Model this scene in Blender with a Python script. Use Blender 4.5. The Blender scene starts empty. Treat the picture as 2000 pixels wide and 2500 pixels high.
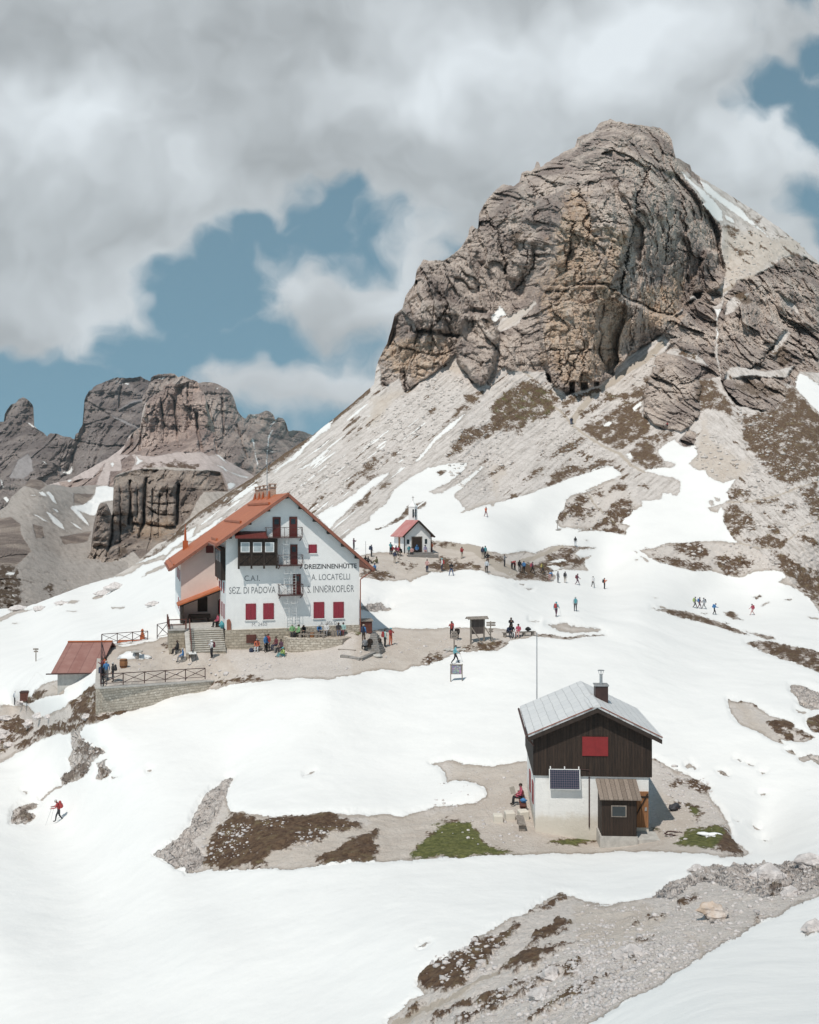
import bpy, bmesh, math, random, time
import numpy as np
from mathutils import Vector, Matrix, Euler
T0=time.time()
SUN_E=3.6; SKYK=.085; EXPO=-0.15
SC=bpy.context.scene; COL=SC.collection
F_PX=2400.0; HOR=1250.0; CX=1000.0
def pos(px,py,Y):
    return ((px-CX)/F_PX*Y, Y, (HOR-py)/F_PX*Y)
# ---------------------------------------------------------------- materials
def new_mat(name):
    m=bpy.data.materials.new(name); m.use_nodes=True
    nt=m.node_tree; nt.nodes.clear()
    out=nt.nodes.new('ShaderNodeOutputMaterial'); b=nt.nodes.new('ShaderNodeBsdfPrincipled')
    nt.links.new(b.outputs[0],out.inputs[0]); return m,nt,b
class NT:
    def __init__(s,nt): s.nt=nt
    def n(s,t,**k):
        x=s.nt.nodes.new(t)
        for a,v in k.items():
            setattr(x,a,v)
        return x
    def l(s,a,b): s.nt.links.new(a,b)
    def val(s,sock,v):
        if isinstance(v,(int,float)): sock.default_value=v
        elif isinstance(v,(tuple,list)): sock.default_value=v
        else: s.l(v,sock)
    def math(s,op,a,b=None,c=None,clamp=False):
        x=s.n('ShaderNodeMath',operation=op,use_clamp=clamp); s.val(x.inputs[0],a)
        if b is not None: s.val(x.inputs[1],b)
        if c is not None: s.val(x.inputs[2],c)
        return x.outputs[0]
    def mix(s,f,a,b,mode='MIX'):
        x=s.n('ShaderNodeMix',data_type='RGBA',blend_type=mode); s.val(x.inputs[0],f)
        for i,v in ((6,a),(7,b)):
            if isinstance(v,(tuple,list)) and len(v)==3: v=tuple(v)+(1,)
            s.val(x.inputs[i],v)
        return x.outputs[2]
    def noise(s,vec,scale,detail=4,rough=.55,out='Fac',dist=0,**k):
        x=s.n('ShaderNodeTexNoise'); s.val(x.inputs['Vector'],vec); x.inputs['Scale'].default_value=scale
        x.inputs['Detail'].default_value=detail; x.inputs['Roughness'].default_value=rough; x.inputs['Distortion'].default_value=dist
        return x.outputs[out]
    def voro(s,vec,scale,feature='F1',out='Distance',rand=1):
        x=s.n('ShaderNodeTexVoronoi',feature=feature); s.val(x.inputs['Vector'],vec); x.inputs['Scale'].default_value=scale
        x.inputs['Randomness'].default_value=rand
        return x.outputs[out]
    def ramp(s,f,lo,hi,a=0.,b=1.,smooth=True):
        x=s.n('ShaderNodeMapRange',interpolation_type='SMOOTHSTEP' if smooth else 'LINEAR'); s.val(x.inputs[0],f)
        x.inputs[1].default_value=lo; x.inputs[2].default_value=hi; x.inputs[3].default_value=a; x.inputs[4].default_value=b
        return x.outputs[0]
    def vscale(s,vec,sc):
        x=s.n('ShaderNodeVectorMath',operation='MULTIPLY'); s.val(x.inputs[0],vec); x.inputs[1].default_value=sc; return x.outputs[0]
    def coord(s,k='Object'): return s.n('ShaderNodeTexCoord').outputs[k]
    def bump(s,h,st,dist,normal=None):
        x=s.n('ShaderNodeBump'); s.val(x.inputs['Height'],h); x.inputs['Strength'].default_value=st; x.inputs['Distance'].default_value=dist
        if normal is not None: s.l(normal,x.inputs['Normal'])
        return x.outputs[0]
def simple_mat(name,col,rough=.8,var=.25,scale=3.,bump=0.,bdist=.02,metal=0.,stretch=(1,1,1),col2=None):
    m,nt,b=new_mat(name); g=NT(nt); c=g.coord()
    if stretch!=(1,1,1): c=g.vscale(c,stretch)
    n=g.noise(c,scale,6,.65)
    f=g.ramp(n,.3,.72)
    d=tuple(x*(1-var) for x in col); l=tuple(min(1,x*(1+var*.6)) for x in col)
    if col2: d=col2; l=col
    g.l(g.mix(f,d,l),b.inputs['Base Color'])
    b.inputs['Roughness'].default_value=rough; b.inputs['Metallic'].default_value=metal
    if bump>0: g.l(g.bump(g.noise(c,scale*4,5,.7),bump,bdist),b.inputs['Normal'])
    return m
# ---------------------------------------------------------------- numeric noise
_rs=np.random.RandomState(7); _perm=_rs.permutation(256).astype(np.int32); _perm=np.concatenate([_perm]*3)
_g=_rs.normal(size=(256,3)); _g/=np.linalg.norm(_g,axis=1)[:,None]; _g=_g.astype(np.float32)
def perlin(x,y,z):
    x=np.asarray(x,np.float32);y=np.asarray(y,np.float32);z=np.asarray(z,np.float32)
    xi=np.floor(x);yi=np.floor(y);zi=np.floor(z)
    xf=x-xi;yf=y-yi;zf=z-zi
    xi=xi.astype(np.int32)&255;yi=yi.astype(np.int32)&255;zi=zi.astype(np.int32)&255
    u=xf*xf*xf*(xf*(xf*6-15)+10);v=yf*yf*yf*(yf*(yf*6-15)+10);w=zf*zf*zf*(zf*(zf*6-15)+10)
    def gr(a,b,c):
        h=_perm[_perm[_perm[(xi+a)&255]+((yi+b)&255)]+((zi+c)&255)]
        G=_g[h]; return G[...,0]*(xf-a)+G[...,1]*(yf-b)+G[...,2]*(zf-c)
    x00=gr(0,0,0);x10=gr(1,0,0);x01=gr(0,1,0);x11=gr(1,1,0)
    a0=x00+u*(x10-x00);a1=x01+u*(x11-x01);b0=a0+v*(a1-a0)
    x00=gr(0,0,1);x10=gr(1,0,1);x01=gr(0,1,1);x11=gr(1,1,1)
    a0=x00+u*(x10-x00);a1=x01+u*(x11-x01);b1=a0+v*(a1-a0)
    return (b0+w*(b1-b0))*1.5
def fbm(x,y,z,o=4,g=.5,l=2.03):
    s=0;a=1.;t=0
    for i in range(o):
        s=s+a*perlin(x+17.3*i,y-9.1*i,z+5.7*i); t+=a; a*=g; x=x*l;y=y*l;z=z*l
    return s/t*1.3
def bil(x,y,z): return np.abs(perlin(x,y,z))
def worley(x,z,seed=0):
    """faceted blocks: per-cell tilted plane + crease distance"""
    xi=np.floor(x);zi=np.floor(z); f1=np.full(x.shape,9.);f2=np.full(x.shape,9.);H=np.zeros(x.shape);
    for a in (-1,0,1):
        for b in (-1,0,1):
            ix=xi+a;iz=zi+b
            def h(k):
                v=np.sin(ix*127.1+iz*311.7+k*74.7+seed*17.3)*43758.5453; return v-np.floor(v)
            cx=ix+.15+.7*h(1);cz=iz+.15+.7*h(2); dx=x-cx;dz=z-cz; d=np.sqrt(dx*dx+dz*dz)
            hh=(h(3)-.5)+(h(4)-.5)*1.5*dx+(h(5)-.5)*1.1*dz
            n=d<f1
            f2=np.where(n,f1,np.minimum(f2,d)); H=np.where(n,hh,H); f1=np.where(n,d,f1)
    return H,f2-f1
def sstep(a,b,x):
    t=np.clip((x-a)/(b-a),0,1); return t*t*(3-2*t)
# ---------------------------------------------------------------- polygons traced as shapes on the slopes
CR=dict(A=(900,700,2.875),B=(1400,700,2.875),C=(900,250,2.875),D=(1400,250,2.875),E=(1400,1200,2.875),F=(0,1600,2.875),
 G=(500,1800,2.875),H=(900,2000,2.875),I=(1400,2000,2.875),J=(500,1100,3.45),K=(1500,1600,3.45),L=(860,1220,2.695),
 M=(100,1440,3.75),N=(0,860,2.156),O=(1200,1600,3.45),P=(0,0,1),Q=(900,260,1.568),R=(0,900,4.3125),S=(380,880,4.3125),U=(0,1200,3.8333))
def poly(s):
    out=[];c=CR['P']
    for t in s.split():
        if t in CR: c=CR[t]; continue
        x,y=t.split(','); out.append((c[0]+float(x)/c[2],c[1]+float(y)/c[2]))
    return np.array(out)
def polys(s): return [poly(x) for x in s.strip().split(';') if x.strip()]
def sdf(P,qx,qy,R=14.,out=None,closed=True,width=0.):
    """signed distance in px (+ inside) clamped to +-R, max-combined into out"""
    if out is None: out=np.full(qx.shape,-R,np.float32)
    x0,y0=P.min(0)-R-width;x1,y1=P.max(0)+R+width
    m=(qx>x0)&(qx<x1)&(qy>y0)&(qy<y1)
    idx=np.nonzero(m.ravel())[0]
    if len(idx)==0: return out
    x=qx.ravel()[idx];y=qy.ravel()[idx]
    d=np.full(x.shape,1e9,np.float32);ins=np.zeros(x.shape,bool)
    n=len(P)
    for i in range(n if closed else n-1):
        ax,ay=P[i];bx,by=P[(i+1)%n]
        ex,ey=bx-ax,by-ay;L=ex*ex+ey*ey+1e-9
        t=np.clip(((x-ax)*ex+(y-ay)*ey)/L,0,1)
        dd=(x-ax-t*ex)**2+(y-ay-t*ey)**2
        np.minimum(d,dd,out=d)
        if closed and (ay!=by):
            c=((ay>y)!=(by>y))&(x<(bx-ax)*(y-ay)/(by-ay)+ax); ins^=c
    d=np.sqrt(d)
    s=np.where(ins,d,-d) if closed else width-d
    s=np.clip(s,-R,R)
    o=out.ravel(); o[idx]=np.maximum(o[idx],s); return o.reshape(qx.shape)
def sdfs(L,qx,qy,R=14.,**k):
    out=np.full(qx.shape,-R,np.float32)
    for P in L: out=sdf(P,qx,qy,R,out,**k)
    return out
# ================================================================ TERRAIN
SKY=np.array([(-700,1530),(-400,1520),(0,1486),(56,1484),(93,1472),(153,1449),(209,1428),(278,1407),(320,1384),(348,1361),(385,1328),(417,1315),(441,1287),(487,1250),
(557,1203),(617,1166),(696,1106),(761,1064),(800,1034),(860,985),(900,950),(914,938),(918,900),(926,874),(945,838),(956,800),(964,768),(982,754),(990,723),(1013,690),(1017,660),
(1034,633),(1050,636),(1081,636),(1102,624),(1126,603),(1143,577),(1146,556),(1154,550),(1167,560),(1170,521),(1189,487),(1211,462),(1230,450),(1255,453),(1268,445),(1274,420),
(1305,412),(1310,395),(1316,396),(1320,408),(1352,386),(1383,367),(1404,358),(1411,335),(1450,320),(1463,300),(1491,291),(1518,299),(1539,302),(1574,306),(1609,311),(1630,325),
(1640,340),(1645,365),(1650,384),(1685,403),(1689,417),(1713,434),(1748,455),(1793,483),(1838,511),(1894,549),(1946,589),(1970,615),(2000,640),(2100,740),(2400,980),(2800,1200)],float)
CTRL=np.array([tuple(map(float,t.split(","))) for t in """
1000,2560,29 0,2560,40 -700,2560,58 500,2560,35 1500,2560,19.5 2000,2560,14 2600,2560,9
0,2300,50 500,2300,44.5 1000,2300,38 1400,2320,32 1750,2330,27 2000,2190,36 2000,2380,22 1750,2450,19 1400,2200,42 1800,2120,45 2000,2110,44 1570,2190,41
1300,2035,55.6 1600,2030,56.5 1450,2085,53 1850,2070,55 1200,1865,68 1700,1870,68 1600,1930,63 1310,1940,62 800,2100,52 500,2125,55.5 400,2080,58.5 560,1900,71 600,1980,62
1000,1970,62 1180,1950,62 200,2200,58 0,2100,67 145,2012,77 0,1900,90 200,1900,79.5 240,1800,81 60,1990,79
265,1680,84.5 250,1692,84.4 500,1662,90.9 380,1672,88.3 320,1674,86.9 480,1592,93.2 550,1589,94.4 640,1590,95 720,1592,95 260,1575,103 360,1562,104 260,1625,94 400,1620,93
237,1749,83.15 300,1739,84.75 341,1729,85.75 383,1715,86.8 417,1702,87.7 466,1692,88.9 260,1714,85.2 300,1706,86.4 341,1700,87.4 400,1686,88.9 500,1688,89.8 150,1695,92 60,1700,108 37,1722,116 0,1740,112 0,1840,102 100,1790,97 200,1745,86 210,1700,89
0,1600,150 100,1600,135 56,1490,228 150,1453,230 320,1388,238 250,1500,170 400,1450,150 487,1255,228 557,1208,237 696,1111,246 800,1040,252 900,955,257 -700,1540,220 -700,1800,120 -700,2100,84
-300,1600,160 450,1400,168 600,1300,182 750,1320,165 800,1250,185 800,1150,212 900,1100,222 1000,1000,240 930,950,254 1000,1150,207 1000,1220,182 1100,1050,226
877,1548,97.5 820,1600,92 900,1640,88 1100,1600,94 1140,1570,97 1230,1540,101 1000,1545,101 900,1530,103 950,1480,115 890,1400,126 1000,1440,121
1015,1350,142 890,1380,131 960,1330,146 1100,1330,149 1190,1300,156 1187,1262,166 1120,1365,141 1190,1390,131 1280,1400,141 1350,1420,147 1475,1430,158 1400,1335,172 1300,1300,174
1300,1220,188 1560,1500,121 1696,1485,147 1837,1500,150 1407,1498,117 1700,1560,116 2000,1640,96 1850,1600,107 1600,1600,98 1400,1650,87 1100,1680,84.5 800,1700,80 800,1800,73.5
1100,1800,73.5 1500,1700,81.5 1800,1750,77 2000,1800,73 1950,1950,61.5 1700,1850,69.5 1800,2000,58.5 500,1750,82 400,1850,75 650,1690,83
1550,1360,173 1700,1400,166 1900,1420,165 2000,1490,155 1400,1250,191 1550,1220,199 1650,1100,222 1650,1250,195 1800,1250,192 1800,1330,180 2000,1300,178 2000,1180,202 1900,1100,214 1750,1100,217
1397,1036,243 1200,1000,240 1300,1100,224 1250,1150,209 1200,1200,195
1170,938,253 1340,945,257 1225,780,276 1270,730,282 1000,950,256 1110,867,268 1030,642,284 1150,562,294 1280,432,308 1400,362,316 1490,297,320 1640,347,320
1000,800,262 1100,700,275 1200,600,288 1200,850,266 1380,900,257 1330,800,262 1400,700,262 1370,550,272 1400,450,284 1500,700,258 1450,900,257 1500,500,270 1520,380,290 1600,650,274 1620,750,272
1560,850,271 1480,905,264 1600,1030,240 1690,735,286 1650,850,264 1580,950,250 1700,620,288 1690,480,296 1730,560,300 1760,650,300 1760,930,250 1800,700,288 1850,900,258 1750,500,316 1690,420,322
1900,560,330 2000,645,328 2000,760,296 2000,950,250 1900,780,284 1700,1000,238 2100,745,326 2100,1000,252
2600,1200,340 2600,1400,175 2600,1600,102 2600,1900,64 2600,2200,33
""".split()])
SNOW0=polys("""P -900,3000 -900,1300 0,1300 153,1420 209,1426 278,1409 325,1398 345,1380 P 400,1365 430,1340 480,1332 600,1330 750,1330 845,1323 859,1314 880,1310 910,1291 900,1263
942,1229 963,1194 997,1170 1039,1142 1074,1135 1109,1131 1143,1128 1140,1142 1095,1180 1046,1201 1060,1208 1077,1204 1109,1187 1143,1163 1178,1138 1185,1137 1143,1177 1116,1201 1109,1211
1126,1229 1130,1239 1137,1243 1123,1253 1178,1236 A 900,1510 1000,1490 1100,1460 1200,1420 1400,1350 1560,1300 1620,1270 1725,1250 B 100,1300 180,1260 270,1255 340,1320 230,1370 150,1400 60,1440 0,1470
A 1600,1410 1500,1440 1420,1470 1390,1500 1380,1560 1340,1600 1320,1650 1350,1690 1480,1690 1600,1700 E 0,255 60,265 30,280 180,270 260,280 320,300 370,305 370,270 400,240 340,215 400,170 420,130 480,95 480,60 620,55 620,10
B 610,1490 620,1450 680,1450 720,1470 745,1440 750,1370 700,1340 600,1320 500,1290 520,1275 700,1265 718,1240 640,1220 600,1190 590,1150 640,1100 720,1070 750,1110 790,1125 850,1110 868,1170 840,1210 808,1245
850,1275 930,1290 950,1330 1000,1360 1060,1380 1140,1350 1080,1440 1100,1500 1060,1520 1050,1530 930,1550 970,1580 1010,1585 1040,1550 1060,1580 1055,1640 1100,1725 E 1060,190 1100,280 1130,340 1165,360 1000,345 800,365
650,370 560,395 470,410 520,450 600,490 720,530 850,555 970,555 1050,580 1190,600 1280,560 1400,545 1460,560 1490,600 1440,640 1500,660 1570,690 1660,750 1700,800 1725,850 P 2060,1510 2300,1540 2900,1560 2900,3000""")
BARE=polys("""A 40,1700 100,1650 230,1560 330,1520 400,1510 390,1540 300,1580 220,1640 80,1705;A 480,1300 520,1285 545,1300 500,1330
;L -40,470 50,365 130,350 270,345 400,320 520,265 600,275 700,285 780,290 850,315 900,340 1000,355 1130,340 1200,350 1290,310 1380,300 1500,310 1605,320 1500,330 1470,355 1510,380 1580,370 1530,400 1530,440 1550,470 1480,465 1400,460 1340,462 1300,470 1330,490 1350,505 1310,540 1200,530 1090,535 1000,520 900,490 860,470 750,460 600,475 510,480 480,500 400,530 385,548 350,530 200,540 130,520 50,510
;M 550,490 680,500 750,490 950,475 1000,470 1060,460 1090,440 1180,420 1300,300 P 470,1500 560,1500 870,1520 L 60,865 130,860 280,838 420,852 560,850 640,840 900,848 1000,850 1040,870 1200,870 1230,880 1400,890 1680,893 1600,900 1400,915 1330,915 1200,905 1080,915 1040,930 1020,970 960,1000 850,1005 700,1010 640,1030 590,1060 540,1075 460,1090 380,1100 340,1132
P 927,1634 811,1657 719,1657 666,1660 580,1669 521,1681 F 1340,265 1200,290 1100,330 980,370 850,420 700,470 600,490 570,520 500,540 400,550 300,590 200,640 120,680 0,745 -200,850 -200,360 0,355 60,350 130,355 200,350 240,390 260,430 300,440 360,410 440,370 480,330 520,300 580,270 640,210 700,180 P 247,1571
;F 500,540 520,510 580,500 560,560 600,600 580,620 650,630 630,660 720,665 745,690 700,720 640,760 610,840 540,880 430,905 425,850 490,830 500,780 480,720 510,660 500,600
;F 670,770 750,740 730,780 785,810 785,830 740,865 670,865 700,810;F 790,855 825,855 790,870;F 430,905 360,950 290,1010 280,1005 340,950 400,910;F 290,1000 310,995 290,1015
;F 90,1190 90,1130 100,1090 150,1050 230,1030 270,1035 240,1070 190,1100 250,1120 240,1150 180,1190;F 165,955 182,950 180,968;F 1030,820 1045,805 1062,812 1040,825
;F 150,330 230,270 300,200 330,180 440,165 440,260 350,290 260,310 200,340
;G 205,295 150,300 100,350 60,370 F 1490,950 1440,1010 1370,1090 1345,1150 1330,1200 1250,1280 1150,1350 1090,1395 1180,1450 1230,1500 1300,1505 1300,1530 1400,1515 1725,1500 G 250,925 560,920 760,905 1000,885 1200,872 1420,868 1725,850 H 500,275 600,262 870,250 1090,245 1400,245 1725,235 I 300,230 600,232 700,240 850,245 1050,260 1195,272 1240,240 1180,180 1100,140 1120,110 1040,70 1080,30
K 1000,1530 900,1460 910,1430 960,1410 900,1320 850,1260 800,1200 790,1150 815,1120 760,1080 680,1040 640,1010 580,990 500,970 430,930 345,880 P 1450,1830 O 315,890 200,905 80,925 0,945 P 1150,1866 1100,1860 1053,1866 1068,1872 1085,1886 1093,1910 1101,1905 1159,1912 1188,1930 1188,1947 1159,1961 1066,1970 1008,1988 985,1996
G 1360,560 1290,540 1160,550 1050,545 940,540 800,545 600,550 480,560 320,540 190,520 160,470 145,420 165,360
;H 100,1700 150,1410 240,1340 300,1270 400,1240 340,1180 350,1120 400,1070 500,1010 620,960 700,900 760,850 870,790 960,730 1080,680 1200,600 1300,550 1350,530 1420,550 1560,580 1700,600 I 100,590 230,605 400,580 510,565 570,560 600,510 680,450 820,405 820,370 880,335 980,330 1110,345 1200,345 1310,330 1360,315 1450,325 1600,320 1620,300 1710,310 P 2000,2112 2900,2200 2900,2000 P 2200,2120 2000,2188
I 1600,600 1440,680 1300,740 1180,820 1050,880 960,930 880,985 790,1040 700,1100 620,1160 500,1220 400,1260 280,1340 180,1400 110,1438 -300,1700
;I 1630,835 1640,790 1700,745 1770,735 1780,790
;E 545,820 600,825 700,830 800,845 900,880 1000,910 1100,950 1200,985 1240,1010 1150,1000 1050,965 950,935 850,910 750,885 650,850;E 590,805 650,818 640,824 600,815
;E 1050,840 1120,835 1160,870 1130,880 1200,905 1120,895 1070,870;E 1200,965 1260,990 1350,1010 1400,1025 1420,1045 1380,1045 1300,1020;E 1215,1070 1290,1045 1400,1065 1500,1080 1590,1090 1640,1110 P 2000,1595 2100,1620 2100,1690 E 1725,1270 1600,1220 1450,1160 1300,1110
;E 1265,740 1300,728 1320,735 1280,748;E 1310,800 1340,780 1370,770 1380,780 1350,790 1330,805;E 1490,755 1550,748 1520,762;E 1640,878 1725,885 1725,895 1660,890;E 415,412 450,425 440,432;E 430,478 450,482 440,486;E 470,455 535,482 520,497;E 560,745 590,750 570,753;E 895,855 945,862 930,868;E 1060,918 1105,935 1080,935;E 940,70 970,60 980,90 960,95;E 985,40 1025,55 1020,75 990,68;E 75,340 105,342 95,347
;L 50,700 120,690 200,685 220,720 260,720 240,740 150,740 60,720;L 1280,820 1400,820 1500,840 1600,855 1640,865 1560,875 1450,865 1370,850;L 1170,805 1230,803 1200,810;L 1100,562 1140,560 1130,568;L 1140,585 1190,592 1170,597
;K 960,370 1050,395 1140,400 1200,440 1320,510 1450,545 1490,560 1520,610 1600,630 1690,680 1600,730 1500,710 1400,705 1430,745 1330,710 1230,655 1150,620 1060,570 990,500 965,440
;K 1480,265 1530,250 1620,275 1725,320 P 2060,1710 2060,1745 K 1725,460 1650,465 1570,430 1530,370 1490,310;K 1520,465 1620,480 1590,490;K 1620,540 1725,500 1900,480 1900,640 1725,650 1690,640 1640,600;K 1440,800 1500,805 1530,850 1470,825
;K 1560,880 1620,865 1640,850 1725,850 1900,880 1725,930 1660,890 1600,915 1570,900;K 870,990 930,990 965,1025 900,1010;K 1015,880 1050,885 1070,905;K 1110,912 1150,925 1175,950 1130,935;K 1230,1000 1275,1005 1240,1010;K 1160,1445 1215,1468 1180,1465;K 1255,1545 1305,1570 1270,1565;K 1010,1385 1060,1395 1030,1400;K 1220,1180 1270,1185 1240,1190
;K 600,940 640,925 690,970 650,975
;M 230,200 340,194 320,206;M 480,75 530,30 590,25 560,50 510,80;M 165,130 215,125 200,142;M 240,120 290,95 350,95 310,122;M 655,165 770,152 760,166 665,177;M 1000,145 1030,125 1055,145
;U -60,1210 0,1180 80,1140 140,1110 220,1080 230,1110 300,1110 150,1145 60,1190 0,1215;U 310,1110 350,1080 400,1090 380,1115;U 880,1000 930,950 985,945 950,990;U 1015,940 1080,885 1120,900 1070,925;U 1080,805 1180,740 1225,745 1160,790;U 1335,798 1400,750 1500,700 1580,668 1560,700 1430,760;U 120,1235 170,1230 140,1242
;A 1325,1690 1350,1700 1340,1712;G 705,272 740,252 772,247 750,265;H 360,905 400,880 432,880 400,900;A 855,1530 880,1520 875,1540""")
SNOWADD=polys("""A 330,1220 380,1170 450,1080 530,1000 600,940 680,890 660,920 590,990 540,1030 480,1080 430,1140 380,1200 340,1228
;A 860,210 920,125 970,190 930,210 880,255;D 750,485 790,510 850,570 920,620 990,690 1010,720 1050,770 1050,835 1010,830 960,770 900,710 935,700 850,600
;D 890,545 940,570 1010,630 1100,690 1190,760 1230,810 1330,900 1400,970 1300,890 1160,800 1060,720 960,650 920,610
;B 1590,610 1640,630 1725,690 2000,900 2000,1100 1800,950 1725,890 1650,810 1560,710 1570,640;B 975,155 1045,150 1020,200 1005,250 1000,215;B 1008,280 1018,330 1000,370 998,330
;B 415,860 440,820 480,800 480,830 430,880;B 210,965 250,945 275,955 250,980 215,980;B 360,1180 400,1170 415,1215 390,1210;B 335,860 355,855 350,865;D 1060,790 1120,820 1130,850 1080,830
;J 560,195 600,160 640,130 700,80 780,10 830,-10 760,70 680,120 610,170;N 1500,575 1560,520 1620,465 1700,395 1760,350 1740,400 1640,470 1560,540
;J 220,440 250,390 330,330 440,270 450,290 350,370 260,420;J 150,425 190,390 195,395 160,425;J 780,170 900,90 1020,0 1060,0 940,90 820,165
;A 0,1370 70,1330 130,1320 60,1390 0,1430;J 940,550 1000,520 1180,420 1380,270 1500,200 1560,190 1480,270 1400,320 1330,400 1250,450 1180,530 1080,620 1050,660
;J 1160,745 1300,640 1430,560 1500,480 1620,350 1740,260 1740,420 1640,560 1500,640 1440,660 1400,740 1250,800 1180,790;L 1285,432 1340,428 1400,450 1340,462;L 1300,400 1380,385 1420,400 1350,415
;F 835,0 880,-25 960,-20 1030,15 1000,35 900,35 850,25;M 680,515 800,490 930,475 940,490 850,510 740,522;I 905,105 950,118 1000,125 985,138 930,130
;P 330,1378 380,1352 420,1328 440,1310 470,1290 480,1285 470,1310 430,1336 370,1366;P 455,1320 500,1290 540,1262 548,1262 510,1296 470,1322;P 395,1352 410,1340 425,1338 405,1356
;P 470,1340 560,1275 620,1235 640,1225 600,1265 540,1310 500,1345;K 600,950 660,960 720,1000 640,985""")
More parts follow.
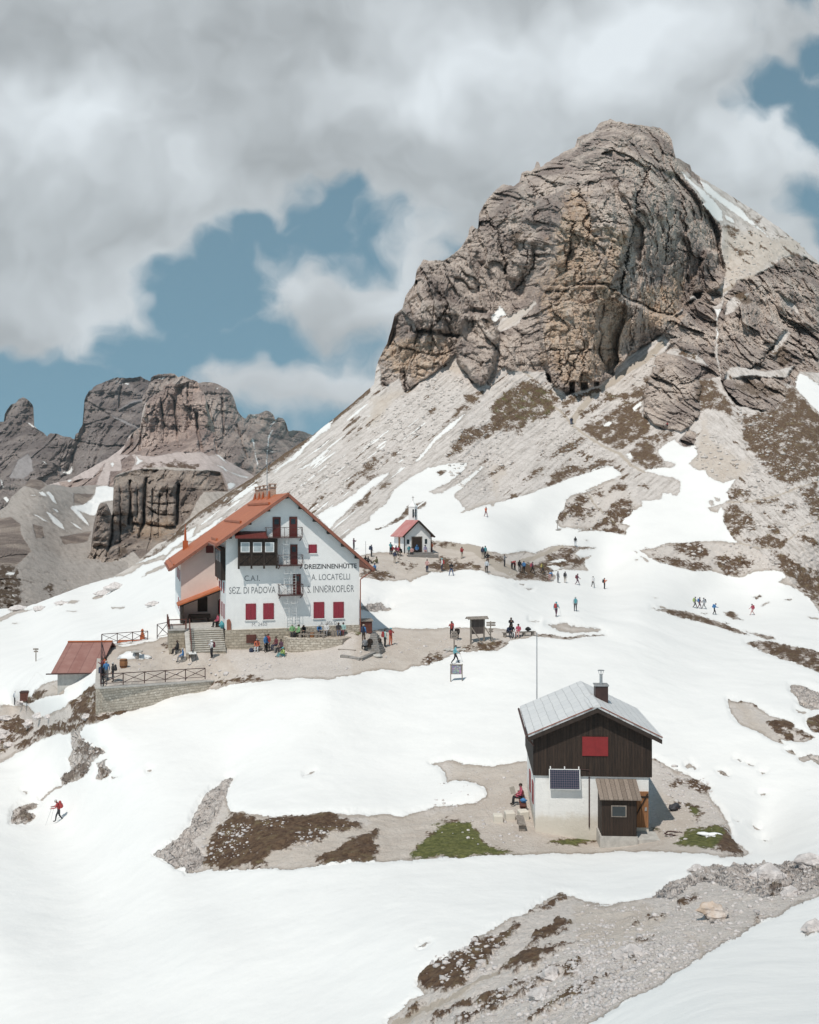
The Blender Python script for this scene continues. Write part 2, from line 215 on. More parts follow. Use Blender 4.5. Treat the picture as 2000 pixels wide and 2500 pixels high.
TURF=polys("""A 550,1200 600,1100 650,1010 750,980 830,950 870,890 850,850 900,780 960,730 1060,690 1120,640 1200,690 1280,740 1330,770 1300,810 1300,860 1250,900 1150,960 1060,1030 980,1000 850,1030 780,1080 650,1160 580,1200
;A 520,980 600,900 640,820 700,750 780,720 830,720 780,790 700,840 650,900 570,970;A 400,880 450,850 470,870 420,890;A 0,1230 140,1170 60,1240 0,1280;A 90,1390 150,1380 140,1410 80,1420;A 160,1070 230,1020 180,1080;A 840,1310 940,1260 930,1280 870,1310;A 775,1250 870,1215 830,1240
;A 1130,1360 1170,1290 1260,1280 1190,1340;A 1200,1220 1290,1160 1400,1100 1460,1060 1500,1040 1540,1070 1500,1110 1420,1140 1300,1190;A 1290,1300 1400,1260 1560,1270 1500,1320 1400,1340 1320,1390 1240,1400;A 1000,1460 1060,1470 1010,1480
;A 1330,800 1450,770 1600,710 1640,730 1500,790 1400,830 1340,870;A 1470,900 1560,840 1700,760 1725,780 1600,860 1500,910
;B 60,990 180,920 290,860 350,790 480,790 480,880 540,950 560,1010 480,1060 380,1110 300,1150 200,1090 100,1040;B 0,910 100,840 250,740 380,740 500,690 530,640 520,760 330,790 180,810 60,890
;B 380,1150 450,1080 640,1010 740,990 720,1040 640,1080 600,1110 580,1160 610,1210 700,1250 650,1270 500,1260 410,1230;B 100,1270 170,1220 300,1215 250,1260 120,1300;B 250,1430 330,1380 380,1400 340,1440;B 450,1390 550,1380 530,1410
;B 1480,680 1560,720 1640,810 1725,900 1900,1000 1900,1300 1640,1350 1560,1370 1500,1400 1400,1330 1330,1250 1250,1150 1180,1050 1200,1000 1130,900 1250,900 1400,880 1480,780
;B 880,650 950,620 1000,690 1050,760 1110,830 1110,930 1060,900 960,850 870,870 850,760;B 1080,1450 1150,1400 1240,1420 1220,1480 1100,1510;B 1580,1410 1725,1380 1725,1560 1640,1520
;E 690,380 750,370 860,365 930,400 920,460 850,480 780,440 700,420;E 560,430 650,470 900,500 970,550 855,555 700,520 600,480;E 980,470 1060,430 1120,500 1200,540 1190,595 1050,575 1000,520;E 1100,450 1180,450 1270,500 1240,550 1160,520
;E 1370,240 1420,230 1470,260 1440,290 1380,280;E 1120,90 1250,170 1300,230 1230,260 1120,320 1080,260 1060,180 1090,110;E 1200,340 1380,310 1510,330 1500,380 1380,390 1250,360
;E 1390,400 1500,440 1560,500 1650,540 1900,600 1900,860 1640,740 1550,650 1480,580 1440,480;E 1450,100 1500,130 1470,150 1720,60 1600,0 1900,0 1900,250 1690,200 1650,110;E 1220,90 1350,60 1450,60 1350,100;E 1570,320 1700,320 1720,370 1600,340
;E -60,80 100,150 -60,190;E 210,150 260,90 380,60 420,90 410,170 370,220 290,200;E 140,200 230,180 280,220 180,245;E 0,280 200,240 320,240 380,300 200,270;E 100,20 160,-10 220,-20 200,30
;A 1330,1600 1400,1560 1480,1450 1540,1440 1530,1500 1490,1550 1600,1590 1500,1640 1350,1640;A 480,1300 520,1285 545,1300 500,1330;A 40,1700 100,1650 230,1560 330,1520 400,1510 390,1540 300,1580 220,1640 80,1705
;J 1290,200 1350,130 1430,70 1540,25 1560,30 1480,100 1400,160;J 1550,20 1640,-10 1600,40;J 1390,230 1450,195 1460,210 1400,240;J 1150,330 1240,280 1230,330 1160,360;J 1300,310 1350,285 1310,325;J 910,450 980,370 1050,350 1000,400;J 1480,280 1550,260 1550,310 1490,320;J 1200,540 1300,420 1370,400 1340,460 1260,530;J 1440,640 1530,560 1680,480 1640,560 1550,620;J 1280,720 1370,690 1360,720;J 1380,745 1430,725 1420,740
;L 80,460 200,480 280,510 150,525;L 310,400 420,420 360,440;L 500,450 560,390 640,380 700,400 800,420 860,470 760,460 600,475;L 900,340 1000,370 990,400 920,375;L 1090,520 1120,430 1200,420 1250,400 1350,340 1450,310 1600,315 1480,340 1460,370 1530,400 1520,450 1400,460 1300,470 1340,500 1300,540 1180,530;L 30,500 80,440 100,500;L 520,275 640,285 700,300 560,300
;L 460,1085 540,1010 600,1040 570,1070;L 700,1005 720,985 850,940 960,920 1040,960 960,1000 760,1005;L 1230,895 1400,895 1650,893 1350,915;L 1100,562 1140,560 1130,568
;E 545,820 600,825 700,830 800,845 900,880 1000,910 1100,950 1200,985 1240,1010 1150,1000 1050,965 950,935 850,910 750,885 650,850;E 1050,840 1120,835 1160,870 1130,880 1200,905 1120,895 1070,870;E 1200,965 1260,990 1350,1010 1400,1025 1420,1045 1380,1045 1300,1020;E 1215,1070 1290,1045 1400,1065 1500,1080 1590,1090 1640,1110 P 2000,1595 2100,1620 2100,1690 E 1725,1270 1600,1220 1450,1160 1300,1110
;E 1265,740 1300,728 1320,735 1280,748;E 1490,755 1550,748 1520,762;K 1290,560 1400,545 1490,560 1510,610 1500,700 1400,700 1360,640;K 1520,640 1600,635 1680,680 1600,720;K 1440,800 1500,805 1530,850 1470,825;K 870,990 930,990 965,1025 900,1010;K 1015,880 1050,885 1070,905;K 1110,912 1150,925 1175,950 1130,935;K 960,365 1050,390 1060,400;K 1100,400 1200,430 1190,445
;K 1620,540 1725,500 1900,480 1900,640 1725,650 1690,640 1640,600;K 1160,1445 1215,1468 1180,1465;K 1255,1545 1305,1570 1270,1565
;G 20,860 60,700 120,600 200,525 400,570 700,545 880,530 960,560 1050,600 1110,620 1060,660 900,680 780,740 640,770 480,800 400,850 440,890 300,925 60,935 0,920;G 765,905 790,840 900,790 1000,730 1180,660 1240,660 1215,760 1195,880
;K 400,1100 520,1060 500,1020 640,1050 700,1020 790,1120 780,1180 690,1170 620,1080;K 900,1440 1000,1530 1090,1700 960,1690 850,1660 780,1560 800,1440;K 640,1340 760,1330 700,1400;K 350,900 430,930 400,960
;H 350,1120 400,1070 500,1010 620,960 700,900 780,860 900,840 1000,780 1040,730 1080,740 1000,830 940,900 860,980 760,1060 700,1120 600,1190 450,1230 380,1210;H 1130,660 1200,610 1350,540 1380,550 1290,610 1200,650;H 1090,910 1150,830 1250,760 1350,710 1420,740 1370,800 1200,870;H 900,1090 1000,1000 1080,930 1200,920 1300,900 1500,850 1350,930 1200,1020 1050,1080
;H 380,1450 480,1370 650,1310 900,1230 700,1320 520,1400;H 600,1450 750,1360 950,1270 1200,1160 1180,1190 1000,1300 800,1380 700,1450;H 1080,1430 1200,1360 1300,1290 1420,1200 1560,1150 1480,1220 1350,1320 1150,1430;H 240,1370 330,1320 390,1320 330,1370
;I 0,1230 150,1130 330,1080 180,1150 20,1260;H 1150,1110 1450,990 1510,1010 1230,1140;H 700,1300 1000,1170 1200,1120 1000,1215 760,1330;H 1350,1060 1440,1040 1460,1100 1370,1120;I 740,590 870,540 870,560 750,630;I 530,700 630,680 560,730;I 1270,530 1380,515 1470,485 1470,510 1380,545;I 1500,390 1570,430 1530,430;I 430,870 560,830 520,880;I 400,1010 440,920 455,940 420,1020;I 1250,760 1300,715 1305,725;I 420,745 470,725 460,735;I 1650,360 1725,380 1725,400
;F 0,700 0,450 100,430 180,440 240,500 160,580 60,660;F 500,310 560,290 570,330 510,360;F 580,280 680,190 680,430 850,390 990,370 850,420 700,470 560,500 480,520 430,500 400,470 480,440;F 100,640 300,500 400,460 500,500 300,590 120,680;F 540,580 600,600 600,620 740,690 640,760 600,840 430,905 430,850 560,780 600,720 540,680;F 700,820 785,815 740,865
;F 150,1060 260,1035 200,1090 240,1130 190,1185 120,1180;F 150,320 230,270 330,250 300,310 200,340;M 1140,510 1180,500 1270,560 1150,575;L 0,875 60,870 60,900 0,895;P 500,1668 560,1655 600,1650 640,1655 580,1667;F 1620,215 1700,165 1725,160 1725,215
;B 1090,690 1250,650 1420,700 1500,740 1300,790;B 1100,40 1200,20 1260,110 1180,130;B 1360,460 1470,420 1560,520 1450,560;B 700,450 860,470 900,520 760,500;D 1060,870 1150,880 1140,960 1090,930;D 1200,740 1250,750 1230,770;D 1240,800 1320,810 1300,850;D 1100,1020 1200,1050 1160,1080;U 1340,620 1500,520 1600,420 1725,330 1725,380 1600,480 1450,600 1350,660;N 1050,840 1200,740 1330,660 1500,530 1700,385 1725,385 1500,560 1340,690 1200,790 1050,880 950,940""")
GREEN=polys("""G 1420,870 1480,760 1560,690 1600,600 1725,570 H 400,130 440,60 520,20 620,0 710,10 760,70 800,140 870,190 1000,210 1090,240 870,250 600,262 500,280
;H 1250,160 1350,120 1480,110 1600,115 1725,130 1600,170 1450,185 1300,180;I 0,130 150,115 440,115 440,140 200,150 0,185;I 690,170 750,130 780,80 870,50 950,50 1050,90 1060,140 1000,190 960,230 850,200 760,190;K 450,1180 560,1220 700,1260 760,1320 680,1360 560,1250
;A 880,860 960,740 1120,660 1280,750 1290,850 1150,950 1000,960;M 1160,560 1190,530 1270,565;L 0,875 60,870 60,900 0,895;B 170,800 240,745 310,760 200,805;K 1440,1060 1480,1060 1450,1080;J 1500,1000 1500,1000 1501,1001;K 300,1460 400,1470 330,1500;M 1040,0 1041,1 1042,0""")
PATHS=[("A 1070,590 1150,650 1260,720 1370,775",2.2),("A 1250,810 1310,850 1350,880 1420,960",3),("B 0,980 100,1050 220,1130 330,1180 400,1250 500,1300",3.5),
("B -10,950 60,840 160,740 280,670 400,580 560,470 620,400",8),("B 1060,1520 1200,1510 1400,1480 1520,1430 1600,1400 1725,1370 1900,1330",3),("L 1090,420 1150,395 1280,350 1380,305",6),("L 600,280 800,310 880,370 980,440 1050,480",14),
("E 100,20 160,110 230,160 300,230",2.5),("E 1720,190 1600,250 1560,310 1450,380 1300,395 1165,362",2.5),("B 420,915 540,975",1.5),("H 190,1430 420,1340 620,1240 800,1130 900,1080",7),("D 1030,1340 1100,1290 1200,1240 1400,1170",4)]
TRACKS=[("L 385,548 380,590 420,660 480,800 490,860",2),("P 1112,1626 1200,1590 1358,1510 1480,1440",1.6),("P 1330,1422 1480,1438 1600,1470 1700,1487 1840,1502 2020,1510",2),("F 1700,160 1300,330 950,560 850,620",2),("P 1250,1560 1405,1499 1420,1430 1404,1334",1.3),("P 144,2011 260,1900 420,1800 640,1700 700,1655",1.3),("P 1000,1990 800,1900 760,1750 860,1660",1.2),("P 150,1690 90,1650 30,1725",1.5)]
TAN=polys("""B 850,1110 880,1000 930,930 960,1060 1000,1100 1100,1180 1250,1230 1200,1290 1140,1350 1060,1380 950,1330 930,1290 850,1275 810,1245 868,1170
;M 500,440 1300,200 1725,560 1800,760 1700,830 700,880 520,860;L 0,860 900,850 1000,900 900,1000 640,1030 560,1060 340,1130 0,1190;G 0,700 300,420 160,520 1100,600 1725,500 1725,870 0,930;O -350,900 350,900 350,1500 1725,1500 1725,1725 -350,1725;K 350,1100 700,1350 600,1700 300,1700
;H 0,-60 1100,-20 1725,130 1725,245 0,290;I 0,150 800,150 700,240 0,240;L 50,350 600,280 900,340 1100,430 1090,530 860,470 380,540 50,500;K 960,380 1060,400 1400,700 1150,620;F 0,350 220,350 240,400 0,430;F 150,330 430,170 430,260 200,330
;A 620,480 700,640 500,560 300,720 200,800 0,1000 0,800 300,700;A 960,230 1180,100 1100,200 930,320;D 1050,880 1200,900 1700,1000 1450,1100 1250,1230 1060,1300 1060,1090;I 0,600 500,600 700,700 300,950 0,850;I 740,800 960,850 900,980 800,860;H 160,1440 500,1300 830,1130 700,1250 300,1438;A 850,1230 950,1270 900,1400 880,1500 660,1580 900,1530""")
ROCKM=polys("""P 905,700 A 95,700 130,690 220,640 235,720 260,745 300,700 400,650 480,590 560,510 610,470 625,480 640,560 690,620 720,680 780,690 860,690 900,600 960,560 1040,590 1100,600 1240,590 1250,650 1330,710 1400,760 1480,730 1560,700 1640,680 1720,620
B 180,690 280,640 300,570 400,480 500,420 640,330 700,210 760,160 830,60 D 820,1360 1020,1310 1060,1240 1075,1180 1050,1090 1030,990 1040,870 960,780 850,620 770,500 800,490 870,560 920,610 890,540 880,500 P 1640,200 900,200
;B 700,210 770,170 780,110 850,85 950,130 1000,170 1005,250 990,380 1000,500 1030,620 960,640 870,650 900,700 880,800 880,900 840,960 760,1020 620,1000 560,960 500,900 495,760 530,640 580,500 650,450 690,400 640,340
;B 1020,200 1050,140 1060,60 D 1150,1250 1250,1230 1400,1150 1480,1080 1560,1070 1640,1090 1725,1140 1900,1200 P 2300,900 2100,960 B 1725,600 1650,600 1590,600 1560,700 1480,680 1500,760 1400,880 1250,860 1130,830 1060,700 1040,640 1020,500 1010,380
;D 830,1350 870,1300 960,1285 1050,1350 1040,1400 960,1440 880,1400;B 750,1090 800,1000 860,1020 850,1100 790,1125
;I 560,560 600,500 680,440 820,400 900,330 1000,330 1110,345 1360,315 1725,310 1725,480 1500,540 1300,560 1100,480 900,420 700,560;I 900,690 950,650 1090,650 1080,700 960,740;F 1640,870 1580,880 1490,950 1370,1090 1330,1200 1250,1280 1090,1395 1300,1530 1460,1460 1400,1380 1350,1300 1480,1200 1560,1050
;F 500,540 560,500 600,600 745,690 640,760 610,840 430,905 425,850 500,780 500,600;F 90,1190 100,1090 270,1035 190,1100 250,1120 180,1190;F 670,770 750,740 785,830 670,865;L 50,700 200,685 260,720 150,740;U 100,1110 220,1080 300,1110;K 1620,850 1725,850 1725,930;K 1480,265 1620,275 1725,320 1725,460 1570,430""")
NOROCK=polys("A 880,260 970,200 1000,200 1120,140 1170,90 1185,120 1100,200 1050,260 950,320 920,310;B 1060,650 1110,560 1230,575 1350,590 1560,560 1500,640 1250,625;B 1370,480 1480,300 1525,325 1410,500;D 1080,1390 1180,1330 1240,1345 1120,1480 1070,1500;B 640,470 700,430 870,470 960,560 900,545 760,490;D 1430,1330 1560,1400 1600,1500 1500,1420")
OCHRE=polys("""Q 700,560 760,330 830,300 900,600 960,690 1000,820 960,980 820,1080 700,1050 670,880;Q 640,700 700,600 760,700 700,800;Q 1050,690 1230,680 1180,830 1040,870;Q 60,900 300,860 320,960 180,1060 60,980;Q 900,480 1000,450 1000,560 940,640 900,640;Q 1150,640 1240,660 1200,720 1150,700""")
BLOCKS=[("Q 655,690 700,690 940,685 1000,745 1080,790 1175,815 1150,850 1100,885 1010,940 965,1000 900,1060 820,1095 700,1080 680,1000 660,900",-3.5,5),
("Q 720,420 760,280 830,190 950,150 1050,190 1030,300 1010,420 1000,500 970,600 940,685 660,690 700,600",-3,10),
("A 650,210 700,185 780,190 840,200 880,260 910,300 920,360 880,400 890,480 870,560 830,640 780,690 720,650 690,600 640,540 620,430 650,340 640,260",-9,7),
("A 90,500 300,320 600,350 640,360 620,470 480,590 260,745 60,650",-3,5),("A 300,230 400,110 560,100 690,150 690,200 640,330 480,310 330,300",-4,6),
("C 980,1000 1060,950 1150,960 1150,1100 1060,1250 980,1220",-3,5),("C 1270,720 1360,640 1440,900 1380,1150 1290,1150",-3,5),("C 1520,640 1725,600 1725,880 1560,900",-2,5),
("D 460,600 540,440 640,500 700,640 660,820 560,800 450,760",-3,6),("D 940,1040 1030,1050 1070,1180 1030,1310 830,1340 840,1260",-6,6),
("D 120,830 300,850 420,900 400,1000 130,930",-1.5,4),("B 700,210 770,170 780,110 850,85 950,130 1005,250 990,380 1000,470 720,440 690,400 640,340",-2,5),
("B 500,900 495,760 530,640 580,500 650,450 860,460 950,560 870,650 900,700 880,900 760,1020 560,960",-2.5,5),("B 1020,200 1100,100 1250,120 1500,300 1360,450 1340,540 1230,580 1050,660 1010,380",-3,6),
("B 1590,320 1725,380 1725,500 1600,470",-3,5),("B 1450,0 1725,60 1725,300 1560,260 1440,140",-4,8),("D 20,260 160,200 340,230 470,370 340,300 240,330 60,330",-3,6),
("D 180,130 400,150 600,170 690,260 700,470 620,440 450,330 330,230 180,200",3,6),("C 560,1400 690,1440 650,1500 560,1480",-2,4),("C 690,1350 800,1340 820,1460 700,1440",-3,5)]
CRACKS=[("D 530,460 490,560 450,650 440,760 430,880 410,960 390,1050 370,1200 340,1330",2.4,5),("D 680,860 670,960 650,1040",2.2,4),("D 650,1040 760,1030 840,1060 900,1110",1.8,3),
("D 240,1290 340,1340 500,1430 620,1490 700,1500",2.6,4),("D 0,1270 60,1285 230,1280 300,1290",1.6,2.5),("D 130,845 260,835 360,870 430,870",1.6,2.5),("A 1250,440 1440,450 1520,440 1600,440 1725,445",1.6,2.5),
("A 230,440 400,455 480,470 600,450",1.4,2.5),("A 300,320 480,310 600,350",1.8,3),("A 575,200 580,330 580,420",2.2,4),("A 235,600 245,660 262,745",3.2,6),("A 500,100 580,130 660,145",1.8,3),("C 1480,560 1560,820 1550,880 1530,1000",2.2,4),
("C 1440,850 1420,1000 1380,1150",2.,4),("C 1500,1140 1480,1290",2.,4),("C 1240,1330 1360,1330 1440,1290 1500,1300",1.6,3),("C 1100,960 1110,1180",1.6,3),("C 1560,830 1725,840",1.2,2),("C 1725,1270 1600,1280 1500,1270",1.2,2),
("B 1050,660 1180,600 1320,540 1360,460 1450,370",2.4,4),("B 1480,250 1590,330 1600,400 1700,500",2.6,5),("B 530,620 700,625 830,640 950,600",1.2,2),("B 500,740 640,745 800,760",1.2,2),("B 620,880 750,900 820,920",1.2,2),("B 1000,380 1010,500 1040,650",2.,4),
("B 700,60 620,200 550,170 410,100 300,0",2.,3),("B 410,310 400,480 350,560",1.4,2),("D 1430,1200 1600,1190 1725,1250",1.8,3),("D 1400,1300 1480,1300 1600,1330 1725,1360",2.,3),("Q 640,560 620,640 560,700",2,4),("Q 430,360 500,500 530,640",2,4),("Q 180,590 260,700 300,760 240,860",2,4),
("Q 590,250 640,330 700,380",2,3),("A 1480,450 1440,600 1360,740",1.6,3),("A 1340,450 1345,600 1300,680",1.4,3),("A 1540,440 1500,600 1480,700",1.4,2)]
CAVES=polys("A 1488,672 1535,668 1545,720 1490,732;A 1578,662 1622,668 1615,695 1580,700;A 1410,670 1450,660 1445,745 1415,750;A 1240,600 1275,620 1290,680 1260,670")

def tps_fit(P,v,sm=1e-4):
    p=P/1000.; n=len(p)
    d2=((p[:,None]-p[None])**2).sum(-1); K=.5*d2*np.log(d2+1e-12)
    A=np.zeros((n+3,n+3)); A[:n,:n]=K+sm*np.eye(n); A[:n,n]=1;A[:n,n+1:]=p; A[n,:n]=1;A[n+1:,:n]=p.T
    return p,np.linalg.solve(A,np.concatenate([v,[0,0,0]]))
def tps_eval(fit,qx,qy):
    p,w=fit; sh=qx.shape; x=(qx.ravel()/1000.).astype(np.float32); y=(qy.ravel()/1000.).astype(np.float32)
    out=np.empty(x.shape,np.float32); pf=p.astype(np.float32); wf=w.astype(np.float32)
    for i in range(0,len(x),60000):
        d2=(x[i:i+60000,None]-pf[None,:,0])**2+(y[i:i+60000,None]-pf[None,:,1])**2
        out[i:i+60000]=(.5*d2*np.log(d2+1e-12))@wf[:-3]+wf[-3]+wf[-2]*x[i:i+60000]+wf[-1]*y[i:i+60000]
    return out.reshape(sh)
def build_grid(name,Vx,Vy,Vz,attrs,mat,facemask=None,kind='structure',flat=None):
    nr,nc=Vx.shape
    co=np.stack([Vx,Vy,Vz],-1).reshape(-1,3).astype(np.float32)
    idx=np.arange(nr*nc,dtype=np.int32).reshape(nr,nc)
    q=np.stack([idx[:-1,:-1],idx[:-1,1:],idx[1:,1:],idx[1:,:-1]],-1).reshape(-1,4)
    if facemask is not None:
        q=q[facemask.ravel()]; used=np.zeros(nr*nc,bool); used[q.ravel()]=True
        rem=np.cumsum(used)-1; flat=None if flat is None else flat.ravel()[used]; q=rem[q].astype(np.int32); co=co[used]
    else: used=None
    me=bpy.data.meshes.new(name); me.vertices.add(len(co)); me.vertices.foreach_set('co',co.ravel())
    me.loops.add(q.size); me.loops.foreach_set('vertex_index',q.ravel().astype(np.int32))
    me.polygons.add(len(q)); me.polygons.foreach_set('loop_start',np.arange(0,q.size,4,dtype=np.int32))
    me.polygons.foreach_set('use_smooth',(np.ones(len(q),bool) if flat is None else ~flat[q[:,0]]))
    me.update(calc_edges=True)
    for k,a in attrs.items():
        at=me.attributes.new(k,'FLOAT_COLOR','POINT'); v=np.stack([z.ravel() for z in a],-1)
        if used is not None: v=v[used]
        at.data.foreach_set('color',v.astype(np.float32).ravel())
    me.materials.append(mat); o=bpy.data.objects.new(name,me); COL.objects.link(o); o['kind']=kind
    return o
def interp_sky(x,S,rough=0.,seed=0.):
    y=np.interp(x,S[:,0],S[:,1])
    if rough: y=y+rough*(fbm(x/9.+seed,x*0+seed,x*0,5,.6))
    return y
CUTD=(0,2500)
def terrain(mat,matg):
    cx=np.concatenate([np.arange(-700,-60,16),np.arange(-60,2061,2.2),np.arange(2066,2700,16)]).astype(np.float64)
    sky=interp_sky(cx,SKY)
    rk=((cx>905)&(cx<2100))
    sky=sky+np.where(rk,4.5,1.2)*fbm(cx/14.,cx*0+3.1,cx*0,5,.62)+np.where(rk,2,0)*np.abs(perlin(cx/5.,cx*0,cx*0+8))
    NR=1060
    t=np.linspace(0,1,NR)
    ks=np.array([sky[max(0,i-45):i+46].min() for i in range(len(sky))]); kk=np.ones(61)/61.
    base=np.convolve(np.pad(ks,30,'edge'),kk,'valid')-2; base=np.minimum(base,sky)
    py=base[None,:]+(2560-base[None,:])*(t[:,None]**1.0); deg=(py<sky[None,:]-.01); py=np.maximum(py,sky[None,:])
    px=np.repeat(cx[None,:],NR,0)
    fit=tps_fit(CTRL[:,:2],1./CTRL[:,2]); inv=tps_eval(fit,px,py)
    D=1/np.clip(inv,1/380.,1/8.)
    X=(px-CX)/F_PX*D; Z=(HOR-py)/F_PX*D; Y=D
    # organic edge jitter in image px
    jx=6*fbm(px/60,py/60,py*0+1,3,.6)+4.2*fbm(px/10,py/8,py*0+5,4,.7); jy=4.5*fbm(px/60,py/45,py*0+9,3,.6)+3.2*fbm(px/13,py/6,py*0+15,4,.7)
    near=sstep(1900,2300,py)
    qx=px+jx*(1+.6*near); qy=py+jy*(1+.6*near)
    R=14.
    snow=sdfs(SNOW0,qx,qy,R); bare=sdfs(BARE,qx,qy,R); add=sdfs(SNOWADD,qx,qy,R)
    snow=np.maximum(np.minimum(snow,-bare),add)
    turf=sdfs(TURF,qx+jx,qy+jy,R); green=sdfs(GREEN,qx+1.5*jx,qy+1.5*jy,R)
    green=np.where(D>150,np.minimum(green,-1.5),green)
    tan=sdfs(TAN,qx+2*jx,qy+2*jy,R); och=sdfs(OCHRE,qx+4*jx,qy+4*jy,R)
    pa=np.full(px.shape,-R,np.float32)
    for s,w in PATHS: pa=sdf(poly(s),qx,qy,R,pa,closed=False,width=w)
    for s,w in TRACKS: pa=np.where(snow>0,sdf(poly(s),qx,qy,R,pa,closed=False,width=w)-2.5,pa)
    rock=np.minimum(sdfs(ROCKM,qx,qy,R),-sdfs(NOROCK,qx,qy,R))
    # slope streaks of turf between scree, running down the fall line
    ang=math.radians(38); u=(px*math.cos(ang)-py*math.sin(ang)); v=(px*math.sin(ang)+py*math.cos(ang))
    st=fbm(u/85,v/11,px*0+4,5,.62)+.5*fbm(px/120,py/120,px*0+7,2)
    ang2=math.radians(-42); u2=(px*math.cos(ang2)-py*math.sin(ang2)); v2=(px*math.sin(ang2)+py*math.cos(ang2))
    st2=fbm(u2/40,v2/12,px*0+24,5,.66)
    wr=sstep(1650,1800,px); st=st*(1-wr)+st2*wr
    upper=sstep(1420,1300,py+0*px)*(1-sstep(2100,2200,px))
    urs=sstep(1640,1700,px)*sstep(720,640,py); turf=np.maximum(turf*(.75)+6*st*sstep(-14,-2,turf), -14+(st-.10+.14*urs)*46*upper)
    nr_=sstep(75,60,D); turf=np.clip(np.minimum(turf,5+6*nr_)+(12-4*nr_)*fbm(px/26,py/16,px*0+44,4,.6)*sstep(-13,-4,turf),-R,R)
    ss=(fbm(u/150,v/6.5,px*0+64,4,.6)+.35*fbm(u/40,v/20,px*0+70,3)-.36)*60
    ssm=sstep(430,520,px)*sstep(1120,960,px)*sstep(900,1010,py)*sstep(1345,1310,py)*sstep(6,22,py-sky[None,:])
    snow=np.maximum(snow,np.where(ssm>.5,np.clip(ss,-R,6),-R))
    rdg=sstep(22,0,py-sky[None,:])*(px<905)*(px>430); turf=np.maximum(turf,(rdg*20-12+10*st))
    r=sstep(-3,3,rock); r=r*np.where(py<1250,1,.0)
    rlow=sstep(-3,4,rock)*np.where(py<1250,0,1)
    # ------------- cliff relief (metres, + recess), along the ray
    wx=X+4*perlin(X/22,Y/22,Z/22); wz=Z+3*perlin(X/25+9,Y/25,Z/20)
    dl=np.zeros(px.shape,np.float32)
    flute=perlin(wx/6.5,Y/9,wz/30)*2.4+perlin(wx/2.3,Y/6,wz/12)*1.0
    dl-=3.0*(bil(wx/19,Y/19,wz/24)-.25)+1.1*(bil(wx/6.5+3,Y/7,wz/8)-.25)+.7*(bil(wx/2.4,Y/3,wz/2.8+3)-.22)
    dl+=.62*fbm(X/2.6,Y/3,Z/2.2,5,.68)+.16*fbm(X/.7,Y/.8,Z/.6,3,.7)
    lay=(wz+.10*X+4*perlin(X/24,Y/30,wz*0))/7.2; fr=lay-np.floor(lay)
    dl+=flute*.6+1.1*(fr-.5)*sstep(0,.14,fr)*np.clip(perlin(X/13,Y/13,wz/20)*2+.3,0,1)
    lay2=(wz+.10*X+1.5*perlin(X/7,Y/9,wz/9))/2.1; fr2=lay2-np.floor(lay2); rsd=1-.65*sstep(1640,1740,px); dl+=rsd*.55*(fr2-.5)*sstep(0,.2,fr2)*np.clip(perlin(X/6,Y/9,wz/7)*2.+.25,0,1)
    lay3=(wz+.10*X+.8*perlin(X/5,Y/9,wz/9))/.85; fr3=lay3-np.floor(lay3); dl+=rsd*.26*(fr3-.5)*np.clip(perlin(X/9,Y/9,wz/12+4)*2.+.2,0,1)
    rm=np.nonzero((r>0).ravel())[0]; ax_=(wx+.3*Y).ravel()[rm].astype(np.float64); az_=wz.ravel()[rm].astype(np.float64); W=np.zeros(px.size)
    wq=perlin(ax_/5,az_/5,az_*0)
    for sx,sz,am,cr,sd in ((8,18,4.0,.35,1),(3.6,8,2.4,.25,2),(1.9,3.2,1.35,.2,3),(.9,1.2,.65,.10,4)):
        Hh,e=worley(ax_/sx+.35*wq,az_/sz+.25*wq*0+.2*perlin(ax_/sx,az_/sz,az_*0+sd),sd); W[rm]+=am*Hh+cr*(1-sstep(0,.16,e))
    dl+=W.reshape(px.shape).astype(np.float32)
    for s,am,w in BLOCKS: dl+=am*sstep(-w,w,sdf(poly(s),qx,qy,R))
    for s,w,dp in CRACKS: dl+=.7*dp*sstep(-2.5,1.,sdf(poly(s),qx+1.2*jx,qy+1.2*jy,R,closed=False,width=w*.35))
    for P in CAVES: dl+=7*sstep(-1,1.5,sdf(P,px,py,R))
    # recessed right hand wall of the central pillar
    rw=sdf(poly("Q 1010,480 1060,230 1180,260 1300,400 1350,500 1370,640 1300,700 1230,760 1180,830 1050,770 950,690"),qx,qy,R)
    dl+=sstep(-8,8,rw)*(2+5*sstep(1520,1680,px))
    sn=sstep(-2,6,snow)
    dl-=dl[r>.5].mean(); dl*=r*(1-.85*sn)
    # edge of ridge: thin scree/turf relief
    sc=(1-r)*(D>150)*(1-sn)
    dl+=sc*(.55*fbm(X/9,Y/9,Z/7,5,.6)*1.6+.8*st+.45*fbm(u/30,v/6,px*0+91,4,.65))
    D2=D+dl*sstep(0,26,py-sky[None,:]+6)
    X2=(px-CX)/F_PX*D2; Y2=D2; Z2=(HOR-py)/F_PX*D2
    # ------------- ground relief (vertical)
    g=(D<150)
    k=np.clip(D/80.,.25,1.2)
    undul=.22*k*fbm(X/9,Y/9,X*0,3)+.05*fbm(X/2.2,Y/2.2,X*0+4,3)
    snh=sn*(.04+.13*sstep(0,14,snow))*np.clip(D/70,.3,1.6)
    tf=sstep(-2,3,turf)
    nb=(1-sn)
    gr=.12*fbm(X/1.1,Y/1.1,X*0+2,4)+tf*(.10+.10*fbm(X/.7,Y/.7,X*0+6,3))
    gr+=rlow*(.05+.45*np.abs(fbm(X/1.6,Y/1.6,Z/1.2,5,.65))+.22*fbm(X/.5,Y/.5,Z/.4,3,.7))
    hut=np.maximum.reduce([sdf(poly(s),px,py,R) for s in ("P 400,1480 470,1690 900,1640 1250,1560 900,1500","P 1200,1900 1200,2080 1720,2080 1720,1900")])
